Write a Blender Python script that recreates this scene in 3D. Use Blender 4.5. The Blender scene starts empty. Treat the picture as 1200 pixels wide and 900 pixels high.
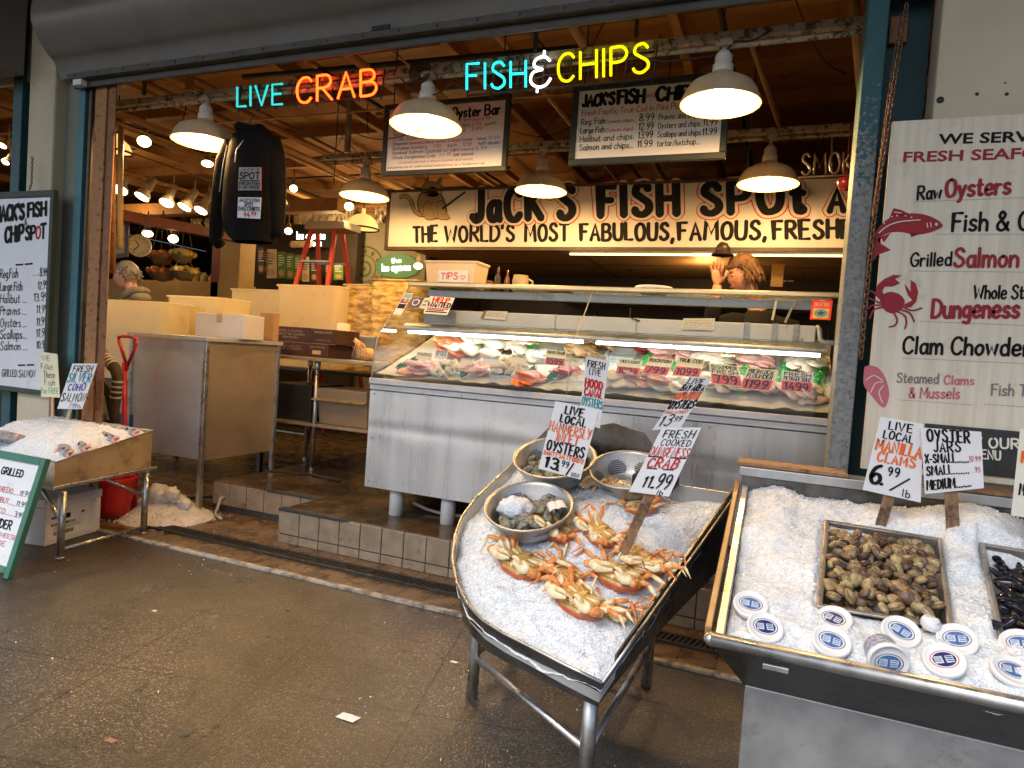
import bpy, bmesh, math, random
from mathutils import Vector as V, Matrix, noise
random.seed(7)
sc = bpy.context.scene
COL = sc.collection
rad = math.radians

# ------------------------------------------------------------------ camera
CAM_H, FPX = 1.2, 777.6
def cam_axes(yaw, pitch, roll):
    cy, sy = math.cos(yaw), math.sin(yaw)
    fwd = V((sy*math.cos(pitch), cy*math.cos(pitch), math.sin(pitch)))
    right = V((cy, -sy, 0)); up = right.cross(fwd)
    return right*math.cos(roll)+up*math.sin(roll), up*math.cos(roll)-right*math.sin(roll), fwd
RT, UP, FW = cam_axes(rad(-21.9), rad(-2.31), rad(3.98))
cam_data = bpy.data.cameras.new('camera'); cam = bpy.data.objects.new('camera', cam_data); COL.objects.link(cam)
cam.matrix_world = Matrix(((RT.x, UP.x, -FW.x, 0), (RT.y, UP.y, -FW.y, 0), (RT.z, UP.z, -FW.z, CAM_H), (0, 0, 0, 1)))
cam_data.sensor_width = 36; cam_data.lens = FPX/1200*36; cam_data.clip_end = 500; cam_data.clip_start = .02
sc.camera = cam

# ------------------------------------------------------------------ world, sun, exposure
SUN_EL, SUN_AZ = rad(48), rad(200)          # azimuth: where the sun stands, measured from +Y clockwise
w = bpy.data.worlds.new('World'); sc.world = w; w.use_nodes = True
wn = w.node_tree.nodes; wn.clear()
sky = wn.new('ShaderNodeTexSky'); sky.sky_type = 'NISHITA'; sky.sun_disc = False
sky.sun_elevation = SUN_EL; sky.sun_rotation = SUN_AZ; sky.air_density = .7; sky.dust_density = 2.0; sky.ozone_density = .7
bgn = wn.new('ShaderNodeBackground'); bgn.inputs['Strength'].default_value = .12
wo = wn.new('ShaderNodeOutputWorld')
w.node_tree.links.new(sky.outputs[0], bgn.inputs[0]); w.node_tree.links.new(bgn.outputs[0], wo.inputs[0])
sd = bpy.data.lights.new('sun', 'SUN'); sd.energy = 1.0; sd.angle = rad(25); sd.color = (1, .97, .93)
sun = bpy.data.objects.new('sun', sd); COL.objects.link(sun)
sdir = V((math.sin(SUN_AZ)*math.cos(SUN_EL), math.cos(SUN_AZ)*math.cos(SUN_EL), math.sin(SUN_EL)))
sun.rotation_euler = sdir.to_track_quat('Z', 'Y').to_euler()
sun.location = (0, -5, 20)
sc.view_settings.view_transform = 'Standard'; sc.view_settings.look = 'None'
sc.view_settings.exposure = 0.98; sc.view_settings.gamma = 1
sc.view_settings.use_curve_mapping = False
sc.cycles.use_denoising = True
sc.cycles.max_bounces = 7; sc.cycles.diffuse_bounces = 4; sc.cycles.glossy_bounces = 4
sc.cycles.transparent_max_bounces = 12; sc.cycles.caustics_reflective = False; sc.cycles.caustics_refractive = False
sc.cycles.sample_clamp_indirect = 6

# ------------------------------------------------------------------ where a pixel of the 1200x900 photograph meets a plane of the place
O0 = V((0, 0, CAM_H))
def ray(px, py): return RT*((px-600)/FPX) - UP*((py-450)/FPX) + FW
def PX(px, py, x): d = ray(px, py); return O0 + d*(x/d.x)
def PY(px, py, y): d = ray(px, py); return O0 + d*(y/d.y)
def PZ(px, py, z): d = ray(px, py); return O0 + d*((z-CAM_H)/d.z)
def PK(px, py, y0, z0, k):                     # sloped plane z = z0 + k (y - y0)
    d = ray(px, py); return O0 + d*((z0-k*y0-CAM_H)/(d.z-k*d.y))

# ------------------------------------------------------------------ materials
def _inp(b, n, v):
    if n in b.inputs: b.inputs[n].default_value = v
def M(name, c1, c2=None, rough=.5, rvar=0., metal=0., ns=6., det=5., bump=0., bs=None, stretch=(1, 1, 1), ramp=(.35, .65),
      emit=None, es=0., trans=0., spec=.5, coat=0., sss=0., alpha=1., ior=1.45, c3=None, s3=30., r3=(.55, .65), objrand=0.):
    m = bpy.data.materials.new(name); m.use_nodes = True
    nt = m.node_tree; N, L = nt.nodes, nt.links; b = N['Principled BSDF']
    c4 = lambda c: (*c, 1) if len(c) == 3 else c
    _inp(b, 'Base Color', c4(c1)); _inp(b, 'Roughness', rough); _inp(b, 'Metallic', metal)
    _inp(b, 'Specular IOR Level', spec); _inp(b, 'Coat Weight', coat); _inp(b, 'Transmission Weight', trans); _inp(b, 'Alpha', alpha); _inp(b, 'IOR', ior)
    if sss: _inp(b, 'Subsurface Weight', sss); _inp(b, 'Subsurface Radius', (.02, .02, .02)); _inp(b, 'Subsurface Scale', 1.)
    if emit: _inp(b, 'Emission Color', c4(emit)); _inp(b, 'Emission Strength', es)
    if c2 or rvar or bump or c3:
        tc = N.new('ShaderNodeTexCoord'); mp = N.new('ShaderNodeMapping'); mp.inputs['Scale'].default_value = stretch
        L.new(tc.outputs['Object'], mp.inputs[0])
        nz = N.new('ShaderNodeTexNoise'); nz.inputs['Scale'].default_value = ns; nz.inputs['Detail'].default_value = det; nz.inputs['Roughness'].default_value = .62
        L.new(mp.outputs[0], nz.inputs[0])
        col = None
        if c2:
            cr = N.new('ShaderNodeValToRGB'); cr.color_ramp.elements[0].position = ramp[0]; cr.color_ramp.elements[1].position = ramp[1]
            cr.color_ramp.elements[0].color = c4(c1); cr.color_ramp.elements[1].color = c4(c2)
            L.new(nz.outputs[0], cr.inputs[0]); col = cr.outputs[0]
        if c3:
            n3 = N.new('ShaderNodeTexNoise'); n3.inputs['Scale'].default_value = s3; n3.inputs['Detail'].default_value = 6; n3.inputs['Roughness'].default_value = .7
            L.new(tc.outputs['Object'], n3.inputs[0])
            r_ = N.new('ShaderNodeMapRange'); r_.inputs[1].default_value = r3[0]; r_.inputs[2].default_value = r3[1]
            L.new(n3.outputs[0], r_.inputs[0])
            mx = N.new('ShaderNodeMix'); mx.data_type = 'RGBA'; L.new(r_.outputs[0], mx.inputs[0])
            if col: L.new(col, mx.inputs[6])
            else: mx.inputs[6].default_value = c4(c1)
            mx.inputs[7].default_value = c4(c3); col = mx.outputs[2]
        if objrand:
            oi = N.new('ShaderNodeObjectInfo'); hs = N.new('ShaderNodeHueSaturation'); mr = N.new('ShaderNodeMapRange')
            mr.inputs[3].default_value = 1-objrand; mr.inputs[4].default_value = 1+objrand
            L.new(oi.outputs['Random'], mr.inputs[0]); L.new(mr.outputs[0], hs.inputs['Value'])
            m2 = N.new('ShaderNodeMapRange'); m2.inputs[3].default_value = .5-.05*objrand; m2.inputs[4].default_value = .5+.05*objrand
            L.new(oi.outputs['Random'], m2.inputs[0]); L.new(m2.outputs[0], hs.inputs['Hue'])
            if col: L.new(col, hs.inputs['Color'])
            else: hs.inputs['Color'].default_value = c4(c1)
            col = hs.outputs[0]
        if col: L.new(col, b.inputs['Base Color'])
        if rvar:
            r2 = N.new('ShaderNodeMapRange'); r2.inputs[1].default_value = .3; r2.inputs[2].default_value = .7
            r2.inputs[3].default_value = max(0.02, rough-rvar); r2.inputs[4].default_value = min(1, rough+rvar)
            L.new(nz.outputs[0], r2.inputs[0]); L.new(r2.outputs[0], b.inputs['Roughness'])
        if bump:
            bn = N.new('ShaderNodeTexNoise'); bn.inputs['Scale'].default_value = bs or ns*3; bn.inputs['Detail'].default_value = 4
            L.new(mp.outputs[0], bn.inputs[0])
            bp = N.new('ShaderNodeBump'); bp.inputs['Strength'].default_value = bump; bp.inputs['Distance'].default_value = .01
            L.new(bn.outputs[0], bp.inputs['Height']); L.new(bp.outputs[0], b.inputs['Normal'])
    return m

def glass_mat(name, tint=(.93, .97, .96), refl=.12, rough=.02, add=0.):
    m = bpy.data.materials.new(name); m.use_nodes = True; nt = m.node_tree; N, L = nt.nodes, nt.links; N.clear()
    t = N.new('ShaderNodeBsdfTransparent'); t.inputs[0].default_value = (*tint, 1)
    g = N.new('ShaderNodeBsdfGlossy'); g.inputs['Roughness'].default_value = rough
    lw = N.new('ShaderNodeLayerWeight'); lw.inputs[0].default_value = .25
    mr = N.new('ShaderNodeMapRange'); mr.inputs[3].default_value = refl*.35; mr.inputs[4].default_value = min(1, refl*4)
    mx = N.new('ShaderNodeMixShader'); o = N.new('ShaderNodeOutputMaterial')
    L.new(lw.outputs['Fresnel'], mr.inputs[0]); L.new(mr.outputs[0], mx.inputs[0])
    L.new(t.outputs[0], mx.inputs[1]); L.new(g.outputs[0], mx.inputs[2]); L.new(mx.outputs[0], o.inputs[0])
    return m

STEEL = M('brushed steel', (.40, .41, .41), (.54, .55, .55), rough=.42, rvar=.12, metal=.85, ns=9, stretch=(1, 1, .25), bump=.12, bs=14, c3=(.3, .3, .29), s3=5, r3=(.56, .72))
CASE_STEEL = M('streaked case steel', (.50, .51, .51), (.60, .61, .61), rough=.32, rvar=.1, metal=.7, ns=6, stretch=(2.2, 2.2, .14), c3=(.42, .42, .41), s3=4, r3=(.56, .75))
DARK_STEEL = M('dark wet steel', (.085, .085, .082), (.17, .17, .165), rough=.32, rvar=.12, metal=.8, ns=10, bump=.08, bs=25, c3=(.3, .3, .29), s3=60, r3=(.68, .72))
GREY_STEEL = M('dull grey steel', (.30, .305, .30), (.40, .40, .39), rough=.45, rvar=.12, metal=.6, ns=9, bump=.08, bs=18, c3=(.22, .22, .21), s3=7, r3=(.55, .7))
TUBE_STEEL = M('tube steel', (.42, .42, .40), (.58, .57, .55), rough=.33, rvar=.14, metal=.9, ns=14, bump=.05, c3=(.24, .21, .18), s3=24, r3=(.62, .7))
ALU = M('cast aluminium', (.46, .46, .43), (.58, .57, .54), rough=.42, rvar=.1, metal=.8, ns=16, bump=.06, c3=(.34, .33, .3), s3=12, r3=(.6, .75))
GALV = M('galvanised steel column', (.21, .25, .26), (.31, .35, .36), rough=.6, rvar=.1, metal=.25, ns=26, det=8, bump=.1, bs=60)
BLACK = M('black rubber', (.018, .018, .018), rough=.6)
BLACKPAINT = M('black marker ink', (.012, .011, .011), rough=.75, spec=.2)
REDINK = M('red marker ink', (.55, .03, .03), rough=.75, spec=.2)
ORANGEINK = M('orange red marker ink', (.75, .10, .02), (.85, .22, .05), rough=.75, spec=.2, ns=30)
TEALINK = M('teal marker ink', (.03, .30, .36), rough=.75, spec=.2)
BLUEINK = M('blue marker ink', (.03, .06, .30), rough=.75, spec=.2)
GREENINK = M('green marker ink', (.08, .35, .10), rough=.75, spec=.2)
GREYINK = M('faded grey ink', (.22, .21, .20), rough=.75, spec=.2)
PINKINK = M('pink ink', (.55, .16, .20), rough=.75, spec=.2)
MAROON = M('maroon print', (.28, .018, .025), (.34, .03, .035), rough=.6, ns=30, spec=.3)
CARD = M('white card', (.74, .75, .75), (.80, .80, .80), rough=.45, ns=8, c3=(.50, .50, .48), s3=16, r3=(.58, .80))
CREAMCARD = M('cream card', (.76, .72, .60), (.80, .77, .66), rough=.6, ns=8)
TEALEDGE = M('teal card edge', (.10, .42, .45), rough=.5)
YELLOWCARD = M('pale yellow card', (.80, .76, .50), (.84, .80, .58), rough=.5, ns=9)
REDCARD = M('red price field', (.70, .06, .05), rough=.5)
STAKE = M('weathered wood stake', (.22, .12, .06), (.36, .22, .12), rough=.7, ns=7, stretch=(6, 6, .8), bump=.2, c3=(.10, .06, .04), s3=20)
PALEWOOD = M('pale wood', (.50, .34, .19), (.60, .43, .26), rough=.65, ns=8, stretch=(6, 6, .8))
WHITEPL = M('white plastic', (.78, .78, .77), (.82, .82, .81), rough=.35, ns=8)
LAMPWHITE = M('cream enamel', (.40, .30, .14), rough=.45)
LAMPGREY = M('grey enamel shade', (.30, .27, .22), (.38, .34, .28), rough=.5, ns=9)
PORCELAIN = M('porcelain socket', (.72, .68, .60), (.6, .55, .47), rough=.4, ns=20)

# ------------------------------------------------------------------ mesh building
WORLD = {}                                      # object name -> world origin
class MB:
    def __init__(s): s.v, s.f, s.m, s.sm = [], [], [], []
    def add(s, vs, fs, mi=0, smooth=False):
        b = len(s.v); s.v += [V(x) for x in vs]
        for f in fs: s.f.append([b+i for i in f]); s.m.append(mi); s.sm.append(smooth)
    def box(s, lo, hi, mi=0):
        x0, y0, z0 = lo; x1, y1, z1 = hi
        s.add([(x0, y0, z0), (x1, y0, z0), (x1, y1, z0), (x0, y1, z0), (x0, y0, z1), (x1, y0, z1), (x1, y1, z1), (x0, y1, z1)],
              [(0, 3, 2, 1), (4, 5, 6, 7), (0, 1, 5, 4), (1, 2, 6, 5), (2, 3, 7, 6), (3, 0, 4, 7)], mi)
    def hexa(s, p, mi=0):                        # p: 4 bottom (ccw) + 4 top
        s.add(p, [(0, 3, 2, 1), (4, 5, 6, 7), (0, 1, 5, 4), (1, 2, 6, 5), (2, 3, 7, 6), (3, 0, 4, 7)], mi)
    def beam(s, a, b, wd, ht, mi=0, up=V((0, 0, 1))):    # rectangular bar from a to b
        a, b = V(a), V(b); d = (b-a).normalized(); r = d.cross(up)
        if r.length < 1e-4: r = d.cross(V((0, 1, 0)))
        r.normalize(); u = r.cross(d); r *= wd/2; u *= ht/2
        s.hexa([a-r-u, a+r-u, b+r-u, b-r-u, a-r+u, a+r+u, b+r+u, b-r+u], mi)
    def prism(s, poly, vec, mi=0, side=None):
        n = len(poly); poly = [V(p) for p in poly]; vec = V(vec)
        s.add(poly+[p+vec for p in poly], [tuple(range(n))[::-1], tuple(range(n, 2*n))], mi)
        b = len(s.v)-2*n
        for i in range(n):
            j = (i+1) % n; s.f.append([b+i, b+j, b+n+j, b+n+i]); s.m.append(mi if side is None else side); s.sm.append(False)
    def quad(s, a, b, c, d, mi=0): s.add([a, b, c, d], [(0, 1, 2, 3)], mi)
    def tube(s, pts, r, n=8, mi=0, caps=True, smooth=True, flat=None):
        pts = [V(p) for p in pts]; k = len(pts); rs = r if isinstance(r, (list, tuple)) else [r]*k
        prev = None; rings = []
        for i, p in enumerate(pts):
            d = (pts[min(i+1, k-1)]-pts[max(i-1, 0)])
            d = d.normalized() if d.length > 1e-9 else V((0, 0, 1))
            if prev is None: a = d.orthogonal().normalized()
            else:
                a = prev-d*prev.dot(d); a = a.normalized() if a.length > 1e-6 else d.orthogonal().normalized()
            prev = a; c = d.cross(a)
            fl = 1. if flat is None else flat
            rings.append([p+a*(rs[i]*math.cos(2*math.pi*j/n))+c*(rs[i]*fl*math.sin(2*math.pi*j/n)) for j in range(n)])
        vs = [q for r_ in rings for q in r_]; fs = []
        for i in range(k-1):
            for j in range(n): fs.append((i*n+j, i*n+(j+1) % n, (i+1)*n+(j+1) % n, (i+1)*n+j))
        if caps: fs += [tuple(range(n))[::-1], tuple(range((k-1)*n, k*n))]
        s.add(vs, fs, mi, smooth)
    def lathe(s, prof, c, n=24, mi=0, ax=V((0, 0, 1)), smooth=True, sx=1., capb=False, capt=False):
        c = V(c); ax = V(ax).normalized(); a = ax.orthogonal().normalized()
        if abs(ax.z) > .99: a = V((1, 0, 0))
        b = ax.cross(a); k = len(prof); vs = []
        for (r, z) in prof:
            for j in range(n): t = 2*math.pi*j/n; vs.append(c+ax*z+a*(r*sx*math.cos(t))+b*(r*math.sin(t)))
        fs = [(i*n+j, i*n+(j+1) % n, (i+1)*n+(j+1) % n, (i+1)*n+j) for i in range(k-1) for j in range(n)]
        if capb: fs.append(tuple(range(n))[::-1])
        if capt: fs.append(tuple(range((k-1)*n, k*n)))
        s.add(vs, fs, mi, smooth)
    def grid(s, fn, nu, nv, mi=0, smooth=True, close=False):
        vs = [fn(i/nu, j/nv) for j in range(nv+1) for i in range(nu+1)]
        fs = [(j*(nu+1)+i, j*(nu+1)+i+1, (j+1)*(nu+1)+i+1, (j+1)*(nu+1)+i) for j in range(nv) for i in range(nu)]
        s.add(vs, fs, mi, smooth)
    def ball(s, c, r, nu=12, nv=8, mi=0, fn=None, mat=None):
        c = V(c); r = V(r) if hasattr(r, '__len__') else V((r, r, r)); vs = []
        for j in range(nv+1):
            ph = math.pi*j/nv
            for i in range(nu):
                t = 2*math.pi*i/nu; d = V((math.sin(ph)*math.cos(t), math.sin(ph)*math.sin(t), -math.cos(ph)))
                k = fn(d) if fn else 1.
                p = V((d.x*r.x, d.y*r.y, d.z*r.z))*k
                vs.append(c+(mat @ p if mat else p))
        fs = [(j*nu+i, j*nu+(i+1) % nu, (j+1)*nu+(i+1) % nu, (j+1)*nu+i) for j in range(nv) for i in range(nu)]
        s.add(vs, fs, mi, True)
    def merge(s, o, T=None, mo=0):
        s.add([T @ p if T else p for p in o.v], o.f, 0); k = len(o.f)
        s.m[-k:] = [x+mo for x in o.m]; s.sm[-k:] = list(o.sm)
    def build(s, name, mats, parent=None, bevel=0., org=None, weld=False):
        me = bpy.data.meshes.new(name); mats = mats if isinstance(mats, (list, tuple)) else [mats]
        if parent is not None: org = WORLD[parent.name]
        elif org is None:
            xs = [p.x for p in s.v]; ys = [p.y for p in s.v]; zs = [p.z for p in s.v]
            org = V(((min(xs)+max(xs))/2, (min(ys)+max(ys))/2, min(zs)))
        me.from_pydata([p-org for p in s.v], [], s.f); me.update()
        for m in mats: me.materials.append(m)
        me.polygons.foreach_set('material_index', s.m); me.polygons.foreach_set('use_smooth', s.sm)
        if weld:
            bm = bmesh.new(); bm.from_mesh(me); bmesh.ops.remove_doubles(bm, verts=bm.verts, dist=1e-5)
            bmesh.ops.recalc_face_normals(bm, faces=bm.faces); bm.to_mesh(me); bm.free()
        o = bpy.data.objects.new(name, me); COL.objects.link(o); WORLD[o.name] = V(org)
        if parent is not None: o.parent = parent
        else: o.location = org
        if bevel:
            b = o.modifiers.new('bevel', 'BEVEL'); b.width = bevel; b.segments = 2; b.limit_method = 'ANGLE'; b.angle_limit = rad(40)
        return o

def tag(o, label=None, cat=None, group=None, kind=None):
    if label: o['label'] = label
    if cat: o['category'] = cat
    if group: o['group'] = group
    if kind: o['kind'] = kind
    return o
def thing(name, label, cat, loc, group=None):
    o = bpy.data.objects.new(name, None); COL.objects.link(o); o.location = V(loc); o.empty_display_size = .1
    WORLD[o.name] = V(loc); return tag(o, label, cat, group)
def copy_tree(o, loc=None, label=None, rotz=None, parent=None):
    c = o.copy(); COL.objects.link(c); WORLD[c.name] = V(loc) if loc is not None else WORLD[o.name]
    if parent is not None: c.parent = parent
    if loc is not None: c.location = V(loc)
    if rotz is not None: c.rotation_euler = (0, 0, rotz)
    if label: c['label'] = label
    for ch in list(o.children): copy_tree(ch, parent=c)
    return c
def lerp(a, b, t): return a+(b-a)*t
def blerp(q, u, v):                              # q = TL, TR, BR, BL ; v from the bottom
    return lerp(lerp(q[3], q[2], u), lerp(q[0], q[1], u), v)

# ------------------------------------------------------------------ a hand-lettered alphabet: one stroke per pen line, ~ marks a curve
G = {
'A': (.6, '0,0 .3,1 .6,0;.12,.36 .48,.36'), 'B': (.55, '0,0 0,1;~0,1 .36,.98 .48,.78 .36,.56 0,.53;~0,.53 .42,.5 .55,.27 .4,.03 0,0'),
'C': (.55, '~.55,.82 .42,.98 .2,.96 .03,.7 .02,.32 .15,.05 .38,0 .55,.17'), 'D': (.57, '0,0 0,1;~0,1 .3,.96 .54,.72 .55,.32 .32,.04 0,0'),
'E': (.48, '.48,1 0,1 0,0 .48,0;0,.52 .4,.52'), 'F': (.46, '.48,1 0,1 0,0;0,.54 .38,.54'),
'G': (.57, '~.55,.82 .4,1 .18,.94 .02,.65 .03,.3 .2,.02 .42,.03 .56,.2;.56,.2 .56,.45 .34,.45'), 'H': (.55, '0,0 0,1;.55,0 .55,1;0,.52 .55,.52'),
'I': (.04, '.02,0 .02,1'), 'J': (.42, '~.42,1 .42,.45 .38,.12 .2,0 .02,.16'), 'K': (.54, '0,0 0,1;.52,1 0,.45;.14,.57 .55,0'),
'L': (.42, '0,1 0,0 .44,0'), 'M': (.72, '0,0 .06,1 .36,.3 .66,1 .72,0'), 'N': (.55, '0,0 0,1 .55,0 .55,1'),
'O': (.6, '~.3,1 .08,.84 .01,.45 .14,.06 .32,0 .53,.15 .6,.55 .5,.9 .3,1'), 'P': (.5, '0,0 0,1;~0,1 .38,.98 .52,.75 .38,.5 0,.46'),
'Q': (.6, '~.3,1 .08,.84 .01,.45 .14,.06 .32,0 .53,.15 .6,.55 .5,.9 .3,1;.36,.25 .62,-.08'),
'R': (.54, '0,0 0,1;~0,1 .38,.98 .5,.76 .38,.54 0,.5;.18,.5 .55,0'), 'S': (.5, '~.48,.84 .34,1 .12,.94 .06,.72 .25,.55 .46,.38 .48,.16 .28,0 .08,.05 .01,.18'),
'T': (.6, '0,1 .6,1;.3,1 .3,0'), 'U': (.55, '~0,1 0,.4 .07,.08 .28,0 .48,.08 .55,.4 .55,1'), 'V': (.6, '0,1 .3,0 .6,1'),
'W': (.85, '0,1 .2,0 .43,.8 .64,0 .85,1'), 'X': (.56, '0,1 .56,0;.56,1 0,0'), 'Y': (.58, '0,1 .29,.48;.58,1 .24,0'), 'Z': (.52, '0,1 .52,1 0,0 .52,0'),
'0': (.5, '~.25,1 .06,.8 .01,.45 .12,.06 .28,0 .45,.15 .5,.55 .42,.9 .25,1'), '1': (.2, '0,.8 .16,1 .16,0'),
'2': (.5, '~.02,.78 .14,.98 .36,.98 .46,.76 .32,.45 0,0;0,0 .5,0'), '3': (.48, '~.02,.9 .22,1 .44,.86 .4,.62 .18,.54;~.18,.54 .44,.46 .48,.2 .26,0 0,.1'),
'4': (.52, '.3,1 0,.32 .52,.32;.38,.6 .38,0'), '5': (.48, '.46,1 .08,1 .05,.58;~.05,.58 .3,.64 .48,.36 .36,.05 .14,0 0,.1'),
'6': (.5, '~.42,.98 .16,.8 .02,.36 .12,.04 .32,0 .48,.2 .42,.46 .22,.5 .05,.3'), '7': (.48, '0,1 .48,1 .16,0'),
'8': (.5, '~.25,.54 .05,.72 .1,.96 .3,1 .45,.85 .38,.62 .1,.4 .01,.18 .16,0 .38,.02 .5,.22 .38,.45 .25,.54'),
'9': (.48, '~.45,.7 .3,.48 .1,.52 .02,.76 .14,.98 .34,.98 .46,.75 .42,.35 .2,0'),
'.': (.06, '.01,0 .05,.03'), ',': (.1, '.08,.08 0,-.16'), "'": (.06, '.04,1 .02,.78'), '!': (.06, '.03,1 .03,.3;.03,.02 .03,0'), '-': (.3, '0,.42 .3,.42'),
'/': (.4, '0,-.05 .4,1'), '$': (.48, '~.46,.8 .3,.92 .08,.84 .08,.6 .4,.42 .46,.2 .26,.06 .02,.16;.25,1.05 .25,-.08'), ':': (.06, '.03,.5 .03,.45;.03,.05 .03,0'),
'&': (.6, '~.6,.0 .3,.45 .12,.78 .24,1 .4,.84 .28,.6 .04,.34 .06,.08 .26,0 .46,.14 .56,.42'), '(': (.2, '~.2,1.05 .02,.7 .02,.3 .2,-.08'), ')': (.2, '~0,1.05 .18,.7 .18,.3 0,-.08'),
'E&': (.55, '~.52,.80 .36,.96 .14,.90 .10,.70 .32,.56;~.32,.56 .06,.50 .0,.22 .18,.03 .40,.06 .54,.26;.37,1.14 .35,.97;.18,.03 .17,-.14'),
'a': (.42, '~.4,.5 .22,.6 .04,.42 .06,.1 .2,0 .36,.14 .41,.4;.41,.6 .41,.1 .46,0'), 'b': (.42, '0,1 0,0;~0,.4 .16,.6 .38,.5 .42,.2 .26,0 0,.1'),
'c': (.38, '~.38,.5 .22,.6 .04,.44 .02,.15 .18,0 .38,.1'), 'd': (.43, '.42,1 .42,0;~.42,.4 .26,.6 .06,.5 .02,.2 .16,0 .42,.12'),
'e': (.42, '~.03,.3 .38,.34 .36,.55 .2,.62 .04,.46 .03,.14 .2,0 .4,.1'), 'f': (.3, '~.34,.94 .22,1 .13,.85 .12,.5 .12,0;0,.56 .28,.56'),
'g': (.42, '~.4,.5 .22,.6 .04,.42 .06,.12 .22,.04 .4,.2;~.41,.6 .41,-.1 .3,-.3 .06,-.26'), 'h': (.4, '0,1 0,0;~0,.36 .18,.6 .36,.5 .4,.3 .4,0'),
'i': (.06, '.03,.58 .03,0;.03,.82 .035,.78'), 'j': (.2, '~.18,.58 .18,-.1 .1,-.3 0,-.26;.18,.82 .185,.78'), 'k': (.38, '0,1 0,0;.34,.6 0,.22;.12,.32 .38,0'),
'l': (.06, '.03,1 .03,0'), 'm': (.66, '0,.6 0,0;~0,.36 .14,.6 .28,.54 .32,.3 .32,0;~.32,.36 .46,.6 .6,.54 .65,.3 .65,0'), 'n': (.4, '0,.6 0,0;~0,.36 .18,.6 .36,.5 .4,.3 .4,0'),
'o': (.42, '~.21,.6 .04,.45 .02,.18 .18,0 .36,.1 .42,.36 .34,.56 .21,.6'), 'p': (.42, '0,.6 0,-.32;~0,.4 .16,.6 .38,.5 .42,.2 .26,0 0,.1'),
'q': (.42, '.42,.6 .42,-.32;~.42,.4 .26,.6 .06,.5 .02,.2 .16,0 .42,.12'), 'r': (.3, '0,.6 0,0;~0,.34 .14,.56 .3,.56'),
's': (.36, '~.34,.52 .2,.6 .05,.5 .1,.34 .3,.24 .34,.1 .18,0 .01,.08'), 't': (.3, '~.12,.9 .12,.15 .2,0 .3,.06;0,.6 .28,.6'), 'u': (.4, '~0,.6 0,.2 .14,0 .32,.08 .4,.3;.4,.6 .4,0'),
'v': (.4, '0,.6 .2,0 .4,.6'), 'w': (.58, '0,.6 .14,0 .29,.48 .44,0 .58,.6'), 'x': (.38, '0,.6 .38,0;.38,.6 0,0'), 'y': (.4, '0,.6 .2,.02;~.4,.6 .2,.0 .1,-.26 0,-.3'),
'z': (.36, '0,.6 .36,.6 0,0 .36,0'), '|': (.04, '.02,1.1 .02,-.1'), '*': (.2, '.1,.5 .1,.3'), '?': (.4, '~0,.8 .2,1 .4,.8 .2,.5 .2,.3;.2,.03 .2,0'), '_': (.5, '0,0 .5,0'),
}
def _curve(p, sub=5):
    out = []
    for i in range(len(p)-1):
        a, b, c, d = p[max(i-1, 0)], p[i], p[i+1], p[min(i+2, len(p)-1)]
        for k in range(sub):
            t = k/sub
            out.append(tuple(.5*((2*b[j])+(-a[j]+c[j])*t+(2*a[j]-5*b[j]+4*c[j]-d[j])*t*t+(-a[j]+3*b[j]-3*c[j]+d[j])*t**3) for j in (0, 1)))
    out.append(p[-1]); return out
def strokes(s, sp=.2, jit=0., rnd=random, sub=5):
    x = 0.; out = []
    i = 0
    while i < len(s):
        ch = s[i]; i += 1
        if ch == ' ': x += .34; continue
        if ch == '@': ch = 'E&'
        wd, code = G.get(ch, G['*'])
        dy = rnd.uniform(-jit, jit)*.5; rot = rnd.uniform(-jit, jit)*.8; k = 1+rnd.uniform(-jit, jit)
        for st in code.split(';'):
            cv = st[0] == '~'; st = st.lstrip('~')
            p = [tuple(map(float, q.split(','))) for q in st.split()]
            p = [(a*k+b*rot, b*k+dy) for a, b in p]
            if cv: p = _curve(p, sub)
            out.append([(x+a, b) for a, b in p])
        x += wd*k+sp
    return out, max(x-sp, .05)
_lay = [0]
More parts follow.
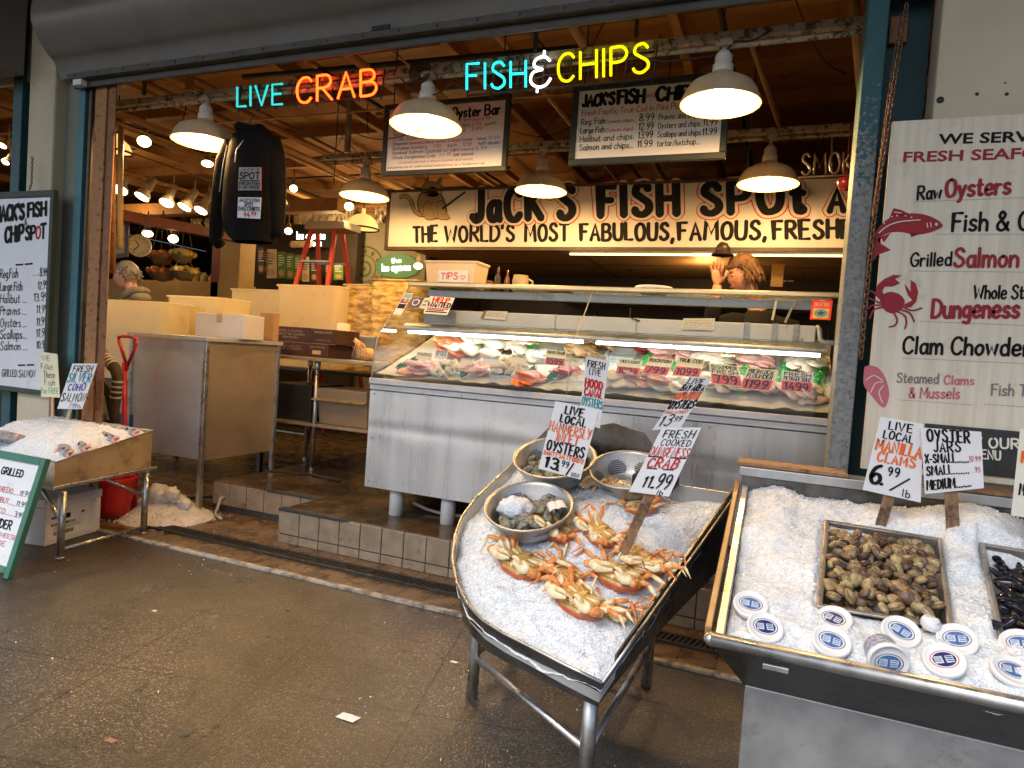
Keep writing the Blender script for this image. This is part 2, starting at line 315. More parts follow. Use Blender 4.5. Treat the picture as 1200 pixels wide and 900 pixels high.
def ribbon(mb, pts, ex, ey, O, n, wd, mi, brush=.0, taper=0.):
    k = len(pts)
    if k < 2: return
    vs = []; L_, R_ = [], []
    for i in range(k):
        a, b = pts[max(i-1, 0)], pts[min(i+1, k-1)]
        dx, dy = b[0]-a[0], b[1]-a[1]; l = math.hypot(dx, dy) or 1e-9
        nx, ny = -dy/l, dx/l
        miter = 1.
        if 0 < i < k-1:
            ax, ay = pts[i][0]-pts[i-1][0], pts[i][1]-pts[i-1][1]; la = math.hypot(ax, ay) or 1e-9
            c = abs((-ay/la)*nx+(ax/la)*ny); miter = min(1.5, 1/max(c, .3))
        h = wd/2*miter*(1+brush*abs(nx)-brush*.5)
        if taper and k > 2: h *= 1-taper*(i/(k-1))
        x, y = pts[i]
        L_.append((x+nx*h, y+ny*h)); R_.append((x-nx*h, y-ny*h))
    def cap(p, q, sgn):
        dx, dy = p[0]-q[0], p[1]-q[1]; l = math.hypot(dx, dy) or 1e-9; dx, dy = dx/l, dy/l
        h = wd/2*(1-brush*.4)
        return [(p[0]+h*(math.cos(t)*dx-math.sin(t)*dy*sgn), p[1]+h*(math.cos(t)*dy+math.sin(t)*dx*sgn)) for t in (-.9, -.3, .3, .9)]
    if 'cap':
        e = cap(pts[-1], pts[-2], -1); s_ = cap(pts[0], pts[1], -1)
    _lay[0] = (_lay[0]+1) % 40
    off = O+n*(_lay[0]*.00005)
    tow = lambda p: off+ex*p[0]+ey*p[1]
    base = [tow(p) for p in L_]+[tow(p) for p in R_]
    fs = [(i, k+i, k+i+1, i+1) for i in range(k-1)]
    mb.add(base, fs, mi)
    mb.add([tow(L_[-1])]+[tow(p) for p in e]+[tow(R_[-1])], [(0, 1, 2, 3, 4, 5)], mi)
    mb.add([tow(R_[0])]+[tow(p) for p in s_]+[tow(L_[0])], [(0, 1, 2, 3, 4, 5)], mi)
def write(mb, s, BL, BR, TL, wt=.12, mi=0, n=V((0, -1, 0)), jit=.04, brush=.0, sp=.2, lift=.0015, fit=True, grow=0., bolder=None):
    """paint s between baseline points BL..BR, TL the top of the capitals over BL"""
    st, W = strokes(s, sp, jit)
    ux, uy = V(BR)-V(BL), V(TL)-V(BL)
    hx, hy = ux.length, uy.length
    ex, ey = ux.normalized(), uy.normalized()
    kx = hx/W
    if not fit: kx = min(kx, hy)
    for p in st:
        q = [(a*kx, b*hy) for a, b in p]
        ribbon(mb, q, ex, ey, V(BL)+n*lift, n, wt*hy+grow, mi, brush)
class Card:
    """a flat sign: corners TL TR BR BL"""
    def __init__(s, q, n=None):
        s.q = [V(p) for p in q]
        s.n = n if n is not None else ((s.q[2]-s.q[3]).cross(s.q[0]-s.q[3])).normalized()
        if s.n.y > 0: s.n = -s.n
        s.txt = MB()
    def body(s, th, name, mats, parent=None, bevel=0.):
        mb = MB(); mb.prism(s.q, -s.n*th, 0, side=1 if isinstance(mats, list) and len(mats) > 1 else None)
        s.o = mb.build(name, mats, parent, bevel, weld=False); return s.o
    def line(s, t, u0, u1, v0, v1, mi=0, wt=.13, jit=.05, brush=0., sp=.2, lift=.0012, fit=True):
        write(s.txt, t, blerp(s.q, u0, v0), blerp(s.q, u1, v0), blerp(s.q, u0, v1), wt, mi, s.n, jit, brush, sp, lift, fit)
    def rect(s, u0, u1, v0, v1, mi, lift=.0008):
        s.txt.quad(*[blerp(s.q, a, b)+s.n*lift for a, b in ((u0, v0), (u1, v0), (u1, v1), (u0, v1))], mi)
    def poly(s, uv, mi, lift=.0008):
        s.txt.add([blerp(s.q, a, b)+s.n*lift for a, b in uv], [tuple(range(len(uv)))], mi)
    def stroke(s, uv, wt, mi, lift=.001, curve=False):
        pts = _curve(uv) if curve else uv
        ux, uy = s.q[2]-s.q[3], s.q[0]-s.q[3]
        ribbon(s.txt, [(a*ux.length, b*uy.length) for a, b in pts], ux.normalized(), uy.normalized(), s.q[3]+s.n*lift, s.n, wt, mi)
# ================================================================== ground, tile floor, platform
def ground_material():
    m = bpy.data.materials.new('wet exposed aggregate'); m.use_nodes = True; N, L = m.node_tree.nodes, m.node_tree.links; b = N['Principled BSDF']
    tc = N.new('ShaderNodeTexCoord')
    big = N.new('ShaderNodeTexNoise'); big.inputs['Scale'].default_value = 1.1; big.inputs['Detail'].default_value = 6
    peb = N.new('ShaderNodeTexVoronoi'); peb.inputs['Scale'].default_value = 215
    peb2 = N.new('ShaderNodeTexVoronoi'); peb2.inputs['Scale'].default_value = 190
    fine = N.new('ShaderNodeTexNoise'); fine.inputs['Scale'].default_value = 60; fine.inputs['Detail'].default_value = 5
    for n in (big, peb, peb2, fine): L.new(tc.outputs['Object'], n.inputs[0])
    r1 = N.new('ShaderNodeValToRGB'); e = r1.color_ramp.elements
    e[0].position = 0; e[0].color = (.040, .033, .025, 1); e[1].position = 1; e[1].color = (.25, .215, .17, 1)
    for p, c in ((.45, (.058, .046, .032, 1)), (.8, (.086, .068, .047, 1)), (.94, (.16, .132, .095, 1))):
        x = e.new(p); x.color = c
    sep = N.new('ShaderNodeSeparateColor'); L.new(peb.outputs['Color'], sep.inputs[0]); L.new(sep.outputs[0], r1.inputs[0])
    r2 = N.new('ShaderNodeMapRange'); r2.inputs[1].default_value = .35; r2.inputs[2].default_value = .65; r2.inputs[3].default_value = .55; r2.inputs[4].default_value = 1.2
    L.new(big.outputs[0], r2.inputs[0])
    mul = N.new('ShaderNodeMix'); mul.data_type = 'RGBA'; mul.blend_type = 'MULTIPLY'; mul.inputs[0].default_value = 1
    L.new(r1.outputs[0], mul.inputs[6]); L.new(r2.outputs[0], mul.inputs[7])
    mp = N.new('ShaderNodeMapping'); mp.inputs['Rotation'].default_value = (0, 0, rad(-13)); mp.inputs['Location'].default_value = (.02, .03, 0)
    L.new(tc.outputs['Object'], mp.inputs[0])
    br = N.new('ShaderNodeTexBrick'); br.offset = 0; br.inputs['Scale'].default_value = 1; br.inputs['Brick Width'].default_value = .56; br.inputs['Row Height'].default_value = .53
    br.inputs['Mortar Size'].default_value = .0034; br.inputs['Mortar Smooth'].default_value = .3
    br.inputs['Color1'].default_value = (1, 1, 1, 1); br.inputs['Color2'].default_value = (1, 1, 1, 1); br.inputs['Mortar'].default_value = (.3, .28, .25, 1)
    L.new(mp.outputs[0], br.inputs[0])
    m2 = N.new('ShaderNodeMix'); m2.data_type = 'RGBA'; m2.blend_type = 'MULTIPLY'; m2.inputs[0].default_value = .85
    st = N.new('ShaderNodeTexNoise'); st.inputs['Scale'].default_value = 4.2; st.inputs['Detail'].default_value = 9; st.inputs['Roughness'].default_value = .7; L.new(tc.outputs['Object'], st.inputs[0])
    sr = N.new('ShaderNodeMapRange'); sr.inputs[1].default_value = .36; sr.inputs[2].default_value = .56; sr.inputs[3].default_value = .80; sr.inputs[4].default_value = 1.08; L.new(st.outputs[0], sr.inputs[0])
    m3 = N.new('ShaderNodeMix'); m3.data_type = 'RGBA'; m3.blend_type = 'MULTIPLY'; m3.inputs[0].default_value = 1; L.new(mul.outputs[2], m3.inputs[6]); L.new(sr.outputs[0], m3.inputs[7])
    L.new(m3.outputs[2], m2.inputs[6]); L.new(br.outputs[0], m2.inputs[7]); L.new(m2.outputs[2], b.inputs['Base Color'])
    wet = N.new('ShaderNodeMapRange'); wet.inputs[1].default_value = .38; wet.inputs[2].default_value = .62; wet.inputs[3].default_value = .45; wet.inputs[4].default_value = .17
    L.new(big.outputs[0], wet.inputs[0]); L.new(wet.outputs[0], b.inputs['Roughness'])
    b.inputs['Specular IOR Level'].default_value = .5
    ad = N.new('ShaderNodeMath'); ad.operation = 'MULTIPLY_ADD'; L.new(peb.outputs['Distance'], ad.inputs[0]); ad.inputs[1].default_value = -1.; L.new(fine.outputs[0], ad.inputs[2])
    ad2 = N.new('ShaderNodeMath'); ad2.operation = 'MULTIPLY_ADD'; L.new(br.outputs['Fac'], ad2.inputs[0]); ad2.inputs[1].default_value = -1.2; L.new(ad.outputs[0], ad2.inputs[2])
    bp = N.new('ShaderNodeBump'); bp.inputs['Strength'].default_value = .36; bp.inputs['Distance'].default_value = .005
    L.new(ad2.outputs[0], bp.inputs['Height']); L.new(bp.outputs[0], b.inputs['Normal'])
    return m
mb = MB(); mb.quad((-60, -60, 0), (60, -60, 0), (60, 60, 0), (-60, 60, 0))
tag(mb.build('pavement', ground_material(), org=V((0, 0, 0))), 'wet brown exposed aggregate pavement with scored joints', 'pavement', kind='structure')

def tile_mat(name, c1, c2, grout, wd, ht, rough, rot=0., off=0., mort=.006):
    m = bpy.data.materials.new(name); m.use_nodes = True; N, L = m.node_tree.nodes, m.node_tree.links; b = N['Principled BSDF']
    tc = N.new('ShaderNodeTexCoord'); br = N.new('ShaderNodeTexBrick'); br.offset = off
    br.inputs['Scale'].default_value = 1; br.inputs['Brick Width'].default_value = wd; br.inputs['Row Height'].default_value = ht; br.inputs['Mortar Size'].default_value = mort/2
    br.inputs['Color1'].default_value = (*c1, 1); br.inputs['Color2'].default_value = (*c2, 1); br.inputs['Mortar'].default_value = (*grout, 1)
    L.new(tc.outputs['Object'], br.inputs[0])
    nz = N.new('ShaderNodeTexNoise'); nz.inputs['Scale'].default_value = 9; nz.inputs['Detail'].default_value = 8; L.new(tc.outputs['Object'], nz.inputs[0])
    mr = N.new('ShaderNodeMapRange'); mr.inputs[1].default_value = .3; mr.inputs[2].default_value = .7; mr.inputs[3].default_value = .55; mr.inputs[4].default_value = 1.25; L.new(nz.outputs[0], mr.inputs[0])
    mx = N.new('ShaderNodeMix'); mx.data_type = 'RGBA'; mx.blend_type = 'MULTIPLY'; mx.inputs[0].default_value = 1
    L.new(br.outputs[0], mx.inputs[6]); L.new(mr.outputs[0], mx.inputs[7]); L.new(mx.outputs[2], b.inputs['Base Color'])
    r2 = N.new('ShaderNodeMapRange'); r2.inputs[1].default_value = .35; r2.inputs[2].default_value = .65; r2.inputs[3].default_value = rough-.12; r2.inputs[4].default_value = rough+.15
    L.new(nz.outputs[0], r2.inputs[0]); L.new(r2.outputs[0], b.inputs['Roughness'])
    bp = N.new('ShaderNodeBump'); bp.inputs['Strength'].default_value = .5; bp.inputs['Distance'].default_value = .004; bp.invert = True
    L.new(br.outputs['Fac'], bp.inputs['Height']); L.new(bp.outputs[0], b.inputs['Normal'])
    return m
QUARRY = tile_mat('brown quarry tile', (.135, .085, .042), (.19, .122, .06), (.045, .032, .022), .15, .15, .27)
mb = MB(); mb.quad((-9, 2.742, .004), (1.3, 2.742, .004), (1.3, 13.2, .004), (-9, 13.2, .004))
tag(mb.build('tile_floor', QUARRY, org=V((0, 2.742, 0))), 'brown quarry tile floor inside the shop opening', 'floor', kind='structure')
mb = MB(); mb.box((-4.3, 2.705, .001), (1.6, 2.74, .012))
tag(mb.build('threshold_strip', M('worn white strip', (.40, .38, .34), (.14, .12, .10), rough=.6, ns=22, ramp=(.45, .62))), 'worn whitish metal strip along the shop threshold', 'strip', kind='structure')

PLAT = .205
CONC = M('wet brown concrete', (.045, .030, .016), (.125, .085, .045), rough=.24, rvar=.14, ns=3.2, det=8, bump=.15, bs=9, c3=(.03, .028, .027), s3=2.2, r3=(.5, .62))
STEPTILE = M('beige step tile', (.25, .19, .125), (.35, .275, .19), rough=.42, rvar=.1, ns=11, bump=.1, bs=30, c3=(.11, .09, .07), s3=16, r3=(.58, .7))
GROUT = M('dark grout', (.045, .04, .033), (.07, .06, .05), rough=.8, ns=30)
plat = thing('raised_platform', 'raised concrete platform with beige tiled step front', 'platform', (-1.2, 3.14, 0)); plat['kind'] = 'structure'
mb = MB()
mb.prism([(-3.575, 3.49, .002), (-2.69, 3.49, .002), (-2.69, 3.15, .002), (1.2, 3.15, .002), (1.2, 13, .002), (-3.575, 13, .002)], (0, 0, PLAT-.002))
mb.build('slab', CONC, plat, .006)
mb = MB(); rnd = random.Random(3)
def tile_row(x0, x1, y, z0, z1, wd=.142):
    x = x0
    while x < x1-.02:
        e = min(x+wd-.006, x1); d = rnd.uniform(0, .002)
        mb.box((x, y-.011-d, z0), (e, y+.002, z1)); x += wd
tile_row(-2.685, 1.2, 3.15, .06, .2); tile_row(-2.685, 1.2, 3.15, .006, .053)
tile_row(-3.57, -2.70, 3.49, .05, .198, .15)
y = 3.155
for z0, z1 in ((.06, .2), (.006, .053)):
    y = 3.145
    while y < 3.47: mb.box((-2.702, y, z0), (-2.688, min(y+.136, 3.48), z1)); y += .142
mb.build('step_tiles', STEPTILE, plat, .002)
mb = MB(); mb.box((-2.687, 3.142, .001), (1.2, 3.149, .199)); mb.box((-3.572, 3.482, .001), (-2.7, 3.489, .199)); mb.box((-2.694, 3.15, .001), (-2.691, 3.48, .2)); mb.build('grout', GROUT, plat)
# dark rubber edge where the tiles are broken away
mb = MB()
for poly in ([(-3.10, 3.475), (-2.66, 3.475), (-2.66, 3.55), (-2.95, 3.53)], [(-2.70, 3.135), (-2.20, 3.138), (-2.24, 3.17), (-2.45, 3.20), (-2.70, 3.19)]):
    mb.prism([(x, y, PLAT-.012) for x, y in poly], (0, 0, .0155))
mb.build('patch', M('black patching tar', (.03, .03, .03), (.06, .058, .055), rough=.75, ns=30, bump=.5), plat)

gr = thing('drain_grate', 'black slotted drain grate set along the tile step', 'grate', (-1.2, 2.96, .004))
mb = MB(); x = -3.55
while x < .6: mb.hexa([V((x+dx, y, z)) for z in (.005, .016) for dx, y in ((0, 2.925), (.011, 2.925), (.026, 3.0), (.015, 3.0))]); x += .024
GRATE = M('worn cast grate', (.028, .027, .025), (.06, .055, .05), rough=.5, metal=.4, ns=30)
mb.build('slats', GRATE, gr)
mb = MB(); mb.box((-3.57, 2.908, .005), (.62, 2.924, .018)); mb.box((-3.57, 3.001, .005), (.62, 3.017, .018)); mb.box((-3.57, 2.926, .0045), (.62, 2.999, .006)); mb.build('frame', GRATE, gr)

# ================================================================== the market building
hall = thing('market_hall', 'covered market hall with orange lit ceiling beams and steel posts', 'building', (-2, 8, 0))
CEIL = M('warm painted ceiling board', (.27, .118, .034), (.345, .158, .047), rough=.75, ns=2.4, c3=(.14, .06, .02), s3=5, r3=(.56, .75))
BEAMW = M('painted ceiling beam', (.30, .14, .042), (.38, .19, .06), rough=.65, ns=5, stretch=(1, 1, 1), c3=(.15, .07, .025), s3=14, r3=(.58, .7))
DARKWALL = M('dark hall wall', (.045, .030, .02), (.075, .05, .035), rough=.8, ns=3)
WHITEWALL = M('weathered cream wall', (.53, .47, .32), (.61, .54, .385), rough=.7, ns=4, bump=.06, bs=40, c3=(.28, .25, .18), s3=5, r3=(.62, .8))
GREENREC = M('grey green reveal', (.20, .22, .17), (.25, .26, .20), rough=.7, ns=4)
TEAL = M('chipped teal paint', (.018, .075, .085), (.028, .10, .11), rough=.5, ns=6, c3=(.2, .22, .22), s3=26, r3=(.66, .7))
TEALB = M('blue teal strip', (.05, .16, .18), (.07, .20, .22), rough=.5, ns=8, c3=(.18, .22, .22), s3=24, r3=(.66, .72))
DARKTEAL = M('dark teal panel', (.012, .045, .055), (.018, .06, .07), rough=.6, ns=5)  # darker teal base for the recessed panel
RUST = M('rusted channel', (.33, .15, .05), (.42, .20, .08), rough=.6, rvar=.1, metal=.15, ns=6, stretch=(3, 3, .5), bump=.15, bs=30, c3=(.06, .03, .018), s3=34, r3=(.56, .62))  # real rust, base turned more orange to hold the warm lamp light
RUST2 = M('rust brown edge', (.20, .085, .03), (.28, .12, .045), rough=.55, metal=.2, ns=12, c3=(.045, .025, .015), s3=30)
CZ = 3.38
def part(name, mat, lo, hi, bevel=0., parent=hall):
    mb = MB(); mb.box(lo, hi); return mb.build(name, mat, parent, bevel)
part('ceiling', CEIL, (-14, 2.79, CZ), (1.35, 13.3, CZ+.06))
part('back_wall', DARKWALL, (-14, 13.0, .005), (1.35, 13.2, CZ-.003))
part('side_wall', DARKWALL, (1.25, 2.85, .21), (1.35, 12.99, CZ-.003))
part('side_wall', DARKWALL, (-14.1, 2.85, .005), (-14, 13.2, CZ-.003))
part('facade_wall', WHITEWALL, (-14, 2.76, 2.72), (8, 2.787, 4.2))
part('canopy', M('canopy underside', (.16, .15, .13), (.22, .2, .17), rough=.8, ns=2), (-14, -.3, 3.72), (8, 2.755, 3.8))
# facade posts on the left
part('cream_column', WHITEWALL, (-4.425, 2.70, .01), (-4.185, 3.0, 3.6), .012)
part('reveal', GREENREC, (-4.183, 2.775, .01), (-4.03, 2.785, 3.6))
part('teal_post', TEALB, (-4.028, 2.735, .01), (-3.965, 2.785, 3.0), .004)
part('groove_strip', BLACK, (-3.963, 2.775, .01), (-3.88, 2.785, 2.7))  # black strip standing in for the dark groove
part('groove_strip', M('dark bronze track', (.06, .045, .03), (.1, .08, .05), rough=.5, metal=.4, ns=10), (-3.935, 2.74, .01), (-3.915, 2.774, 2.7))
mb = MB(); mb.box((-3.878, 2.735, .01), (-3.782, 2.765, 2.70)); mb.build('rusty_channel', RUST, hall, .004)
mb = MB(); mb.box((-3.780, 2.745, .01), (-3.752, 2.765, 2.70)); mb.box((-3.75, 2.735, .01), (-3.705, 2.745, 2.70)); mb.build('rusty_channel', RUST2, hall, .004)
part('teal_post', TEAL, (-4.635, 2.735, .01), (-4.548, 2.95, 3.2), .004)
part('groove_strip', BLACK, (-4.545, 2.80, .01), (-4.43, 2.95, 3.2))  # black strip filling the dark gap beside the cream column
# right
def wearing_post():
    m = M('teal paint worn to galvanised steel', (.17, .185, .175), (.29, .305, .29), rough=.6, rvar=.1, metal=.1, ns=34, det=8, bump=.1, bs=60, c3=(.12, .13, .125), s3=60, r3=(.5, .62)); N, L = m.node_tree.nodes, m.node_tree.links; b = N['Principled BSDF']
    src = b.inputs['Base Color'].links[0].from_socket; tc = N.new('ShaderNodeTexCoord'); sx = N.new('ShaderNodeSeparateXYZ'); L.new(tc.outputs['Object'], sx.inputs[0])
    nz = N.new('ShaderNodeTexNoise'); nz.inputs['Scale'].default_value = 40; nz.inputs['Detail'].default_value = 9; nz.inputs['Roughness'].default_value = .75; L.new(tc.outputs['Object'], nz.inputs[0])
    hm = N.new('ShaderNodeMapRange'); hm.inputs[1].default_value = .85; hm.inputs[2].default_value = 2.4; hm.clamp = False; L.new(sx.outputs[2], hm.inputs[0])
    ad = N.new('ShaderNodeMath'); ad.operation = 'MULTIPLY_ADD'; L.new(nz.outputs[0], ad.inputs[0]); ad.inputs[1].default_value = 1.5; ad.inputs[2].default_value = -.75
    a2 = N.new('ShaderNodeMath'); a2.operation = 'ADD'; L.new(ad.outputs[0], a2.inputs[0]); L.new(hm.outputs[0], a2.inputs[1])
    st = N.new('ShaderNodeMapRange'); st.inputs[1].default_value = .70; st.inputs[2].default_value = .80; L.new(a2.outputs[0], st.inputs[0])
    mx = N.new('ShaderNodeMix'); mx.data_type = 'RGBA'; L.new(st.outputs[0], mx.inputs[0]); L.new(src, mx.inputs[6]); mx.inputs[7].default_value = (.024, .095, .10, 1); L.new(mx.outputs[2], b.inputs['Base Color']); return m
gx0, gx1 = PY(1010, 110, 2.72).x-.005, PY(1033, 110, 2.72).x
mb = MB(); mb.box((gx0, 2.70, .01), (gx1, 2.9, 3.6)); mb.build('worn_post', wearing_post(), hall, .004)
wx = PY(1090, 90, 2.72).x+.012
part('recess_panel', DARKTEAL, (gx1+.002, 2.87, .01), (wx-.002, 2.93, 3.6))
part('cream_wall', WHITEWALL, (wx, 2.68, .01), (8, 2.85, 3.6), .01)
part('interior_wall', DARKWALL, (gx0+.075, 2.95, .21), (gx0+.12, 3.1, CZ-.002))

# ceiling beams along the front, joists running back, pipes
for y in (3.42, 4.02, 4.72, 5.5, 6.4, 7.4, 8.6, 10): part('beam', BEAMW, (-13.9, y, CZ-.10), (1.24, y+.07, CZ-.002), .004)
for x in (.75, -.75, -2.2, -3.6, -5.1, -6.7, -8.4, -10.4): part('joist', BEAMW, (x, 2.80, CZ-.20), (x+.055, 12.9, CZ-.103), .004)
PIPE = M('orange brown pipe', (.42, .23, .09), (.5, .29, .12), rough=.5, ns=8)
def pipe(pts, r, mat, name='pipe', n=10):
    mb = MB(); mb.tube(pts, r, n); return mb.build(name, mat, hall)
for x, z in ((-1.25, 3.1), (-1.75, 3.14), (-2.75, 3.08), (-3.15, 3.12), (-4.25, 3.05), (-4.7, 3.1), (-5.6, 3.0)):
    pipe([(x, 2.95, z), (x+.02, 7, z-.01), (x, 12.8, z)], .022 if z > 3.1 else .03, PIPE)
pipe([PY(1001, 0, 3.15), PY(1006, 60, 3.3), PY(1012, 140, 3.55)], .022, PIPE)
pipe([PY(880, 50, 4.3), PY(920, 165, 5.2)], .018, PIPE)
pipe([(-9, 6.2, 2.78), (-2.5, 6.25, 2.78)], .035, PIPE)
part('big_beam', BEAMW, (-9.5, 6.0, 2.66), (-4.6, 6.16, 2.80), .008)
part('big_beam', BEAMW, (-10.5, 7.4, 2.98), (-3.4, 7.52, 3.12), .008)
REDBEAM = M('dark red beam', (.16, .035, .018), (.22, .05, .025), rough=.6, ns=6)
mb = MB(); mb.beam(PX(120, 248, -6.0), PX(268, 276, -6.0)+V((0, .2, 0)), .1, .1); mb.build('red_beam', REDBEAM, hall, .004)
YPOST = M('ochre painted post', (.42, .27, .09), (.50, .33, .12), rough=.55, ns=5)
a = PY(258, 300, 6.0).x; b = PY(281, 300, 6.0).x
part('yellow_post', YPOST, (a, 6.0, .01), (b, 6.25, 2.65), .008)
part('red_post', REDBEAM, (a-.55, 6.4, .01), (a-.43, 6.5, CZ-.2))
pipe([PY(142, 130, 3.6), PY(141, 225, 3.6)+V((0, 0, -.02)), PY(141, 290, 3.6)], .02, YPOST)
pipe([PY(133, 95, 3.1), PY(132, 320, 3.1)], .018, RUST2)
# kitchen behind the counter
KCEIL = M('kitchen ceiling panel', (.38, .22, .085), (.46, .27, .11), rough=.6, ns=3)
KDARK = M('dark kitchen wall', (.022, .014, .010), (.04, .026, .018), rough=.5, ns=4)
part('kitchen_ceiling', KCEIL, (-2.95, 4.88, 2.035), (1.24, 6.8, 2.06))
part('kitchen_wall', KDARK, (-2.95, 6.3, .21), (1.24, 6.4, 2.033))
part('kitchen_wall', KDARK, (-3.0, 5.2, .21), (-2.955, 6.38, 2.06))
part('hood_rim', GREY_STEEL, (-2.0, 5.35, 1.75), (.3, 6.29, 1.79), .004)
for x in (-1.7, -.6, .35): pipe([(x, 6.25, .3), (x, 6.25, 1.7)], .01, GREY_STEEL, n=6)
for x in (-1.5, -.4, .6): part('panel_seam', M('seam brown', (.1, .055, .02), rough=.7), (x, 4.9, 2.029), (x+.012, 6.28, 2.0345))
part('panel_seam', M('seam brown', (.1, .055, .02), rough=.7), (-2.7, 5.5, 2.0285), (1.2, 5.51, 2.0342))
# service runs cluttering the ceiling
rnd = random.Random(44); CLUT = [M('grimy service pipe', (.16, .10, .05), (.22, .14, .07), rough=.5, ns=9), M('black conduit run', (.02, .016, .012), rough=.6), PIPE]
for k in range(9):
    x = -6.5+.85*k+rnd.uniform(-.2, .2); z = rnd.uniform(2.95, 3.2); pipe([(x, rnd.uniform(3.1, 3.8), z), (x+rnd.uniform(-.2, .2), rnd.uniform(8, 12), z)], rnd.choice((.008, .012, .018)), CLUT[k % 3], 'service_pipe', 8)
for k in range(8):
    y = 3.3+.45*k+rnd.uniform(-.1, .1); z = rnd.uniform(2.9, 3.22); x = rnd.uniform(-6, -2); pipe([(x, y, z), (x+rnd.uniform(2, 4), y+rnd.uniform(-.15, .15), z)], rnd.choice((.008, .012, .02)), CLUT[k % 3], 'service_pipe', 8)
for k in range(12):
    x, y = rnd.uniform(-4.5, .8), rnd.uniform(3.2, 5.5); p0 = V((x, y, CZ-.1)); p1 = V((x+rnd.uniform(-.8, .8), y+rnd.uniform(-.3, .6), rnd.uniform(2.8, 3.15)))
    pipe([lerp(p0, p1, t/6)+V((0, 0, -.12*math.sin(math.pi*t/6))) for t in range(7)], .004, CLUT[1], 'wire', 6)
# hangers above the conduits
HANG = M('dark strut', (.05, .045, .035), (.09, .08, .06), rough=.6, metal=.4, ns=20)
for px in (171, 627, 744):
    q = PY(px, 60, 2.98); part('hanger', HANG, (q.x-.008, 2.972, 2.66), (q.x+.008, 2.99, CZ-.21))
q = PY(222, 90, 2.98); part('hanger', BEAMW, (q.x-.02, 2.97, 2.66), (q.x+.02, 3.0, CZ-.21))
q = PY(408, 150, 4.16); part('hanger', GREY_STEEL, (q.x-.018, 4.15, 2.64), (q.x+.018, 4.18, CZ-.11))
for px in (1100-390, 780, 395, 505, 880):
    q = PY(px, 150, 4.5); pipe([(q.x, 4.5, 2.5), (q.x, 4.5, CZ)], .005, HANG, 'hanger', 6)

# ================================================================== roller shutter housings
SHUT = M('grey brown painted shutter housing', (.17, .16, .145), (.21, .198, .178), rough=.42, rvar=.06, metal=.15, ns=2.5, c3=(.3, .28, .25), s3=40, r3=(.72, .74), bump=.03, bs=5)
SHUTD = M('dark shutter lip', (.06, .06, .055), (.09, .085, .075), rough=.5, metal=.3, ns=10)
sh = thing('roller_shutter', 'large grey rolled shutter housing above the shop opening', 'shutter', (-2, 2.6, 2.69))
prof = [PX(px, py, -4.16) for px, py in ((72, 84), (64, 74), (56, 64), (47, 50), (40, 36), (36, 22), (36.5, 8), (40, -8))]
prof = [V((-4.16, 2.715, 2.68))]+prof[1:]+[V((-4.16, prof[-1].y+.04, 3.3)), V((-4.16, 2.75, 3.4)), V((-4.16, 2.75, 2.70))]
pc = _curve([(p.y, p.z) for p in prof[:-2]], 4)+[(p.y, p.z) for p in prof[-2:]]; pc = [V((-4.16, y, z)) for y, z in pc]; mb = MB(); mb.prism(pc, (4.60, 0, 0)); mb.sm = [len(f) == 4 for f in mb.f]; o = mb.build('housing', SHUT, sh); o.data.set_sharp_from_angle(angle=rad(35))
mb = MB(); mb.box((-4.02, 2.655, 2.645), (.44, 2.712, 2.678)); mb.box((-4.02, 2.70, 2.61), (.44, 2.716, 2.644))
for i in range(22): mb.lathe([(.007, 0), (.006, .005), (0, .006)], (-3.95+i*.2, 2.655, 2.662), 8, 0, V((0, -1, 0)))
mb.build('bottom_rail', SHUTD, sh, .003)
mb = MB(); q = PY(447, 33, 2.655); mb.box((q.x-.05, 2.649, q.z-.008), (q.x+.05, 2.654, q.z+.012)); mb.build('plate', BLACK, sh)
mb = MB(); mb.box((-3.97, 2.66, 2.61), (-3.90, 2.70, 2.643)); mb.build('bracket', WHITEPL, sh, .002)
sh2 = thing('roller_shutter', 'dark shutter housing over the neighbouring bay at the upper left', 'shutter', (-5.2, 2.55, 2.7))
e = [PX(px, py, -4.36) for px, py in ((50, 92), (50, 66), (38, 40), (34, 0))]
mb = MB(); mb.prism([V((-4.44, 2.68, e[0].z)), V((-4.44, 2.45, e[0].z)), V((-4.44, 2.36, e[1].z+.02)), V((-4.44, 2.33, e[2].z+.1)), V((-4.44, 2.34, 3.5)), V((-4.44, 2.69, 3.5))], (-3.2, 0, 0))
mb.build('housing', SHUT, sh2, .008)

# ================================================================== conduits
CONDUIT = M('flaking white conduit', (.36, .30, .22), (.52, .45, .34), rough=.6, ns=9, c3=(.09, .06, .04), s3=30, r3=(.5, .58), bump=.2)
c1 = thing('conduit', 'flaking pipe across the front carrying the neon and front lamps', 'conduit', (-2, 2.97, 2.62))
mb = MB(); mb.box((-4.35, 2.955, 2.60), (gx0+.02, 2.985, 2.637)); mb.tube([(-4.3, 2.962, 2.575), (-2.6, 2.965, 2.577), (gx0, 2.962, 2.574)], .012, 8); mb.build('rail', CONDUIT, c1, .003)
c2 = thing('conduit', 'flaking rail over the shop name board carrying three rear lamps', 'conduit', (-1.5, 4.16, 2.6))
mb = MB(); mb.box((-3.35, 4.145, 2.595), (1.0, 4.175, 2.632)); mb.tube([(-3.3, 4.15, 2.57), (.9, 4.15, 2.57)], .012, 8); mb.build('rail', CONDUIT, c2, .003)
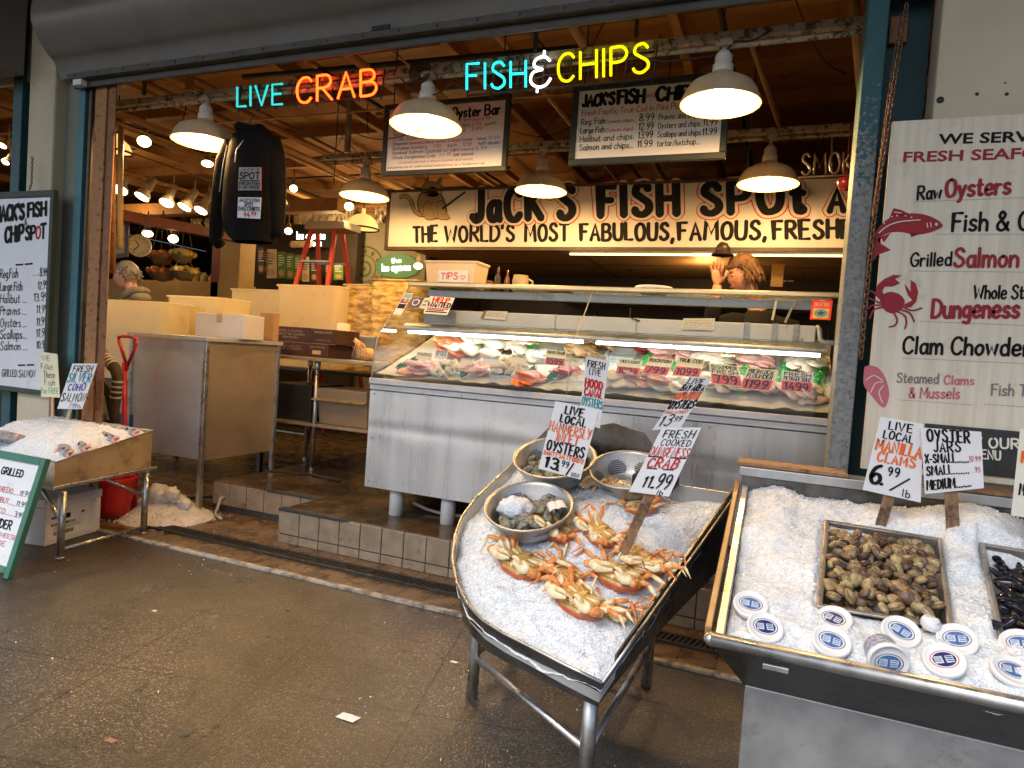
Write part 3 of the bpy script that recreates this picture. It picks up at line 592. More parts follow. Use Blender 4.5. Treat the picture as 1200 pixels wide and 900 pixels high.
# ================================================================== the long painted name board
SIGNBASE = M('cream painted board', (.58, .53, .46), (.64, .59, .51), rough=.5, ns=3, c3=(.50, .43, .34), s3=4, r3=(.6, .8))
SIGNFRAME = M('dark brown frame', (.05, .03, .016), (.08, .05, .028), rough=.5, ns=10)
YS = 4.80
sx0, sz0, sz1 = PY(457, 250, YS).x, PY(700, 289.5, YS).z, PY(700, 218, YS).z
sb = thing('name_board', 'long cream name board painted with big black red-edged letters', 'sign', (-1, YS, sz0))
mb = MB(); mb.box((sx0, YS, sz0), (1.2, YS+.03, sz1)); nb = mb.build('board', SIGNBASE, sb)
mb = MB(); mb.box((sx0-.03, YS-.012, sz0-.03), (1.2, YS+.04, sz0-.001)); mb.box((sx0-.03, YS-.012, sz1+.001), (1.2, YS+.04, sz1+.02)); mb.box((sx0-.031, YS-.012, sz0), (sx0-.001, YS+.04, sz1))
mb.build('frame', SIGNFRAME, sb, .003)
T = MB()
def on_y(Y, s, bl, br, tl, wt, mi, lift, jit=.03, sp=.2, T=None, brush=0., grow=0.):
    write(T, s, PY(*bl, Y), PY(*br, Y), PY(*tl, Y), wt, mi, V((0, -1, 0)), jit, brush, sp, lift, grow=grow)
big = [("JaCK'S", (553, 259), (671, 255), (553, 225)), ("FISH", (704, 253.5), (793, 251), (704, 219)), ("SPOt", (824, 250.5), (942, 248), (824, 216)), ("AND", (972, 248), (1040, 246), (972, 222))]
for lay, (g, mi) in enumerate(((.050, 1), (.036, 2), (0, 0))):
    for s, bl, br, tl in big:
        random.seed(len(s)+5); on_y(YS, s, bl, br, tl, .25, mi, .001+lay*.0025, .03, .34, T, .25, g)
random.seed(4)
for s, x0, x1, y0, y1 in (("THE", 485, 512, 283.5, 283), ("WORLD'S", 522, 602, 283, 282.5), ("MOST", 616, 666, 282.5, 282), ("FABULOUS,", 681, 789, 281.5, 281), ("FAMOUS,", 796, 897, 281, 280), ("FRESHEST", 907, 1034, 280, 278)):
    on_y(YS, s, (x0, y0), (x1, y1), (x0, y0-17.5-(x0-485)*.008), .2, 0, .002, .05, .26, T, .25)
T.build('lettering', [BLACKPAINT, REDINK, SIGNBASE], nb)
# crouched tan animal painted at the start of the board
T = MB(); ANB = M('tan animal paint', (.30, .20, .08), (.36, .25, .11), rough=.6, ns=12)
P = lambda pts, lift: [PY(a, b, YS)+V((0, -lift, 0)) for a, b in pts]
def blob(pts, mi, lift): T.add(P(_curve(pts+[pts[0]], 4)[:-1], lift), [tuple(range(len(pts)*4))], mi)
for mi, g, lift in ((1, 1.5, .001), (0, 0, .002)):
    ctr = lambda p, c: (c[0]+(p[0]-c[0])*(1+g*.05), c[1]+(p[1]-c[1])*(1+g*.05))
    for pts in ([(494, 253), (490, 240), (493, 228), (503, 224), (514, 226), (521, 238), (522, 253), (508, 256)], [(496, 228), (496, 217), (506, 213), (517, 217), (517, 227), (507, 231)]):
        c = (sum(p[0] for p in pts)/len(pts), sum(p[1] for p in pts)/len(pts)); blob([ctr(p, c) for p in pts], mi, lift)
    for pts in ([(497, 240), (503, 236), (506, 246), (510, 256), (500, 257), (497, 250)], [(513, 238), (519, 236), (523, 248), (527, 256), (516, 257), (513, 250)]):
        c = (sum(p[0] for p in pts)/6, sum(p[1] for p in pts)/6); blob([ctr(p, c) for p in pts], mi, lift+.0022)
    q = _curve([(493, 252), (486, 247), (482, 236), (476, 230), (470, 231)], 4)
    ribbon(T, [((p-PY(470, 256, YS)).x, (p-PY(470, 256, YS)).z) for p in [PY(a, b, YS) for a, b in q]], V((1, 0, 0)), V((0, 0, 1)), PY(470, 256, YS)+V((0, -lift, 0)), V((0, -1, 0)), .03+g*.006, mi)
blob([(499, 216), (496, 207), (503, 212)], 0, .0025); blob([(511, 212), (518, 207), (517, 217)], 0, .0025); blob([(501, 222), (507, 219), (513, 222), (510, 228), (504, 228)], 1, .0042)
T.quad(PY(518, 244, YS)+V((0, -.005, 0)), PY(519, 246, YS)+V((0, -.005, 0)), PY(546, 226, YS)+V((0, -.005, 0)), PY(545, 224, YS)+V((0, -.005, 0)), 1)
T.build('painted_animal', [ANB, BLACKPAINT], nb)
# strip lamp under the board
fl = thing('strip_lamp', 'thin glowing strip lamp under the long name board', 'lamp', (-.6, YS+.06, sz0-.05))
WARMTUBE = M('warm tube light', (1, .8, .4), emit=(1, .66, .22), es=3.2)
mb = MB(); mb.tube([(-1.55, YS+.05, sz0-.045), (1.2, YS+.05, sz0-.045)], .0065, 8); mb.build('tube', WARMTUBE, fl)
mb = MB(); mb.box((-1.62, YS+.03, sz0-.034), (1.2, YS+.075, sz0-.031)); mb.build('batten', GREY_STEEL, fl)

# ================================================================== hanging menu boards
MENUBASE = M('menu board white', (.84, .82, .80), (.88, .86, .84), rough=.4, ns=4)
MENUFRAME = M('dark green black frame', (.02, .026, .02), (.035, .04, .03), rough=.5, ns=9)
MINK = [BLACKPAINT, REDINK, GREYINK, ORANGEINK, TEALINK, BLUEINK]
YM = 3.56
def menu(label, q, bw):
    xs0 = PY(*q[3], YM).x; xs1 = PY(*q[2], YM).x; z0 = (PY(*q[3], YM).z+PY(*q[2], YM).z)/2; z1 = (PY(*q[0], YM).z+PY(*q[1], YM).z)/2
    t = thing('menu_board', label, 'menu board', ((xs0+xs1)/2, YM, z0))
    c = Card([(xs0+bw, YM, z1-bw), (xs1-bw, YM, z1-bw), (xs1-bw, YM, z0+bw), (xs0+bw, YM, z0+bw)])
    c.body(.015, 'board', MENUBASE, t)
    mb = MB(); mb.box((xs0, YM-.012, z0), (xs1, YM+.02, z0+bw-.001)); mb.box((xs0, YM-.012, z1-bw+.001), (xs1, YM+.02, z1)); mb.box((xs0, YM-.0115, z0+bw), (xs0+bw-.001, YM+.0195, z1-bw)); mb.box((xs1-bw+.001, YM-.0115, z0+bw), (xs1, YM+.0195, z1-bw))
    mb.build('frame', MENUFRAME, t, .003)
    for x in (xs0+.06, xs1-.06): mb = MB(); mb.tube([(x, YM, z1), (x, YM, CZ-.103)], .004, 6); mb.build('hanging_wire', BLACK, t)
    return t, c
t, c = menu('left hanging menu board headed Oyster Bar in black script', ((452, 122), (600, 112), (593, 200), (447, 207)), .03)
L = c.line
L("Jack's Seafood", .04, .46, .81, .94, 0, .2, .05, .3); L('and', .49, .55, .84, .92, 1, .1); L('Oyster Bar', .56, .96, .79, .94, 0, .2, .05, .3)
rows = [[('Shrimp Cocktail cup 4.99', .05, .72, 0), ('bowl 6.99', .74, .88, 1)], [('Clam Chowder cup', .05, .50, 0), ('4.99', .58, .64, 1), ('bowl', .66, .72, 0), ('6.99', .74, .81, 1), ('quart', .84, .93, 0)],
        [('Smoked Salmon', .05, .40, 0), ('w/ sauce', .50, .68, 1), ('3.99', .73, .82, 1)], [('Crab Cocktail', .05, .34, 0), ('5.99', .40, .5, 1)], [('Steamer', .05, .19, 0), ('(mussels,clam,or combo) w drawn butter + lemon', .20, .86, 1), ('11.99', .88, .97, 1)],
        [('Quilcene Oysters', .05, .36, 0), ('1.50', .42, .48, 1), ('each', .54, .62, 0), ('12.50', .67, .74, 1), ('half-dozen', .8, .97, 0)], [('Smoked Salmon Cocktail', .05, .49, 0), ('w/ light sauce', .51, .76, 1), ('5.99', .78, .87, 1)],
        [('Whole Dungeness Crab', .05, .44, 0), ('M P', .48, .57, 1), ('per pound', .6, .76, 0)], [('cracked served w drawn butter and lemon', .12, .76, 1)], [('consuming raw or undercooked seafood may be a foodborne risk', .02, .86, 0)]]
for i, r in enumerate(rows):
    v = .715-i*.075
    for s, a, b, k in r: L(s, a, b, v, v+(.05 if i < 8 else .035), k, .13, .06)
c.txt.build('lettering', MINK, c.o)
t, c = menu('right hanging menu board headed fish and chips in black', ((675, 104), (855, 80), (850, 185), (666, 195)), .034)
L = c.line
L("JACK'S", .03, .26, .77, .93, 0, .27, .06, .3); L('FISH', .29, .47, .77, .95, 0, .27, .06, .3); L('and', .48, .545, .83, .90, 1, .12); L('CHIPS', .56, .84, .77, .95, 0, .27, .06, .3)
L('Fresh Pacific True Cod in Pike Place Market', .03, .93, .635, .72, 1, .11)
for v, s1, m1, p1, s2, p2 in ((.50, 'Reg. Fish', '(3 pieces chips)...', '8.99', 'Prawns and chips..', '11.99'), (.375, 'Large Fish', '(5 pieces chips)..', '12.99', 'Oysters and chips.', '11.99'),
                              (.25, 'Halibut and', 'chips.', '13.99', 'Scallops and chips', '11.99'), (.125, 'Salmon and', 'chips...', '11.99', 'tartar/ketchup...', '')):
    k = s1.startswith(('Reg', 'Lar'))
    (L(s1, .03, .205, v, v+.085, 0, .14, .05), L(m1, .215, .42, v, v+.05, 1, .12, .05)) if k else L(s1+' '+m1, .03, .42, v, v+.085, 0, .13, .05); L(p1, .45, .55, v, v+.095, 0, .13, .05)
    L(s2, .585, .87, v, v+.08, 0, .12, .05)
    if p2: L(p2, .885, .975, v, v+.09, 0, .13, .05)
c.txt.build('lettering', MINK, c.o)

# ================================================================== neon
def neon(name, col, es): return M(name, col, emit=col, es=es)
N_TEAL = neon('teal neon', (.02, .66, .66), 1.0); N_DIM = neon('dim teal neon', (.03, .60, .58), .62); N_RED = neon('red neon', (1, .055, .005), 4.6); N_YEL = neon('yellow neon', (.92, .80, .0), .85); N_WHT = neon('white neon', (.85, .92, 1), 1.6)
YN = 2.925
def neon_word(mb, s, bl, br, tl, mi, r=.0062, Y=YN):
    st, W = strokes(s, .22, .0, sub=6)
    a, b, c = PY(*bl, Y), PY(*br, Y), PY(*tl, Y); ux, uy = (b-a)/W, c-a
    for p in st: mb.tube([a+ux*x+uy*y for x, y in p], r, 8, mi)
def neon_sign(label, words, x0, x1, zt, back):
    a, b = PY(*x0, YN), PY(*x1, YN)
    t = thing('neon_sign', label, 'neon sign', ((a.x+b.x)/2, YN, min(a.z, b.z)))
    for s, bl, br, tl, m, nm in words:
        mb = MB(); neon_word(mb, s, bl, br, tl, 0); mb.build('neon_tube', m, t)
    mb = MB()
    for z in (a.z, a.z+zt): mb.tube([(a.x, YN+.022, z), (b.x, YN+.022, z)], .005, 6)
    n = int((b.x-a.x)/.12)
    for i in range(n+1):
        x = a.x+(b.x-a.x)*i/n; mb.tube([(x, YN+.022, a.z-.02), (x+.01, YN+.022, a.z+zt+.03)], .004, 6)
    for i in range(2*n):
        x = a.x+(b.x-a.x)*(i+.5)/(2*n); mb.tube([(x, YN+.002, a.z+zt*random.random()), (x, YN+.022, a.z+zt*random.random())], .004, 6)
    mb.build('wire_frame', BLACK, t)
    return t
neon_sign('neon sign reading LIVE CRAB in teal and glowing red', [('LIVE', (278, 125), (331, 122), (278, 102), N_DIM, ''), ('CRAB', (348, 121), (441, 111), (348, 92), N_RED, '')], (276, 127), (444, 114), .105, True)
neon_sign('neon sign reading FISH & CHIPS in teal, white and yellow', [('FISH', (547, 105), (616, 102), (547, 75), N_TEAL, ''), ('@', (622, 104), (646, 101), (622, 67), N_WHT, ''), ('CHIPS', (654, 96), (760, 84), (654, 64), N_YEL, '')], (545, 110), (764, 88), .115, True)
t = thing('neon_sign', 'unlit grey tube sign reading SMOKED near the right post', 'neon sign', PY(970, 205, 3.7))
mb = MB(); neon_word(mb, 'SMOKED', (940, 205), (1030, 201), (940, 181), 0, .006, 3.7); mb.tube([PY(936, 208, 3.71), PY(1035, 203, 3.71)], .005, 6); mb.tube([PY(975, 203, 3.71), PY(975, 160, 3.71)], .004, 6)
mb.build('glass_tube', M('unlit tube', (.11, .07, .035), rough=.3), t)
t = thing('red_lantern', 'small dark red glass float hanging by the right post', 'float', PY(991, 222, 3.75))
mb = MB(); c_ = PY(991, 214, 3.75); mb.ball(c_, (.04, .04, .045), 14, 9); mb.lathe([(.015, 0), (.012, .03), (0, .031)], c_+V((0, 0, .04)), 10); mb.tube([c_+V((0, 0, .07)), c_+V((0, 0, .3))], .003, 6); mb.build('float', M('dark red glass', (.25, .015, .012), rough=.15), t)

# ================================================================== big printed seafood board on the right wall
BOARD = M('whitewashed plywood print', (.64, .57, .425), (.76, .70, .56), rough=.55, ns=5, stretch=(7, 1, .35), c3=(.50, .42, .28), s3=7, r3=(.56, .8))
YR = 2.645
bx0 = PY(1044, 160, YR).x; bz1 = PY(1047, 142, YR).z; bz0 = PY(1008, 549, YR).z; bx1 = 1.75
rb = thing('seafood_board', 'large cream wooden menu board on the right wall with maroon seafood prints', 'menu board', ((bx0+bx1)/2, YR, bz0))
mb = MB(); mb.box((bx0, YR, bz0), (bx1, YR+.025, bz1)); rbb = mb.build('board', BOARD, rb, .003)
T = MB(); R_ = lambda s, x0, x1, yb, yt, mi, wt=.14, jit=.02, br=0., sp=.2, dy=-.055: on_y(YR, s, (x0, yb), (x1, yb+(x1-x0)*dy), (x0-(yb-yt)*-.08, yt), wt, mi, .0015, jit, sp, T, br)
def printed(body, x0, x1, yb, yt, mi, mat_i, dy):
    cu = bpy.data.curves.new('t', 'FONT'); cu.body = body; cu.size = 1; cu.offset = .025; cu.resolution_u = 3; o = bpy.data.objects.new('t', cu); COL.objects.link(o)
    dg = bpy.context.evaluated_depsgraph_get(); dg.update(); me = bpy.data.meshes.new_from_object(o.evaluated_get(dg))
    xs = [v.co.x for v in me.vertices]; ys = [v.co.y for v in me.vertices]
    a, b, c = PY(x0, yb, YR), PY(x1, yb+(x1-x0)*dy, YR), PY(x0, yt, YR)
    ux = (b-a)/(max(xs)-min(xs)); uy = V((0, 0, (c-a).z))/.72
    T.add([a+ux*(v.co.x-min(xs))+uy*v.co.y+V((0, -.0015, 0)) for v in me.vertices], [tuple(p.vertices) for p in me.polygons], mat_i)
    bpy.data.objects.remove(o); bpy.data.curves.remove(cu); bpy.data.meshes.remove(me)
printed('WE SERVE', 1099, 1220, 169, 157, 0, 0, -.03); printed('FRESH SEAFOOD', 1058, 1266, 190, 178, 0, 1, -.03)
random.seed(11)
R_('Raw', 1075, 1102, 234, 219, 0, .17); R_('Oysters', 1108, 1183, 231, 211, 1, .18, br=.2)
R_('Fish & Chips', 1116, 1252, 271, 250, 0, .15, dy=-.02)
R_('Grilled', 1067, 1114, 312, 297, 0, .15, dy=-.02); R_('Salmon', 1118, 1192, 312.5, 292, 1, .17, dy=.0)
R_('Whole Steamed', 1141, 1243, 350, 335, 0, .15, dy=.0); R_('Dungeness Crab', 1092, 1250, 372, 351, 1, .18, dy=.0)
R_('Clam Chowder', 1058, 1206, 414, 395, 0, .16, dy=.02)
R_('Steamed', 1051, 1099, 448, 437, 2, .14, dy=.03); R_('Clams', 1106, 1141, 450, 440, 3, .15, dy=.03); R_('& Mussels', 1065, 1124, 466, 454, 3, .16, dy=.02)
R_('Fish Tacos', 1162, 1235, 463, 450, 2, .14, dy=.03)
def dots(x0, y0, x1, y1):
    a, b = PY(x0, y0, YR), PY(x1, y1, YR); n = int((b-a).length/.0062)
    for i in range(n):
        p = lerp(a, b, i/n)+V((0, -.001, 0)); T.quad(p, p+V((.0028, 0, 0)), p+V((.0028, 0, .0028)), p+V((0, 0, .0028)), 2)
for q in ((1071, 237, 1230, 231), (1098, 275, 1260, 275), (1065, 318, 1250, 320), (1078, 377, 1250, 384), (1058, 420, 1230, 428), (1053, 469, 1140, 475), (1153, 474, 1240, 480)): dots(*q)
def pict(px, mi, curve=True, lift=.0012):
    p = _curve(px+[px[0]], 4)[:-1] if curve else px
    T.add([PY(a, b, YR)+V((0, -lift, 0)) for a, b in p], [tuple(range(len(p)))], mi)
def line(px, wd, mi, lift=.002, curve=True):
    p = _curve(px, 4) if curve else px; o = PY(*px[0], YR)
    ribbon(T, [((PY(a, b, YR)-o).x, (PY(a, b, YR)-o).z) for a, b in p], V((1, 0, 0)), V((0, 0, 1)), o+V((0, -lift, 0)), V((0, -1, 0)), wd, mi)
# leaping fish
pict([(1105, 264), (1099, 258), (1085, 252), (1070, 250), (1052, 252), (1040, 257), (1031, 265), (1024, 277), (1024, 286), (1030, 279), (1042, 273), (1056, 272), (1072, 275), (1088, 273), (1099, 269), (1103, 267)], 1)
pict([(1042, 256), (1047, 244), (1056, 246), (1066, 251)], 1, False); pict([(1066, 274), (1068, 278), (1078, 274)], 1, False); pict([(1031, 278), (1036, 284), (1044, 273)], 1, False)
pict([(1024, 277), (1022, 290), (1023, 307), (1028, 299), (1044, 293), (1030, 284)], 1, False)
line([(1030, 273), (1040, 265), (1055, 260), (1078, 258)], .004, 4, .003); line([(1048, 249), (1056, 250)], .003, 4, .003, False); line([(1086, 262), (1087, 267)], .003, 4, .003, False)
line([(1090, 261), (1091, 266)], .003, 4, .003, False); pict([(1095, 263), (1097, 261), (1099, 263), (1097, 265)], 4, True, .003)
for a, b in ((1044, 254), (1050, 253), (1060, 253), (1067, 255), (1035, 262)): pict([(a, b), (a+1.2, b-1), (a+2, b), (a+1, b+1)], 4, True, .003)
# crab
pict([(1031, 352), (1035, 345), (1044, 342), (1054, 345), (1060, 352), (1058, 361), (1048, 367), (1037, 364)], 1)
pict([(1030, 350), (1026, 342), (1028, 334), (1036, 327), (1047, 322), (1057, 323), (1049, 327), (1055, 332), (1046, 336), (1037, 336), (1034, 341), (1036, 347)], 1, False)
pict([(1059, 357), (1069, 352), (1064, 346), (1061, 338), (1060, 332), (1067, 342), (1067, 328), (1073, 332), (1076, 342), (1074, 353), (1068, 360), (1061, 361)], 1, False)
for p in ([(1033, 352), (1024, 343), (1019, 341)], [(1033, 356), (1024, 352), (1018, 349)], [(1035, 360), (1024, 363), (1019, 373)], [(1046, 365), (1051, 374), (1049, 381), (1042, 383)], [(1051, 365), (1060, 370), (1062, 379), (1060, 385)], [(1055, 363), (1066, 367), (1071, 377)], [(1058, 360), (1069, 364), (1080, 361)], [(1034, 358), (1022, 358), (1017, 362)]):
    line(p, .0055, 1)
# shell
pict([(1013, 430), (1020, 428), (1030, 432), (1038, 444), (1042, 462), (1038, 476), (1032, 476), (1020, 462), (1012, 450)], 3)
line([(1015, 445), (1024, 440), (1034, 446)], .004, 4, .003); line([(1020, 460), (1026, 449), (1034, 448)], .004, 4, .003); line([(1034, 472), (1030, 460), (1035, 452)], .004, 4, .003)
T.build('lettering', [BLACKPAINT, MAROON, GREYINK, PINKINK, BOARD], rbb)
# black panel at its foot
q = [PY(1084, 496, YR-.004), PY(1198, 505, YR-.004), PY(1194, 554, YR-.004), PY(1082, 549, YR-.004)]
x0, x1, z0, z1 = q[0].x, q[1].x, q[3].z, q[0].z
mb = MB(); mb.box((x0, YR-.006, z0), (x1+.25, YR-.0005, z1)); o = mb.build('black_panel', M('black panel', (.02, .02, .02), (.035, .035, .035), rough=.4, ns=20), rb)
T = MB()
for s, bl, br, tl in (('VIEW OUR', (1108, 522), (1194, 526), (1108, 511)), ('MENU', (1140, 536), (1172, 539), (1140, 526))):
    write(T, s, PY(*bl, YR-.0065), PY(*br, YR-.0065), PY(*tl, YR-.0065), .2, 0, V((0, -1, 0)), .0, 0, .25, .001)
T.build('panel_lettering', CREAMCARD, o)

# ================================================================== whiteboard menu at the left
WB = M('scuffed whiteboard', (.70, .72, .74), (.76, .78, .79), rough=.3, ns=5, c3=(.6, .62, .63), s3=8, r3=(.56, .75))
YW = 2.665
xr, zb, zt = PY(58, 300, YW).x, PY(30, 455, YW).z, PY(30, 232, YW).z
wb = thing('whiteboard_menu', 'tall white handwritten price board in a dark green frame on the left column', 'menu board', (xr-.35, YW, zb))
mb = MB(); mb.box((xr-.75, YW, zb), (xr, YW+.012, zt)); wbb = mb.build('board', WB, wb)
mb = MB(); mb.box((xr, YW-.012, zb-.03), (xr+.03, YW+.02, zt+.04)); mb.box((xr-.78, YW-.0115, zb-.03), (xr-.001, YW+.0195, zb-.001)); mb.box((xr-.78, YW-.0115, zt+.001), (xr-.001, YW+.0195, zt+.04))
mb.build('frame', M('dark green frame', (.03, .05, .035), (.05, .07, .05), rough=.6, ns=9), wb, .003)
T = MB(); random.seed(21)
W_ = lambda s, x0, x1, yb0, yb1, h, mi=0, wt=.11, jit=.06, br=0.: on_y(YW, s, (x0, yb0), (x1, yb1), (x0+.5, yb0-h), wt, mi, .0015, jit, .2, T, br)
W_("JACK'S", -4, 28, 260, 256, 17, 0, .24, .05, .3); W_('FISH', 33, 54, 254.5, 252, 15, 0, .24, .05, .3); W_('&', 28.5, 31.5, 263, 263, 7)
W_('CHIP', 6.5, 27, 284, 281.5, 17, 0, .22, .05, .3); W_('SP', 30.5, 41, 281, 280, 15, 0, .22, .05, .3); W_('O', 42, 47, 279, 279, 13, 1, .2); W_('T', 48, 53.5, 279, 278, 16, 0, .22)
W_('__', 19, 38, 310.5, 309, 5, 0, .4, 0)
for yb, s, xe, p, xp in ((326, 'Reg.Fish', 21, '8.99', 47), (341, 'Large Fish', 26, '12.99', 45), (355, 'Halibut ...', 31, '13.99', 40), (369, 'Prawns ...', 31, '11.99', 43), (383.5, 'Oysters ...', 31, '11.99', 43), (397, 'Scallops...', 31, '11.99', 43), (410.5, 'Salmon ...', 32, '10.99', 43)):
    W_(s, 0.5, xe, yb, yb-.6, 10, 0, .10, .08); W_(p, xp, 55.5, yb-2, yb-3, 9, 0, .10, .08)
W_('...', 39, 45, 323, 322.5, 8)
W_('__', 22, 40, 428, 427.5, 5, 0, .35, 0); W_('GRILLED SALMON', 2.5, 41, 441, 442, 8, 0, .1, .08)
T.build('lettering', [BLACKPAINT, REDINK], wbb)
mb = MB(); mb.box((PY(20, 480, 2.69).x, 2.69, .4), (PY(57, 480, 2.69).x, 2.699, zb-.035)); mb.build('lower_plinth', WHITEWALL, hall)

# ================================================================== green A-board at the lower left corner
GREENFR = M('chipped green wood', (.035, .15, .10), (.05, .19, .13), rough=.55, ns=8, c3=(.20, .14, .11), s3=13, r3=(.62, .68))
br_ = PZ(12, 679, 0); tr_ = PX(57, 538, br_.x); up_ = (tr_-br_); lf = V((-.62, .0, 0))
ab = thing('sandwich_board', 'green framed white sandwich board leaning at the lower left', 'sandwich board', br_+lf/2)
q = Card([tr_+lf, tr_, br_, br_+lf])
nrm = q.n
def slat(a, b, wd, parent, name='frame'):
    mb = MB(); d = (b-a).normalized(); s_ = nrm.cross(d)*wd/2; t_ = nrm*.014
    mb.hexa([a-s_-t_, a+s_-t_, b+s_-t_, b-s_-t_, a-s_+t_, a+s_+t_, b+s_+t_, b-s_+t_]); return mb.build(name, GREENFR, parent, .003)
e1 = V((-.018, 0, 0))
slat(br_+e1, tr_+e1, .036, ab); slat(tr_-up_.normalized()*.018+V((-.037, 0, 0)), tr_+lf-up_.normalized()*.018, .036, ab); slat(br_+up_*.06+V((-.037, 0, 0)), br_+lf+up_*.06, .03, ab)
ins = Card([blerp(q.q, .02, .955), blerp(q.q, .955, .955), blerp(q.q, .955, .085), blerp(q.q, .02, .085)], nrm); ins.body(.008, 'panel', WB, ab)
L = ins.line; random.seed(31)
for s, u0, u1, v, h, k, wt in (('GRILLED', .52, .80, .83, .07, 0, .2), ('TUXEDO......', .5, .83, .66, .05, 1, .12), ('11.99', .84, .97, .66, .05, 0, .12), ('HALIBUT.......', .5, .83, .56, .05, 1, .12), ('11.99', .84, .97, .56, .05, 0, .12), ('TACO.......', .55, .84, .46, .05, 1, .12), ('3.99', .86, .97, .46, .05, 0, .12),
                            ('CHOWDER', .48, .86, .33, .08, 0, .2), ('W/ CHEESE', .6, .97, .25, .04, 1, .12), ('SIDE', .7, .86, .17, .045, 1, .12)):
    L(s, u0, u1, v, v+h, k, wt, .06)
ins.txt.build('lettering', MINK, ins.o)
a = tr_+V((-.018, .02, -.01)); b = V((br_.x-.018, tr_.y+.20, 0))


# ================================================================== hand-lettered price cards on stakes
INKS = [BLACKPAINT, REDINK, ORANGEINK, TEALINK, BLUEINK, GREENINK, GREYINK]
def price_card(label, q, Y, lines, mat=CARD, edge=CARD, stake=None, slope=.0, group='hand lettered price cards on stakes'):
    z0 = PY(*q[3], Y).z
    pts = [PK(a, b, Y, z0, 4.) if slope else PY(a, b, Y) for a, b in q]
    c = Card(pts); lo = min(p.z for p in pts)
    t = thing('price_card', label, 'price card', ((pts[2].x+pts[3].x)/2, Y, lo), group)
    c.body(.003, 'card', [mat, edge], t)
    for s, u0, u1, v0, v1, k, wt, br in lines: c.line(s, u0, u1, v0, v1, k, wt, .07, br, .3)
    c.txt.build('lettering', INKS, c.o)
    if stake:
        a, b, wd, mt, dy = stake; pa = PY(*a, Y+.006); pb = PY(*b, Y+dy); d = (pb-pa)
        mb = MB(); mb.beam(pa-d.normalized()*.05+V((0, .008, 0)), pb+d.normalized()*.06+V((0, .008, 0)), wd, .009, 0, V((0, -1, 0))); mb.build('stake', mt, t, .002)
    return t
random.seed(41)
price_card('white card lettered for Hammersly Inlet oysters at 13.99', ((651, 470), (702, 481), (680, 562), (631, 549)), 2.16,
    [('LIVE', .28, .68, .86, .97, 0, .2, .3), ('LOCAL', .22, .80, .73, .84, 0, .2, .3), ('HAMMERSLY', .02, .97, .575, .71, 2, .12, .2), ('INLET', .24, .74, .46, .57, 2, .17, .3), ('OYSTERS', .07, .93, .30, .44, 0, .16, .3), ('DAINTY SALTY BRINY', .04, .96, .225, .285, 2, .2, 0),
     ('13', .12, .42, .05, .21, 0, .2, .3), ('.', .43, .46, .05, .2, 0, .2, 0), ('99', .5, .66, .12, .20, 0, .16, 0), ('/', .66, .78, .02, .19, 0, .12, 0), ('DOZ', .78, .95, .02, .07, 0, .16, 0)])
price_card('narrow card with teal edge lettered for Hood Canal oysters', ((687, 418), (714, 423), (703, 502), (678, 495)), 2.42,
    [('FRESH', .12, .85, .86, .96, 0, .14, .2), ('LIVE', .22, .72, .75, .84, 0, .14, .2), ('HOOD', .1, .85, .56, .68, 1, .2, .2), ('CANAL', .12, .9, .43, .54, 1, .2, .2), ('OYSTERS', .05, .97, .28, .40, 3, .13, .2), ('12.99', .2, .8, .08, .2, 0, .14, 0)], CARD, TEALEDGE)
price_card('tilted card lettered for Bay Area oysters behind the crab price card', ((808, 441), (834, 443), (797, 502), (764, 504)), 2.44,
    [('LIVE', .1, .75, .87, .97, 0, .16, .2), ('BAY AREA', .02, .95, .74, .85, 0, .15, .2), ('KUMAMOTO', .02, .95, .58, .71, 2, .14, .2), ('OYSTERS', .03, .95, .40, .55, 0, .15, .2), ('SMALL & SWEET', .03, .9, .31, .36, 2, .18, 0), ('13', .12, .5, .08, .28, 0, .1, 0), ('99', .58, .82, .15, .25, 0, .12, 0)])
price_card('card lettered for fresh cooked Dungeness crab on a thick stake in the ice', ((776, 501), (822, 501), (784, 582), (737, 576)), 2.0,
    [('FRESH', .14, .9, .85, .96, 0, .12, .2), ('COOKED', .18, .92, .73, .82, 0, .12, .2), ('DUNGENESS', .02, .98, .57, .71, 1, .085, .1), ('CRAB', .12, .85, .40, .54, 1, .15, .2), ('11', .24, .42, .10, .27, 0, .12, 0), ('.', .48, .52, .1, .26, 0, .2, 0), ('99', .56, .88, .1, .3, 0, .1, 0), ('lb', .68, .82, .01, .08, 0, .14, 0), ('__', .04, .97, .555, .6, 0, .4, 0), ('__', .14, .8, .38, .42, 0, .4, 0)], CARD, TEALEDGE, ((762, 578), (738, 630), .030, STAKE, .03))
price_card('curled white card lettered for live local Manila clams', ((1032, 488), (1082, 497), (1079, 589), (1011, 574)), 2.30,
    [('LIVE', .24, .75, .86, .96, 0, .18, .3), ('LOCAL', .16, .78, .73, .83, 0, .18, .3), ('MANILLA', .06, .96, .56, .70, 2, .18, .3), ('CLAMS', .13, .85, .42, .54, 2, .18, .3), ('6', .08, .26, .12, .36, 0, .18, .3), ('.', .28, .31, .12, .3, 0, .2, 0), ('99', .38, .58, .26, .37, 0, .16, 0), ('/', .46, .74, .08, .27, 0, .1, 0), ('lb', .68, .80, .03, .12, 0, .13, 0)], CARD, CARD, ((1044, 578), (1032, 617), .030, STAKE, .02))
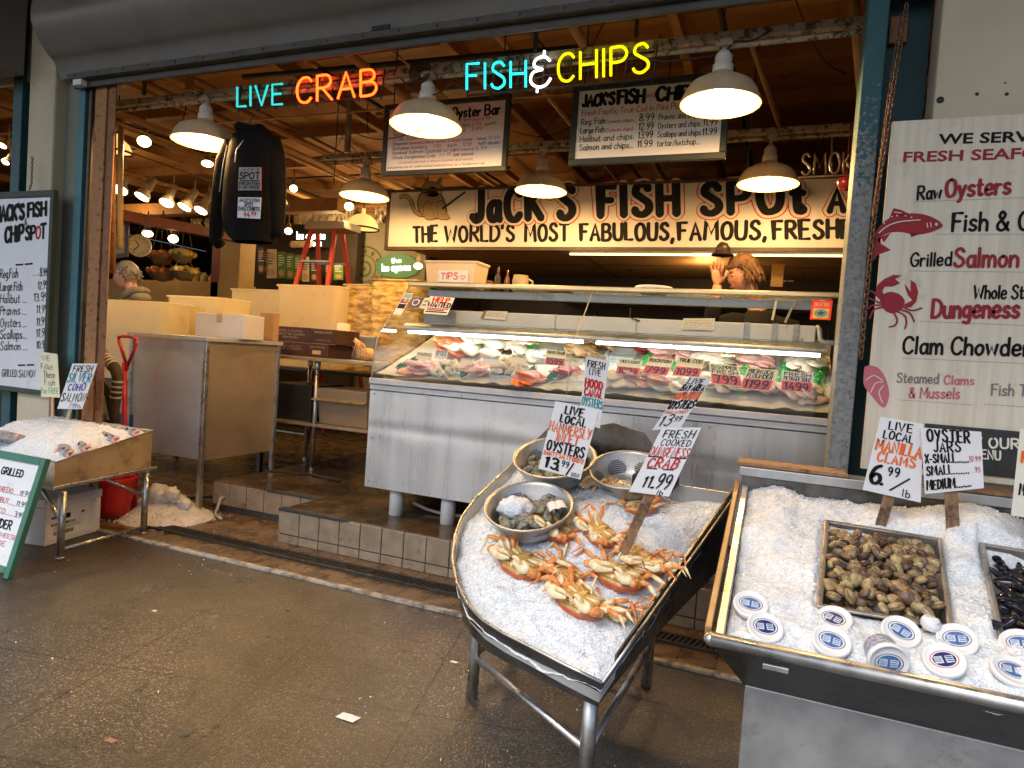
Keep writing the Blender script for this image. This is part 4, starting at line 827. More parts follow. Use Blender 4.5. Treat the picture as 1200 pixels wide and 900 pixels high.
price_card('white card listing oyster jars in three sizes', ((1079, 501), (1150, 506), (1153, 572), (1084, 579)), 2.28,
    [('OYSTER', .10, .80, .80, .97, 0, .16, .3), ('JARS', .2, .64, .64, .79, 0, .16, .3), ('X-SMALL......', .04, .76, .47, .60, 0, .17, .2), ('10.99', .78, .96, .48, .57, 1, .1, 0), ('SMALL.......', .05, .76, .28, .41, 0, .17, .2), ('.95', .84, .95, .29, .38, 1, .1, 0), ('MEDIUM.......', .04, .78, .06, .20, 0, .17, .2)], CARD, CARD, ((1115, 576), (1117, 613), .034, STAKE, .02))
price_card('yellowed price card cut off at the right picture edge', ((1196, 502), (1250, 506), (1240, 612), (1185, 604)), 2.26,
    [('LIVE', .2, .8, .82, .94, 0, .18, .3), ('PENN COVE', .1, .95, .62, .74, 2, .2, .3), ('MUSSELS', .12, .9, .25, .38, 0, .14, .2)], CREAMCARD, CREAMCARD, ((1212, 604), (1212, 630), .03, STAKE, .02))
price_card('white card lettered for fresh silver coho salmon on the fish stand', ((85, 426), (114, 426), (96, 479.5), (67, 479)), 2.62,
    [('FRESH', .13, .88, .82, .95, 0, .13, .2), ('SILVER', .05, .95, .60, .79, 3, .12, .2), ('COHO', .18, .85, .41, .56, 4, .12, .2), ('SALMON', .05, .97, .17, .35, 0, .1, .2), ('7.99', .45, .75, .02, .12, 4, .1, 0), ('lb', .8, .92, .02, .11, 4, .1, 0)], CARD, CARD, ((81, 479), (77, 495), .022, PALEWOOD, .03))
price_card('cream card saying fish are filleted for free', ((47, 412), (67, 415), (70, 466), (48, 465)), 2.635,
    [('WE', .1, .55, .82, .93, 0, .08, 0), ('Fillet', .06, .7, .62, .74, 0, .08, 0), ('These', .18, .8, .44, .58, 0, .08, 0), ('Fish', .25, .78, .27, .40, 0, .08, 0), ('For FREE', .05, .93, .08, .21, 5, .08, 0)], YELLOWCARD, CREAMCARD, ((60, 464), (60, 478), .022, PALEWOOD, .0))
# ================================================================== crushed ice
def ice_material():
    m = bpy.data.materials.new('crushed ice'); m.use_nodes = True; N, L = m.node_tree.nodes, m.node_tree.links; b = N['Principled BSDF']
    tc = N.new('ShaderNodeTexCoord'); v = N.new('ShaderNodeTexVoronoi'); v.inputs['Scale'].default_value = 210; nz = N.new('ShaderNodeTexNoise'); nz.inputs['Scale'].default_value = 55; nz.inputs['Detail'].default_value = 6
    v2 = N.new('ShaderNodeTexVoronoi'); v2.inputs['Scale'].default_value = 105
    for n in (v, nz, v2): L.new(tc.outputs['Object'], n.inputs[0])
    cr = N.new('ShaderNodeValToRGB'); cr.color_ramp.elements[0].color = (.66, .715, .755, 1); cr.color_ramp.elements[1].color = (.84, .88, .91, 1); cr.color_ramp.elements[0].position = .1; cr.color_ramp.elements[1].position = .7
    sp = N.new('ShaderNodeSeparateColor'); L.new(v.outputs['Color'], sp.inputs[0]); L.new(sp.outputs[0], cr.inputs[0]); L.new(cr.outputs[0], b.inputs['Base Color'])
    b.inputs['Roughness'].default_value = .16; b.inputs['Subsurface Weight'].default_value = .45; b.inputs['Subsurface Radius'].default_value = (.012, .017, .022); b.inputs['Subsurface Scale'].default_value = 1.
    b.inputs['IOR'].default_value = 1.31
    a = N.new('ShaderNodeMath'); a.operation = 'ADD'; L.new(v.outputs['Distance'], a.inputs[0]); L.new(nz.outputs[0], a.inputs[1])
    a2 = N.new('ShaderNodeMath'); a2.operation = 'ADD'; L.new(a.outputs[0], a2.inputs[0]); L.new(v2.outputs['Distance'], a2.inputs[1])
    bp = N.new('ShaderNodeBump'); bp.inputs['Strength'].default_value = .6; bp.inputs['Distance'].default_value = .004; L.new(a2.outputs[0], bp.inputs['Height']); L.new(bp.outputs[0], b.inputs['Normal'])
    return m
ICE = ice_material()
ICECHIP = M('ice chip', (.68, .73, .77), (.88, .92, .95), rough=.12, ior=1.31, ns=40)
def rnoise(p, s, seed=0.): return noise.noise(V((p.x*s+seed, p.y*s-seed*.7, p.z*s+seed*.3)))
def chips(mb, fn, n, s0, s1, mi=1, seed=1):
    rnd = random.Random(seed)
    for _ in range(n):
        p = fn(rnd)
        if p is None: continue
        s = rnd.uniform(s0, s1)
        ax = V((rnd.gauss(0, 1), rnd.gauss(0, 1), rnd.gauss(0, 1))).normalized(); a = ax.orthogonal().normalized(); b = ax.cross(a)
        t, w_, h = s*rnd.uniform(.7, 1.3), s*rnd.uniform(.6, 1.), s*rnd.uniform(.25, .6)
        mb.add([p+a*t, p+b*w_, p-a*t, p-b*w_*.8, p+ax*h+a*t*.2, p-ax*h*.6], [(0, 1, 4), (1, 2, 4), (2, 3, 4), (3, 0, 4), (1, 0, 5), (2, 1, 5), (3, 2, 5), (0, 3, 5)], mi)

# ================================================================== the crab trough
KT = (1.64, .40, .40)
def onT(px, py, up=0.): return PK(px, py, *KT)+V((0, 0, up))
nT = V((0, -KT[2], 1)).normalized()
rimpx = [(706, 800), (664, 780), (620, 757), (590, 742), (566, 727), (547, 707), (535, 683), (530, 655), (533, 628), (541, 606), (557, 584)]
rim = [onT(*p) for p in rimpx]
rim = [rim[0]+(p-rim[0])*1. for p in rim]
backL = V((-.985, 2.585, KT[1]+KT[2]*(2.585-KT[0]))); backR = onT(862, 580)
rim += [V((-1.015, 2.42, KT[1]+KT[2]*(2.42-KT[0]))), backL]
for t_ in (.25, .5, .75): rim.append(lerp(backL, backR, t_))
rim.append(backR)
for t_ in (.25, .5, .75): rim.append(lerp(backR, rim[0], t_))
cen = sum(rim, V())/len(rim)
tr = thing('crab_stand', 'dark steel trough on tube legs heaped with ice and cooked crabs', 'display stand', (cen.x, cen.y, 0))
nR = len(rim)
def shrink(p, d): q = V((cen.x-p.x, cen.y-p.y, 0)); return p+q.normalized()*d
bot = [V((shrink(p, .03).x, shrink(p, .03).y, .405-.085+.20*(p.y-1.64))) for p in rim]
mb = MB()
mb.add(rim+bot, [(i, (i+1) % nR, nR+(i+1) % nR, nR+i) for i in range(nR)]+[tuple(range(nR, 2*nR))])
inn = [shrink(p, .008) for p in rim]; inb = [shrink(p, .016)+V((0, 0, -.06)) for p in rim]
mb.add(rim+inn, [(i, nR+i, nR+(i+1) % nR, (i+1) % nR) for i in range(nR)]); mb.build('trough', DARK_STEEL, tr)
mb = MB(); mb.add(inn+inb, [(i, nR+i, nR+(i+1) % nR, (i+1) % nR) for i in range(nR)], 0, True); mb.build('liner', M('wet pale liner', (.42, .43, .41), (.52, .52, .50), rough=.3, ns=8, metal=.3), tr)
mb = MB(); mb.tube(rim+[rim[0]], .0048, 8); mb.build('rim', TUBE_STEEL, tr)
# splash panel at the back, and a raised inner fin along the right side
zb_ = lambda y: KT[1]+KT[2]*(y-KT[0])
bp_ = [V((-.93, 2.592, .78)), V((-.42, 2.592, .78)), V((-.405, 2.592, .86)), V((-.475, 2.592, PY(770, 508, 2.592).z)), V((-.60, 2.592, PY(705, 494, 2.592).z)), V((-.72, 2.592, PY(670, 500, 2.592).z)), V((-.86, 2.592, .93)), V((-.93, 2.592, .85))]
mb = MB(); mb.prism(bp_, (0, .012, 0)); mb.build('splash_panel', DARK_STEEL, tr, .002)
mb = MB(); a, b = lerp(rim[0], backR, .10)+V((-.012, 0, -.01)), backR+V((-.012, -.012, 0)); mb.hexa([a+V((-.004, 0, -.05)), a+V((.002, 0, -.05)), b+V((.002, 0, -.07)), b+V((-.004, 0, -.07)), a+V((-.004, 0, .012)), a+V((.002, 0, .012)), b+V((.002, 0, .02)), b+V((-.004, 0, .02))]); mb.build('side_fin', DARK_STEEL, tr)
legs = [(-.405, 1.742, .345), (-.912, 2.095, .42), (-.376, 2.50, .50), (-.93, 2.52, .5)]
for x, y, z in legs:
    mb = MB(); mb.tube([(x, y, .001), (x, y, z)], .021, 14); mb.build('leg', TUBE_STEEL, tr)
zb2 = .147
for a, b in ((1, 0), (0, 2), (1, 3), (3, 2)):
    mb = MB(); A, B = V((*legs[a][:2], zb2)), V((*legs[b][:2], zb2)); mb.tube([A, B], .0115, 10); mb.build('brace', TUBE_STEEL, tr)
mb = MB(); mb.tube([V((-.912, 2.095, .2)), V((-.60, 2.3, .33))], .0115, 10); mb.build('brace', TUBE_STEEL, tr)
# ice in the trough
def bnd(u):
    t = u*nR; i = int(t) % nR; return lerp(inn[i], inn[(i+1) % nR], t-int(t))
mnd = [(onT(690, 612), .055, .17), (onT(735, 590), .035, .15), (onT(715, 545), .05, .12)]
def ice_h(p, r):
    h = -.030*(r**3)-.012
    for c_, a_, s_ in mnd: h += a_*math.exp(-((p.x-c_.x)**2+(p.y-c_.y)**2)/(s_*s_))
    h += .022*rnoise(p, 6, 3)+.014*rnoise(p, 15, 5)+.006*rnoise(p, 40, 7)+.003*rnoise(p, 85, 9)
    return h
cI = onT(690, 660)
def icept(u, v):
    r = math.sqrt(max(v, 0)); b_ = bnd(u); p = cI+(b_-cI)*r; return V((p.x, p.y, KT[1]+KT[2]*(p.y-KT[0])+ice_h(p, r)))
mb = MB(); mb.grid(icept, 150, 75)
chips(mb, lambda r: icept(r.random(), r.random()*.97)+V((0, 0, .001)), 4200, .002, .0065, 1, 2)
tag(mb.build('crushed_ice', [ICE, ICECHIP]), 'crushed ice heaped in the dark crab trough', 'ice', kind='stuff')

# ---- colanders
HOLE = M('colander hole', (.03, .03, .03), rough=.8)
def colander(c, r, h, label, yaw=0., tilt=nT):
    ax = tilt.normalized(); t = thing('colander', label, 'colander', c, 'aluminium colanders of shellfish')
    mb = MB(); rb_ = r*.60
    prof = [(0, .002), (rb_*.8, .0), (rb_, .008), (lerp(rb_, r, .55), h*.45), (r*.985, h*.97), (r*1.03, h), (r*1.04, h+.006), (r*1.0, h+.007), (r*.955, h*.96), (lerp(rb_, r, .52), h*.47), (rb_*.95, .016), (0, .012)]
    mb.lathe(prof, c, 40, 0, ax); a = V((1, 0, 0)); a = (a-ax*a.dot(ax)).normalized(); b = ax.cross(a)
    for k in range(6):
        t0 = yaw+k*math.pi/3
        for i in range(-6, 7):
            for j in range(9):
                rr = math.hypot(i/6.3, (j-4)/4.4)
                if rr > 1: continue
                th = t0+i*.058; f_ = .22+.55*j/8
                for rad_, sg in ((lerp(rb_, r, f_)*.962, -1), (lerp(rb_, r, f_)*1.012, 1)):
                    d = a*math.cos(th)+b*math.sin(th); p = V(c)+d*rad_+ax*(h*f_); tg = ax.cross(d); u_ = (ax*h+d*(r-rb_)).normalized()
                    s = .0028; o = d*sg*.0015
                    mb.add([p+o+tg*(s*math.cos(q))+u_*(s*math.sin(q)) for q in [z*math.pi/3 for z in range(6)]], [tuple(range(6))], 1)
    mb.build('bowl', [ALU, HOLE], t)
    return t, ax, a, b
def oyster_mesh(seed):
    mb = MB(); s = seed*3.1
    mb.ball((0, 0, .012), (.034, .022, .013), 14, 9, 0, lambda d: 1+.28*noise.noise(V((d.x*2.2+s, d.y*2.2, d.z*2)))+.16*noise.noise(V((d.x*6, d.y*6+s, d.z*6))))
    return mb
OYST = M('oyster shell', (.10, .105, .07), (.40, .38, .29), rough=.55, ns=55, det=8, bump=.6, bs=120, c3=(.55, .52, .44), s3=90, r3=(.6, .68))
CLUMP = ICE
oy_protos = []
for i in range(3):
    mb = oyster_mesh(i); o = mb.build('oyster', OYST, org=V((0, 0, 0))); oy_protos.append(o)
def scatter(protos, n, place, label, cat, group, seed, first=[None]):
    rnd = random.Random(seed); out = []
    for i in range(n):
        src = protos[i % len(protos)]
        o = src if src.name not in used else src.copy()
        if o is not src: COL.objects.link(o)
        used.add(src.name); p, q, s = place(i, rnd)
        o.location = p; o.rotation_euler = q; o.scale = (s, s, s); tag(o, label, cat, group); out.append(o); WORLD[o.name] = V(p)
    return out
used = set()
def in_bowl(c, ax, a, b, r, h, lo=.0):
    def f(i, rnd):
        t = rnd.uniform(0, 2*math.pi); k = r*.72*math.sqrt(rnd.random()); p = V(c)+ax*(h+.012*rnd.random())+a*(k*math.cos(t))+b*(k*math.sin(t))
        return p, (rnd.uniform(-.6, .6)+.2, rnd.uniform(-.6, .6), rnd.uniform(0, 6.3)), rnd.uniform(.75, 1.1)
    return f
cA = onT(618, 622, -.005)+V((0, .03, .0)); cA = V((cA.x, cA.y, cA.z)); cB = onT(655, 575, .02)+V((-.03, .05, .0)); cC = onT(735, 578, .0)
tA, ax, aa, bb = colander(cA-nT*.005, .150, .105, 'front colander with a lump of ice and white paper tags beside the crabs', .2)
scatter(oy_protos, 26, in_bowl(cA, ax, aa, bb, .145, .055), 'rough grey green oyster lying in the front colander', 'oyster', 'oysters in the front colander', 5)
mb = MB(); ci = cA+nT*.085-aa*.05-bb*.0; mb.ball(ci, (.062, .05, .038), 26, 16, 0, lambda d: 1+.22*noise.noise(d*2.2)+.14*noise.noise(d*6)+.06*noise.noise(d*17)); o = mb.build('ice_lump', ICE); tag(o, 'lump of crushed ice lying in the front colander', 'ice lump')
for i, (du, dv) in enumerate(((.085, .02), (.105, .035))):
    p = cA+nT*.09+aa*du+bb*dv; mb = MB(); d = (aa*.45-bb*.75+nT*.1).normalized(); e_ = d.cross(nT).normalized()
    n_ = 6; vs = [p+d*(k-.5)*.058+e_*(.02*math.sin(j/n_*2.4-1.2))+nT*(.016*math.cos(j/n_*2.4-1.2)) for k in (0, 1) for j in range(n_+1)]
    mb.add(vs+[v+nT*.0012 for v in vs], [(j, j+1, n_+2+j, n_+1+j) for j in range(n_)]+[(2*(n_+1)+j, 2*(n_+1)+n_+1+j, 2*(n_+1)+n_+2+j, 2*(n_+1)+j+1) for j in range(n_)])
    tag(mb.build('paper_tag', M('paper tag', (.72, .73, .74), (.3, .31, .33), rough=.6, ns=120, stretch=(1, 3, 1), ramp=(.55, .75))), ['curled paper tag deeper in the front colander', 'curled paper tag nearest the front colander rim'][i], 'paper tag')
tB, ax, aa, bb = colander(cB, .155, .11, 'rear colander half hidden by the Hammersly oyster card', .5)
scatter(oy_protos, 26, in_bowl(cB, ax, aa, bb, .15, .06), 'rough oyster lying in the rear colander behind the Hammersly card', 'oyster', 'oysters in the rear colander', 6)
tC, ax, aa, bb = colander(cC, .135, .10, 'empty dotted colander behind the crab heap', .1)
ct = cC+V((.085, .02, .075)); bxm = MB()
q0 = [ct+V((-.07, -.035, 0)), ct+V((.08, -.03, 0)), ct+V((.09, .06, .02)), ct+V((-.05, .06, .02))]
bxm.hexa([p+V((0, 0, -.05)) for p in q0]+q0); tag(bxm.build('dark_bin', BLACK, bevel=.004), 'small dark metal bin tucked behind the crab price card', 'bin')

# ---- crabs
SHELL = M('cooked crab shell', (.44, .085, .035), (.62, .17, .06), rough=.32, ns=26, c3=(.66, .32, .12), s3=60, r3=(.58, .74), bump=.15, bs=160)
LEGM = M('crab leg orange', (.66, .19, .045), (.78, .33, .09), rough=.32, ns=22, c3=(.86, .68, .36), s3=18, r3=(.56, .72), bump=.1, bs=120)
CREAM = M('crab cream shell', (.72, .58, .30), (.86, .76, .50), rough=.3, ns=24, c3=(.70, .30, .08), s3=34, r3=(.54, .70), bump=.12, bs=110)
BELLY = M('crab belly', (.40, .22, .05), (.66, .46, .16), rough=.3, ns=22, c3=(.22, .10, .02), s3=26, r3=(.52, .66))
TIP = M('dark claw tip', (.05, .03, .02), rough=.35)
def crab_mesh(seed):
    r = random.Random(seed); mb = MB(); j = lambda a: r.uniform(-a, a)
    # shell below, belly above (the crab lies on its back, front towards -Y)
    def shell(d):
        k = 1+.05*math.sin(9*math.atan2(d.y, d.x))*(1-abs(d.z))*(d.y < 0)
        return k+.035*noise.noise(d*5+V((seed, 0, 0)))+.02*noise.noise(d*14)
    mb.ball((0, 0, 0), (.088, .056, .038), 32, 16, 0, shell)
    nv = len(mb.v)
    for i in range(nv):
        p = mb.v[i]
        if p.z > .004: mb.v[i] = V((p.x*.97, p.y*.96, .004+(p.z-.004)*.55))
    for fi in range(len(mb.f)):
        if min(mb.v[i].z for i in mb.f[fi]) >= .003: mb.m[fi] = 3
    for k in range(5):                           # belly plates
        for s in (-1, 1):
            t = k/4; mb.ball((s*(.040-.004*k), .030-.017*k, .017), (.027, .008, .007), 12, 6, 2 if k % 2 else 3, None, Matrix.Rotation(s*(.35-.2*t), 3, 'Z'))
    mb.ball((0, .012, .019), (.015, .032, .006), 12, 6, 3); mb.ball((0, -.034, .016), (.02, .012, .008), 12, 6, 2)
    for s in (-1, 1):                            # claws folded over the belly
        a = V((s*.064, -.018, .010)); b = V((s*(.094+j(.008)), -.036+j(.01), .030+j(.006))); c = V((s*(.078+j(.006)), -.056+j(.006), .042)); d = V((s*(.008+j(.010)), -.050+j(.012), .040+j(.006)))
        mb.tube([a, lerp(a, b, .5)+V((0, 0, .004)), b], [.010, .0135, .010], 10, 1); mb.ball(b, .0115, 10, 7, 1); mb.tube([b, lerp(b, c, .5), c], [.0105, .0135, .0105], 10, 1 if r.random() < .5 else 2)
        e = lerp(c, d, .52); up = V((0, 0, 1)); dd = (d-c).normalized(); sd = dd.cross(up)
        mb.tube([c, lerp(c, e, .35)+V((0, 0, .002)), lerp(c, e, .8), e, lerp(e, d, .5)+up*-.003, d+up*.001, d+dd*.010+up*.004], [.0085, .0165, .0195, .0180, .0100, .0050, .0014], 14, 2, flat=.60)
        f = e+up*.008; mb.tube([f-dd*.006, f+dd*.014+up*.009, f+dd*.030+up*.008, d+dd*.008+up*.007], [.0065, .0075, .0055, .0014], 8, 2); mb.tube([d+dd*.002+up*.001, d+dd*.011+up*.004], [.0042, .0013], 6, 4)
        for k in range(4):                       # jointed walking legs
            if r.random() < .12: continue
            y0 = -.006+.016*k; p0 = V((s*.064, y0, .006)); p1 = V((s*(.108-.006*k+j(.008)), y0+.010*k+j(.012), .028+j(.012))); ln = .042+j(.008)
            th = .25*k-.25+j(.5); p2 = p1+V((s*ln*math.cos(th), ln*math.sin(th), -.004+j(.018))); t2 = th-1.1+j(.6); p3 = p2+V((s*.030*math.cos(t2), .034*math.sin(t2), -.014+j(.012))); p4 = p3+(p3-p2)*.55
            mb.tube([p0, lerp(p0, p1, .55)+V((0, 0, .003)), p1], [.006, .0088, .0065], 8, 2 if r.random() < .3 else 1, flat=.65)
            mb.ball(p1, .0066, 8, 6, 1); mb.tube([p1, lerp(p1, p2, .5), p2], [.006, .0078, .0052], 8, 1 if r.random() < .75 else 2, flat=.6)
            mb.ball(p2, .0052, 8, 6, 2); mb.tube([p2, lerp(p2, p3, .5), p3, p4], [.0052, .0056, .0030, .0008], 8, 1 if r.random() < .55 else 2, flat=.7)
    return mb
CM = [SHELL, LEGM, CREAM, BELLY, TIP]
def ice_at(px, py): p = onT(px, py); r = .5; return V((p.x, p.y, KT[1]+KT[2]*(p.y-KT[0])+ice_h(p, .5)))
crabs = [((612, 660), 24, -2, 1.06, .014, 'large cooked crab nearest the front colander with legs raised'), ((680, 704), 22, -4, .98, .014, 'cooked crab lowest down the heap with a pale claw facing front'),
         ((726, 676), 18, -5, 1.0, .014, 'cooked crab in the middle of the heap with a long red shell edge'), ((758, 664), 8, -2, .76, .012, 'cooked crab leaning on the right wall of the dark trough'),
         ((702, 636), 44, 6, .84, .008, 'half buried cooked crab with one cream claw in mid heap'), ((652, 626), 30, 0, .90, .010, 'cooked crab by the colander with a pale claw and bent legs'),
         ((748, 602), 165, 14, .74, .006, 'cooked crab sitting behind the thick wooden stake'), ((662, 668), 36, 8, .88, -.004, 'half sunk crab between the front crab and the lowest crab'), ((716, 706), 10, 4, .7, -.006, 'cooked crab at the lower right pressed to the trough wall'), ((746, 648), 30, 8, .72, .0, 'small cooked crab just right of the stake foot'), ((640, 606), -60, 10, .62, -.034, 'buried crab with only a few orange legs showing by the colander'),
         ((708, 584), 100, 5, .5, -.026, 'buried crab with leg tips poking out near the empty colander'), ((762, 634), 60, 10, .5, -.02, 'buried crab with orange legs beside the stake foot')]
for i, (px, yaw, tilt, s, up, lb) in enumerate(crabs):
    mb = crab_mesh(100+i*7); o = mb.build('crab', CM, org=V((0, 0, 0)))
    o.location = ice_at(*px)+nT*up; WORLD[o.name] = o.location.copy()
    o.rotation_euler = (Matrix.Rotation(rad(yaw), 3, 'Z').inverted() if False else (Matrix.Rotation(math.atan(KT[2]), 3, 'X') @ Matrix.Rotation(rad(-yaw), 3, 'Z') @ Matrix.Rotation(rad(tilt), 3, 'X'))).to_euler()
    o.scale = (s, s, s); tag(o, lb, 'crab', 'cooked crabs on ice')

# ================================================================== right-hand shellfish table
KR = (1.60, .565, .25)
def onR(px, py, up=0.): return PK(px, py, *KR)+V((0, 0, up))
nRt = V((0, -KR[2], 1)).normalized()
zR = lambda y: KR[1]+KR[2]*(y-KR[0])
xa = -.098; yf, yb = 1.615, 2.46; xe = 1.5
rt = thing('shellfish_table', 'steel ice table with rounded front rail holding clams, mussels and tubs', 'display stand', (.6, 2.0, 0))
mb = MB(); mb.tube([(xa-.004, yf, zR(yf)+.004), (xe, yf, zR(yf)+.004)], .0165, 16); mb.ball((xa-.004, yf, zR(yf)+.004), .0165, 12, 8); mb.build('front_rail', TUBE_STEEL, rt)
mb = MB(); T0 = [(xa+.002, yf-.004), (xe, yf-.004), (xe, yb), (xa+.002, yb)]; B0 = [(xa+.075, yf+.13), (xe, yf+.13), (xe, yb), (xa+.075, yb)]
zt_ = [zR(yf)-.012, zR(yf)-.012, zR(yb)-.012, zR(yb)-.012]; v_ = [V((x, y, .425)) for x, y in B0]+[V((x, y, z)) for (x, y), z in zip(T0, zt_)]
mb.add(v_, [(0, 1, 5, 4), (3, 0, 4, 7), (0, 3, 2, 1)]); mb.build('hopper', DARK_STEEL, rt)
mb = MB(); mb.box((xa+.078, yf+.134, .005), (xe, yb-.01, .424)); mb.build('body', GREY_STEEL, rt, .004)
mb = MB(); a = V((.015, yf-.014, zR(yf)-.022)); mb.box((a.x, a.y-.006, a.z-.010), (a.x+.055, a.y+.004, a.z+.003)); mb.build('latch', TUBE_STEEL, rt, .002)
BRASSW = M('varnished wood rail', (.30, .16, .055), (.42, .25, .10), rough=.4, ns=6, stretch=(6, 1, 6), c3=(.14, .07, .03), s3=20, r3=(.58, .72))
mb = MB(); mb.beam((xa-.012, yf+.012, zR(yf)+.012), (xa-.012, yb+.04, zR(yb+.04)+.012), .016, .034); mb.build('wooden_rail', BRASSW, rt, .003)
mb = MB(); mb.beam((xa+.014, yf+.012, zR(yf)+.006), (xa+.014, yb+.04, zR(yb+.04)+.006), .022, .020); mb.build('side_rail', TUBE_STEEL, rt, .003)
mb = MB(); mb.box((xa-.01, yb+.045, .835), (xe, yb+.17, .868)); mb.build('ledge', STEEL, rt, .003)
mb = MB(); mb.box((xa-.02, yb+.042, .8705), (.24, yb+.17, .884)); mb.box((.52, yb+.042, .8705), (xe, yb+.17, .884)); mb.build('ledge_plank', STAKE, rt, .003)
mb = MB(); mb.box((xa, yb+.05, .4), (xe, yb+.06, .833)); mb.build('back_panel', DARK_STEEL, rt)
pan_px = [((967, 613), (1103, 635), (1117, 741), (958, 714)), ((1148, 640), (1290, 664), (1312, 778), (1172, 752))]
pans = [[onR(*p, .012) for p in q] for q in pan_px]
def in_pan(p, q, grow=0.):
    xs = [v.x for v in q]; ys = [v.y for v in q]
    yt, yb2 = (q[0].y+q[1].y)/2, (q[2].y+q[3].y)/2; t = (p.y-yb2)/(yt-yb2)
    xl = lerp(q[3].x, q[0].x, t); xr_ = lerp(q[2].x, q[1].x, t)
    return yb2-grow < p.y < yt+grow and xl-grow < p.x < xr_+grow
def iceR(u, v):
    x = lerp(xa+.026, 1.15, u); y = lerp(yf+.012, yb+.04, v); p = V((x, y, 0))
    ed = min(1, min(u*14, (1-u)*20, v*10))
    h = -.020+.022*ed+.026*rnoise(p, 6, 2)+.016*rnoise(p, 14, 4)+.006*rnoise(p, 38, 6)+.003*rnoise(p, 80, 8)
    h += .045*math.exp(-((x-.02)**2/.012+(y-2.35)**2/.03))+.035*math.exp(-((x-.42)**2/.05+(y-2.42)**2/.006))+.05*math.exp(-((x-.62)**2/.02+(y-2.36)**2/.02))
    for q in pans:
        if in_pan(p, q, -.008): h = -.085
        elif in_pan(p, q, .012): h = min(h, -.004)
    return V((x, y, zR(y)+h))
mb = MB(); mb.grid(iceR, 190, 130)
def chipR(r):
    p = iceR(r.random(), r.random())
    return None if any(in_pan(p, q, .004) for q in pans) else p+V((0, 0, .001))
chips(mb, chipR, 4200, .002, .0065, 1, 5)
tag(mb.build('crushed_ice', [ICE, ICECHIP]), 'crushed ice filling the right hand shellfish table', 'ice', kind='stuff')
PANSTEEL = M('pan steel', (.40, .37, .33), (.52, .49, .44), rough=.3, rvar=.1, metal=.85, ns=12, c3=(.34, .26, .18), s3=9, r3=(.55, .7))
for q, lb in zip(pans, ('rectangular steel pan heaped with brown clams', 'rectangular steel pan of black mussels at the right edge')):
    t = thing('steel_pan', lb, 'pan', sum(q, V())/4-nRt*.08); mb = MB(); c_ = sum(q, V())/4
    def inset(d, dn): return [p+(V((1 if p.x < c_.x else -1, 1 if p.y < c_.y else -1, 0))*d)-nRt*dn+V((0, 0, KR[2]*d*(1 if p.y < c_.y else -1))) for p in q]
    rings = [inset(-.004, .006), inset(-.002, .0), inset(.008, .0), inset(.011, .003), inset(.016, .05), inset(.024, .072)]
    for A, B in zip(rings[:-1], rings[1:]): mb.add(A+B, [(i, (i+1) % 4, 4+(i+1) % 4, 4+i) for i in range(4)])
    mb.add(rings[-1], [(0, 1, 2, 3)]); mb.build('pan', PANSTEEL, t, .003, weld=True)
# clams
CLAM = M('clam shell', (.12, .072, .035), (.37, .26, .145), rough=.26, ns=34, stretch=(1, 1, 3), c3=(.30, .27, .22), s3=18, r3=(.55, .7), bump=.3, bs=150, objrand=.75)
def clam_mesh(seed):
    mb = MB(); s = seed*2.3
    for sg in (-1, 1):
        def f(d, sg=sg): return 1+.045*math.sin(30*math.hypot(d.x, d.y+.9))+.05*noise.noise(d*2+V((s, 0, 0)))
        b0 = len(mb.v); mb.ball((0, 0, 0), (.0205, .0165, .0098), 18, 12, 0, f)
        for i in range(b0, len(mb.v)):
            p = mb.v[i]; z = max(p.z, 0.)*1.0; k = 1-.18*max(0, p.y/.0165); mb.v[i] = V((p.x*k, p.y+.004*max(0, 1-abs(p.x)/.012)*(p.y > 0), sg*(z+.0006)))
    return mb
cl_protos = [clam_mesh(i).build('clam', CLAM, org=V((0, 0, 0))) for i in range(4)]
q = pans[0]
def place_clam(i, rnd):
    u = .075+.85*((i*0.61803+rnd.uniform(-.04, .04)) % 1); v = .08+.80*((i+.5)/185)+rnd.uniform(-.02, .02)
    p = blerp(q, u, v); e = min(u, 1-u, v*1., (1-v)*.7); lay = rnd.choice((0, 1, 1))
    p = p-nRt*(.042-.030*lay-.07*min(e, .2)+rnd.uniform(-.004, .004))
    return p, (rnd.uniform(-1.0, 1.0)+.3, rnd.uniform(-1., 1.), rnd.uniform(0, 6.3)), rnd.uniform(.8, 1.12)
scatter(cl_protos, 185, place_clam, 'small tan ridged clam heaped in the steel pan', 'clam', 'clams heaped in the pan', 9)
MUSSEL = M('mussel shell', (.008, .009, .013), (.022, .024, .034), rough=.16, rvar=.08, ns=20, c3=(.10, .10, .12), s3=40, r3=(.68, .76))
def mussel_mesh(seed):
    mb = MB()
    for sg in (-1, 1):
        b0 = len(mb.v); mb.ball((0, 0, 0), (.030, .0145, .009), 16, 10)
        for i in range(b0, len(mb.v)):
            p = mb.v[i]; t = (p.x/.030+1)/2; mb.v[i] = V((p.x, p.y*(.42+.7*t)+.004*math.sin(3*t), sg*(max(p.z, 0)*(.5+.6*t)+.0006)))
    return mb
mu_protos = [mussel_mesh(i).build('mussel', MUSSEL, org=V((0, 0, 0))) for i in range(2)]
q2 = pans[1]
def place_mus(i, rnd):
    u = .10+.50*((i*.61803+rnd.uniform(-.04, .04)) % 1); v = .07+.80*((i+.5)/95)+rnd.uniform(-.02, .02); p = blerp(q2, u, v)-nRt*(.036-.026*rnd.random()-.05*min(u, .15))
    return p, (rnd.uniform(-.8, .8)+.3, rnd.uniform(-.8, .8), rnd.uniform(0, 6.3)), rnd.uniform(.85, 1.15)
scatter(mu_protos, 95, place_mus, 'glossy black mussel heaped in the pan at the right edge', 'mussel', 'mussels heaped in the pan', 12)
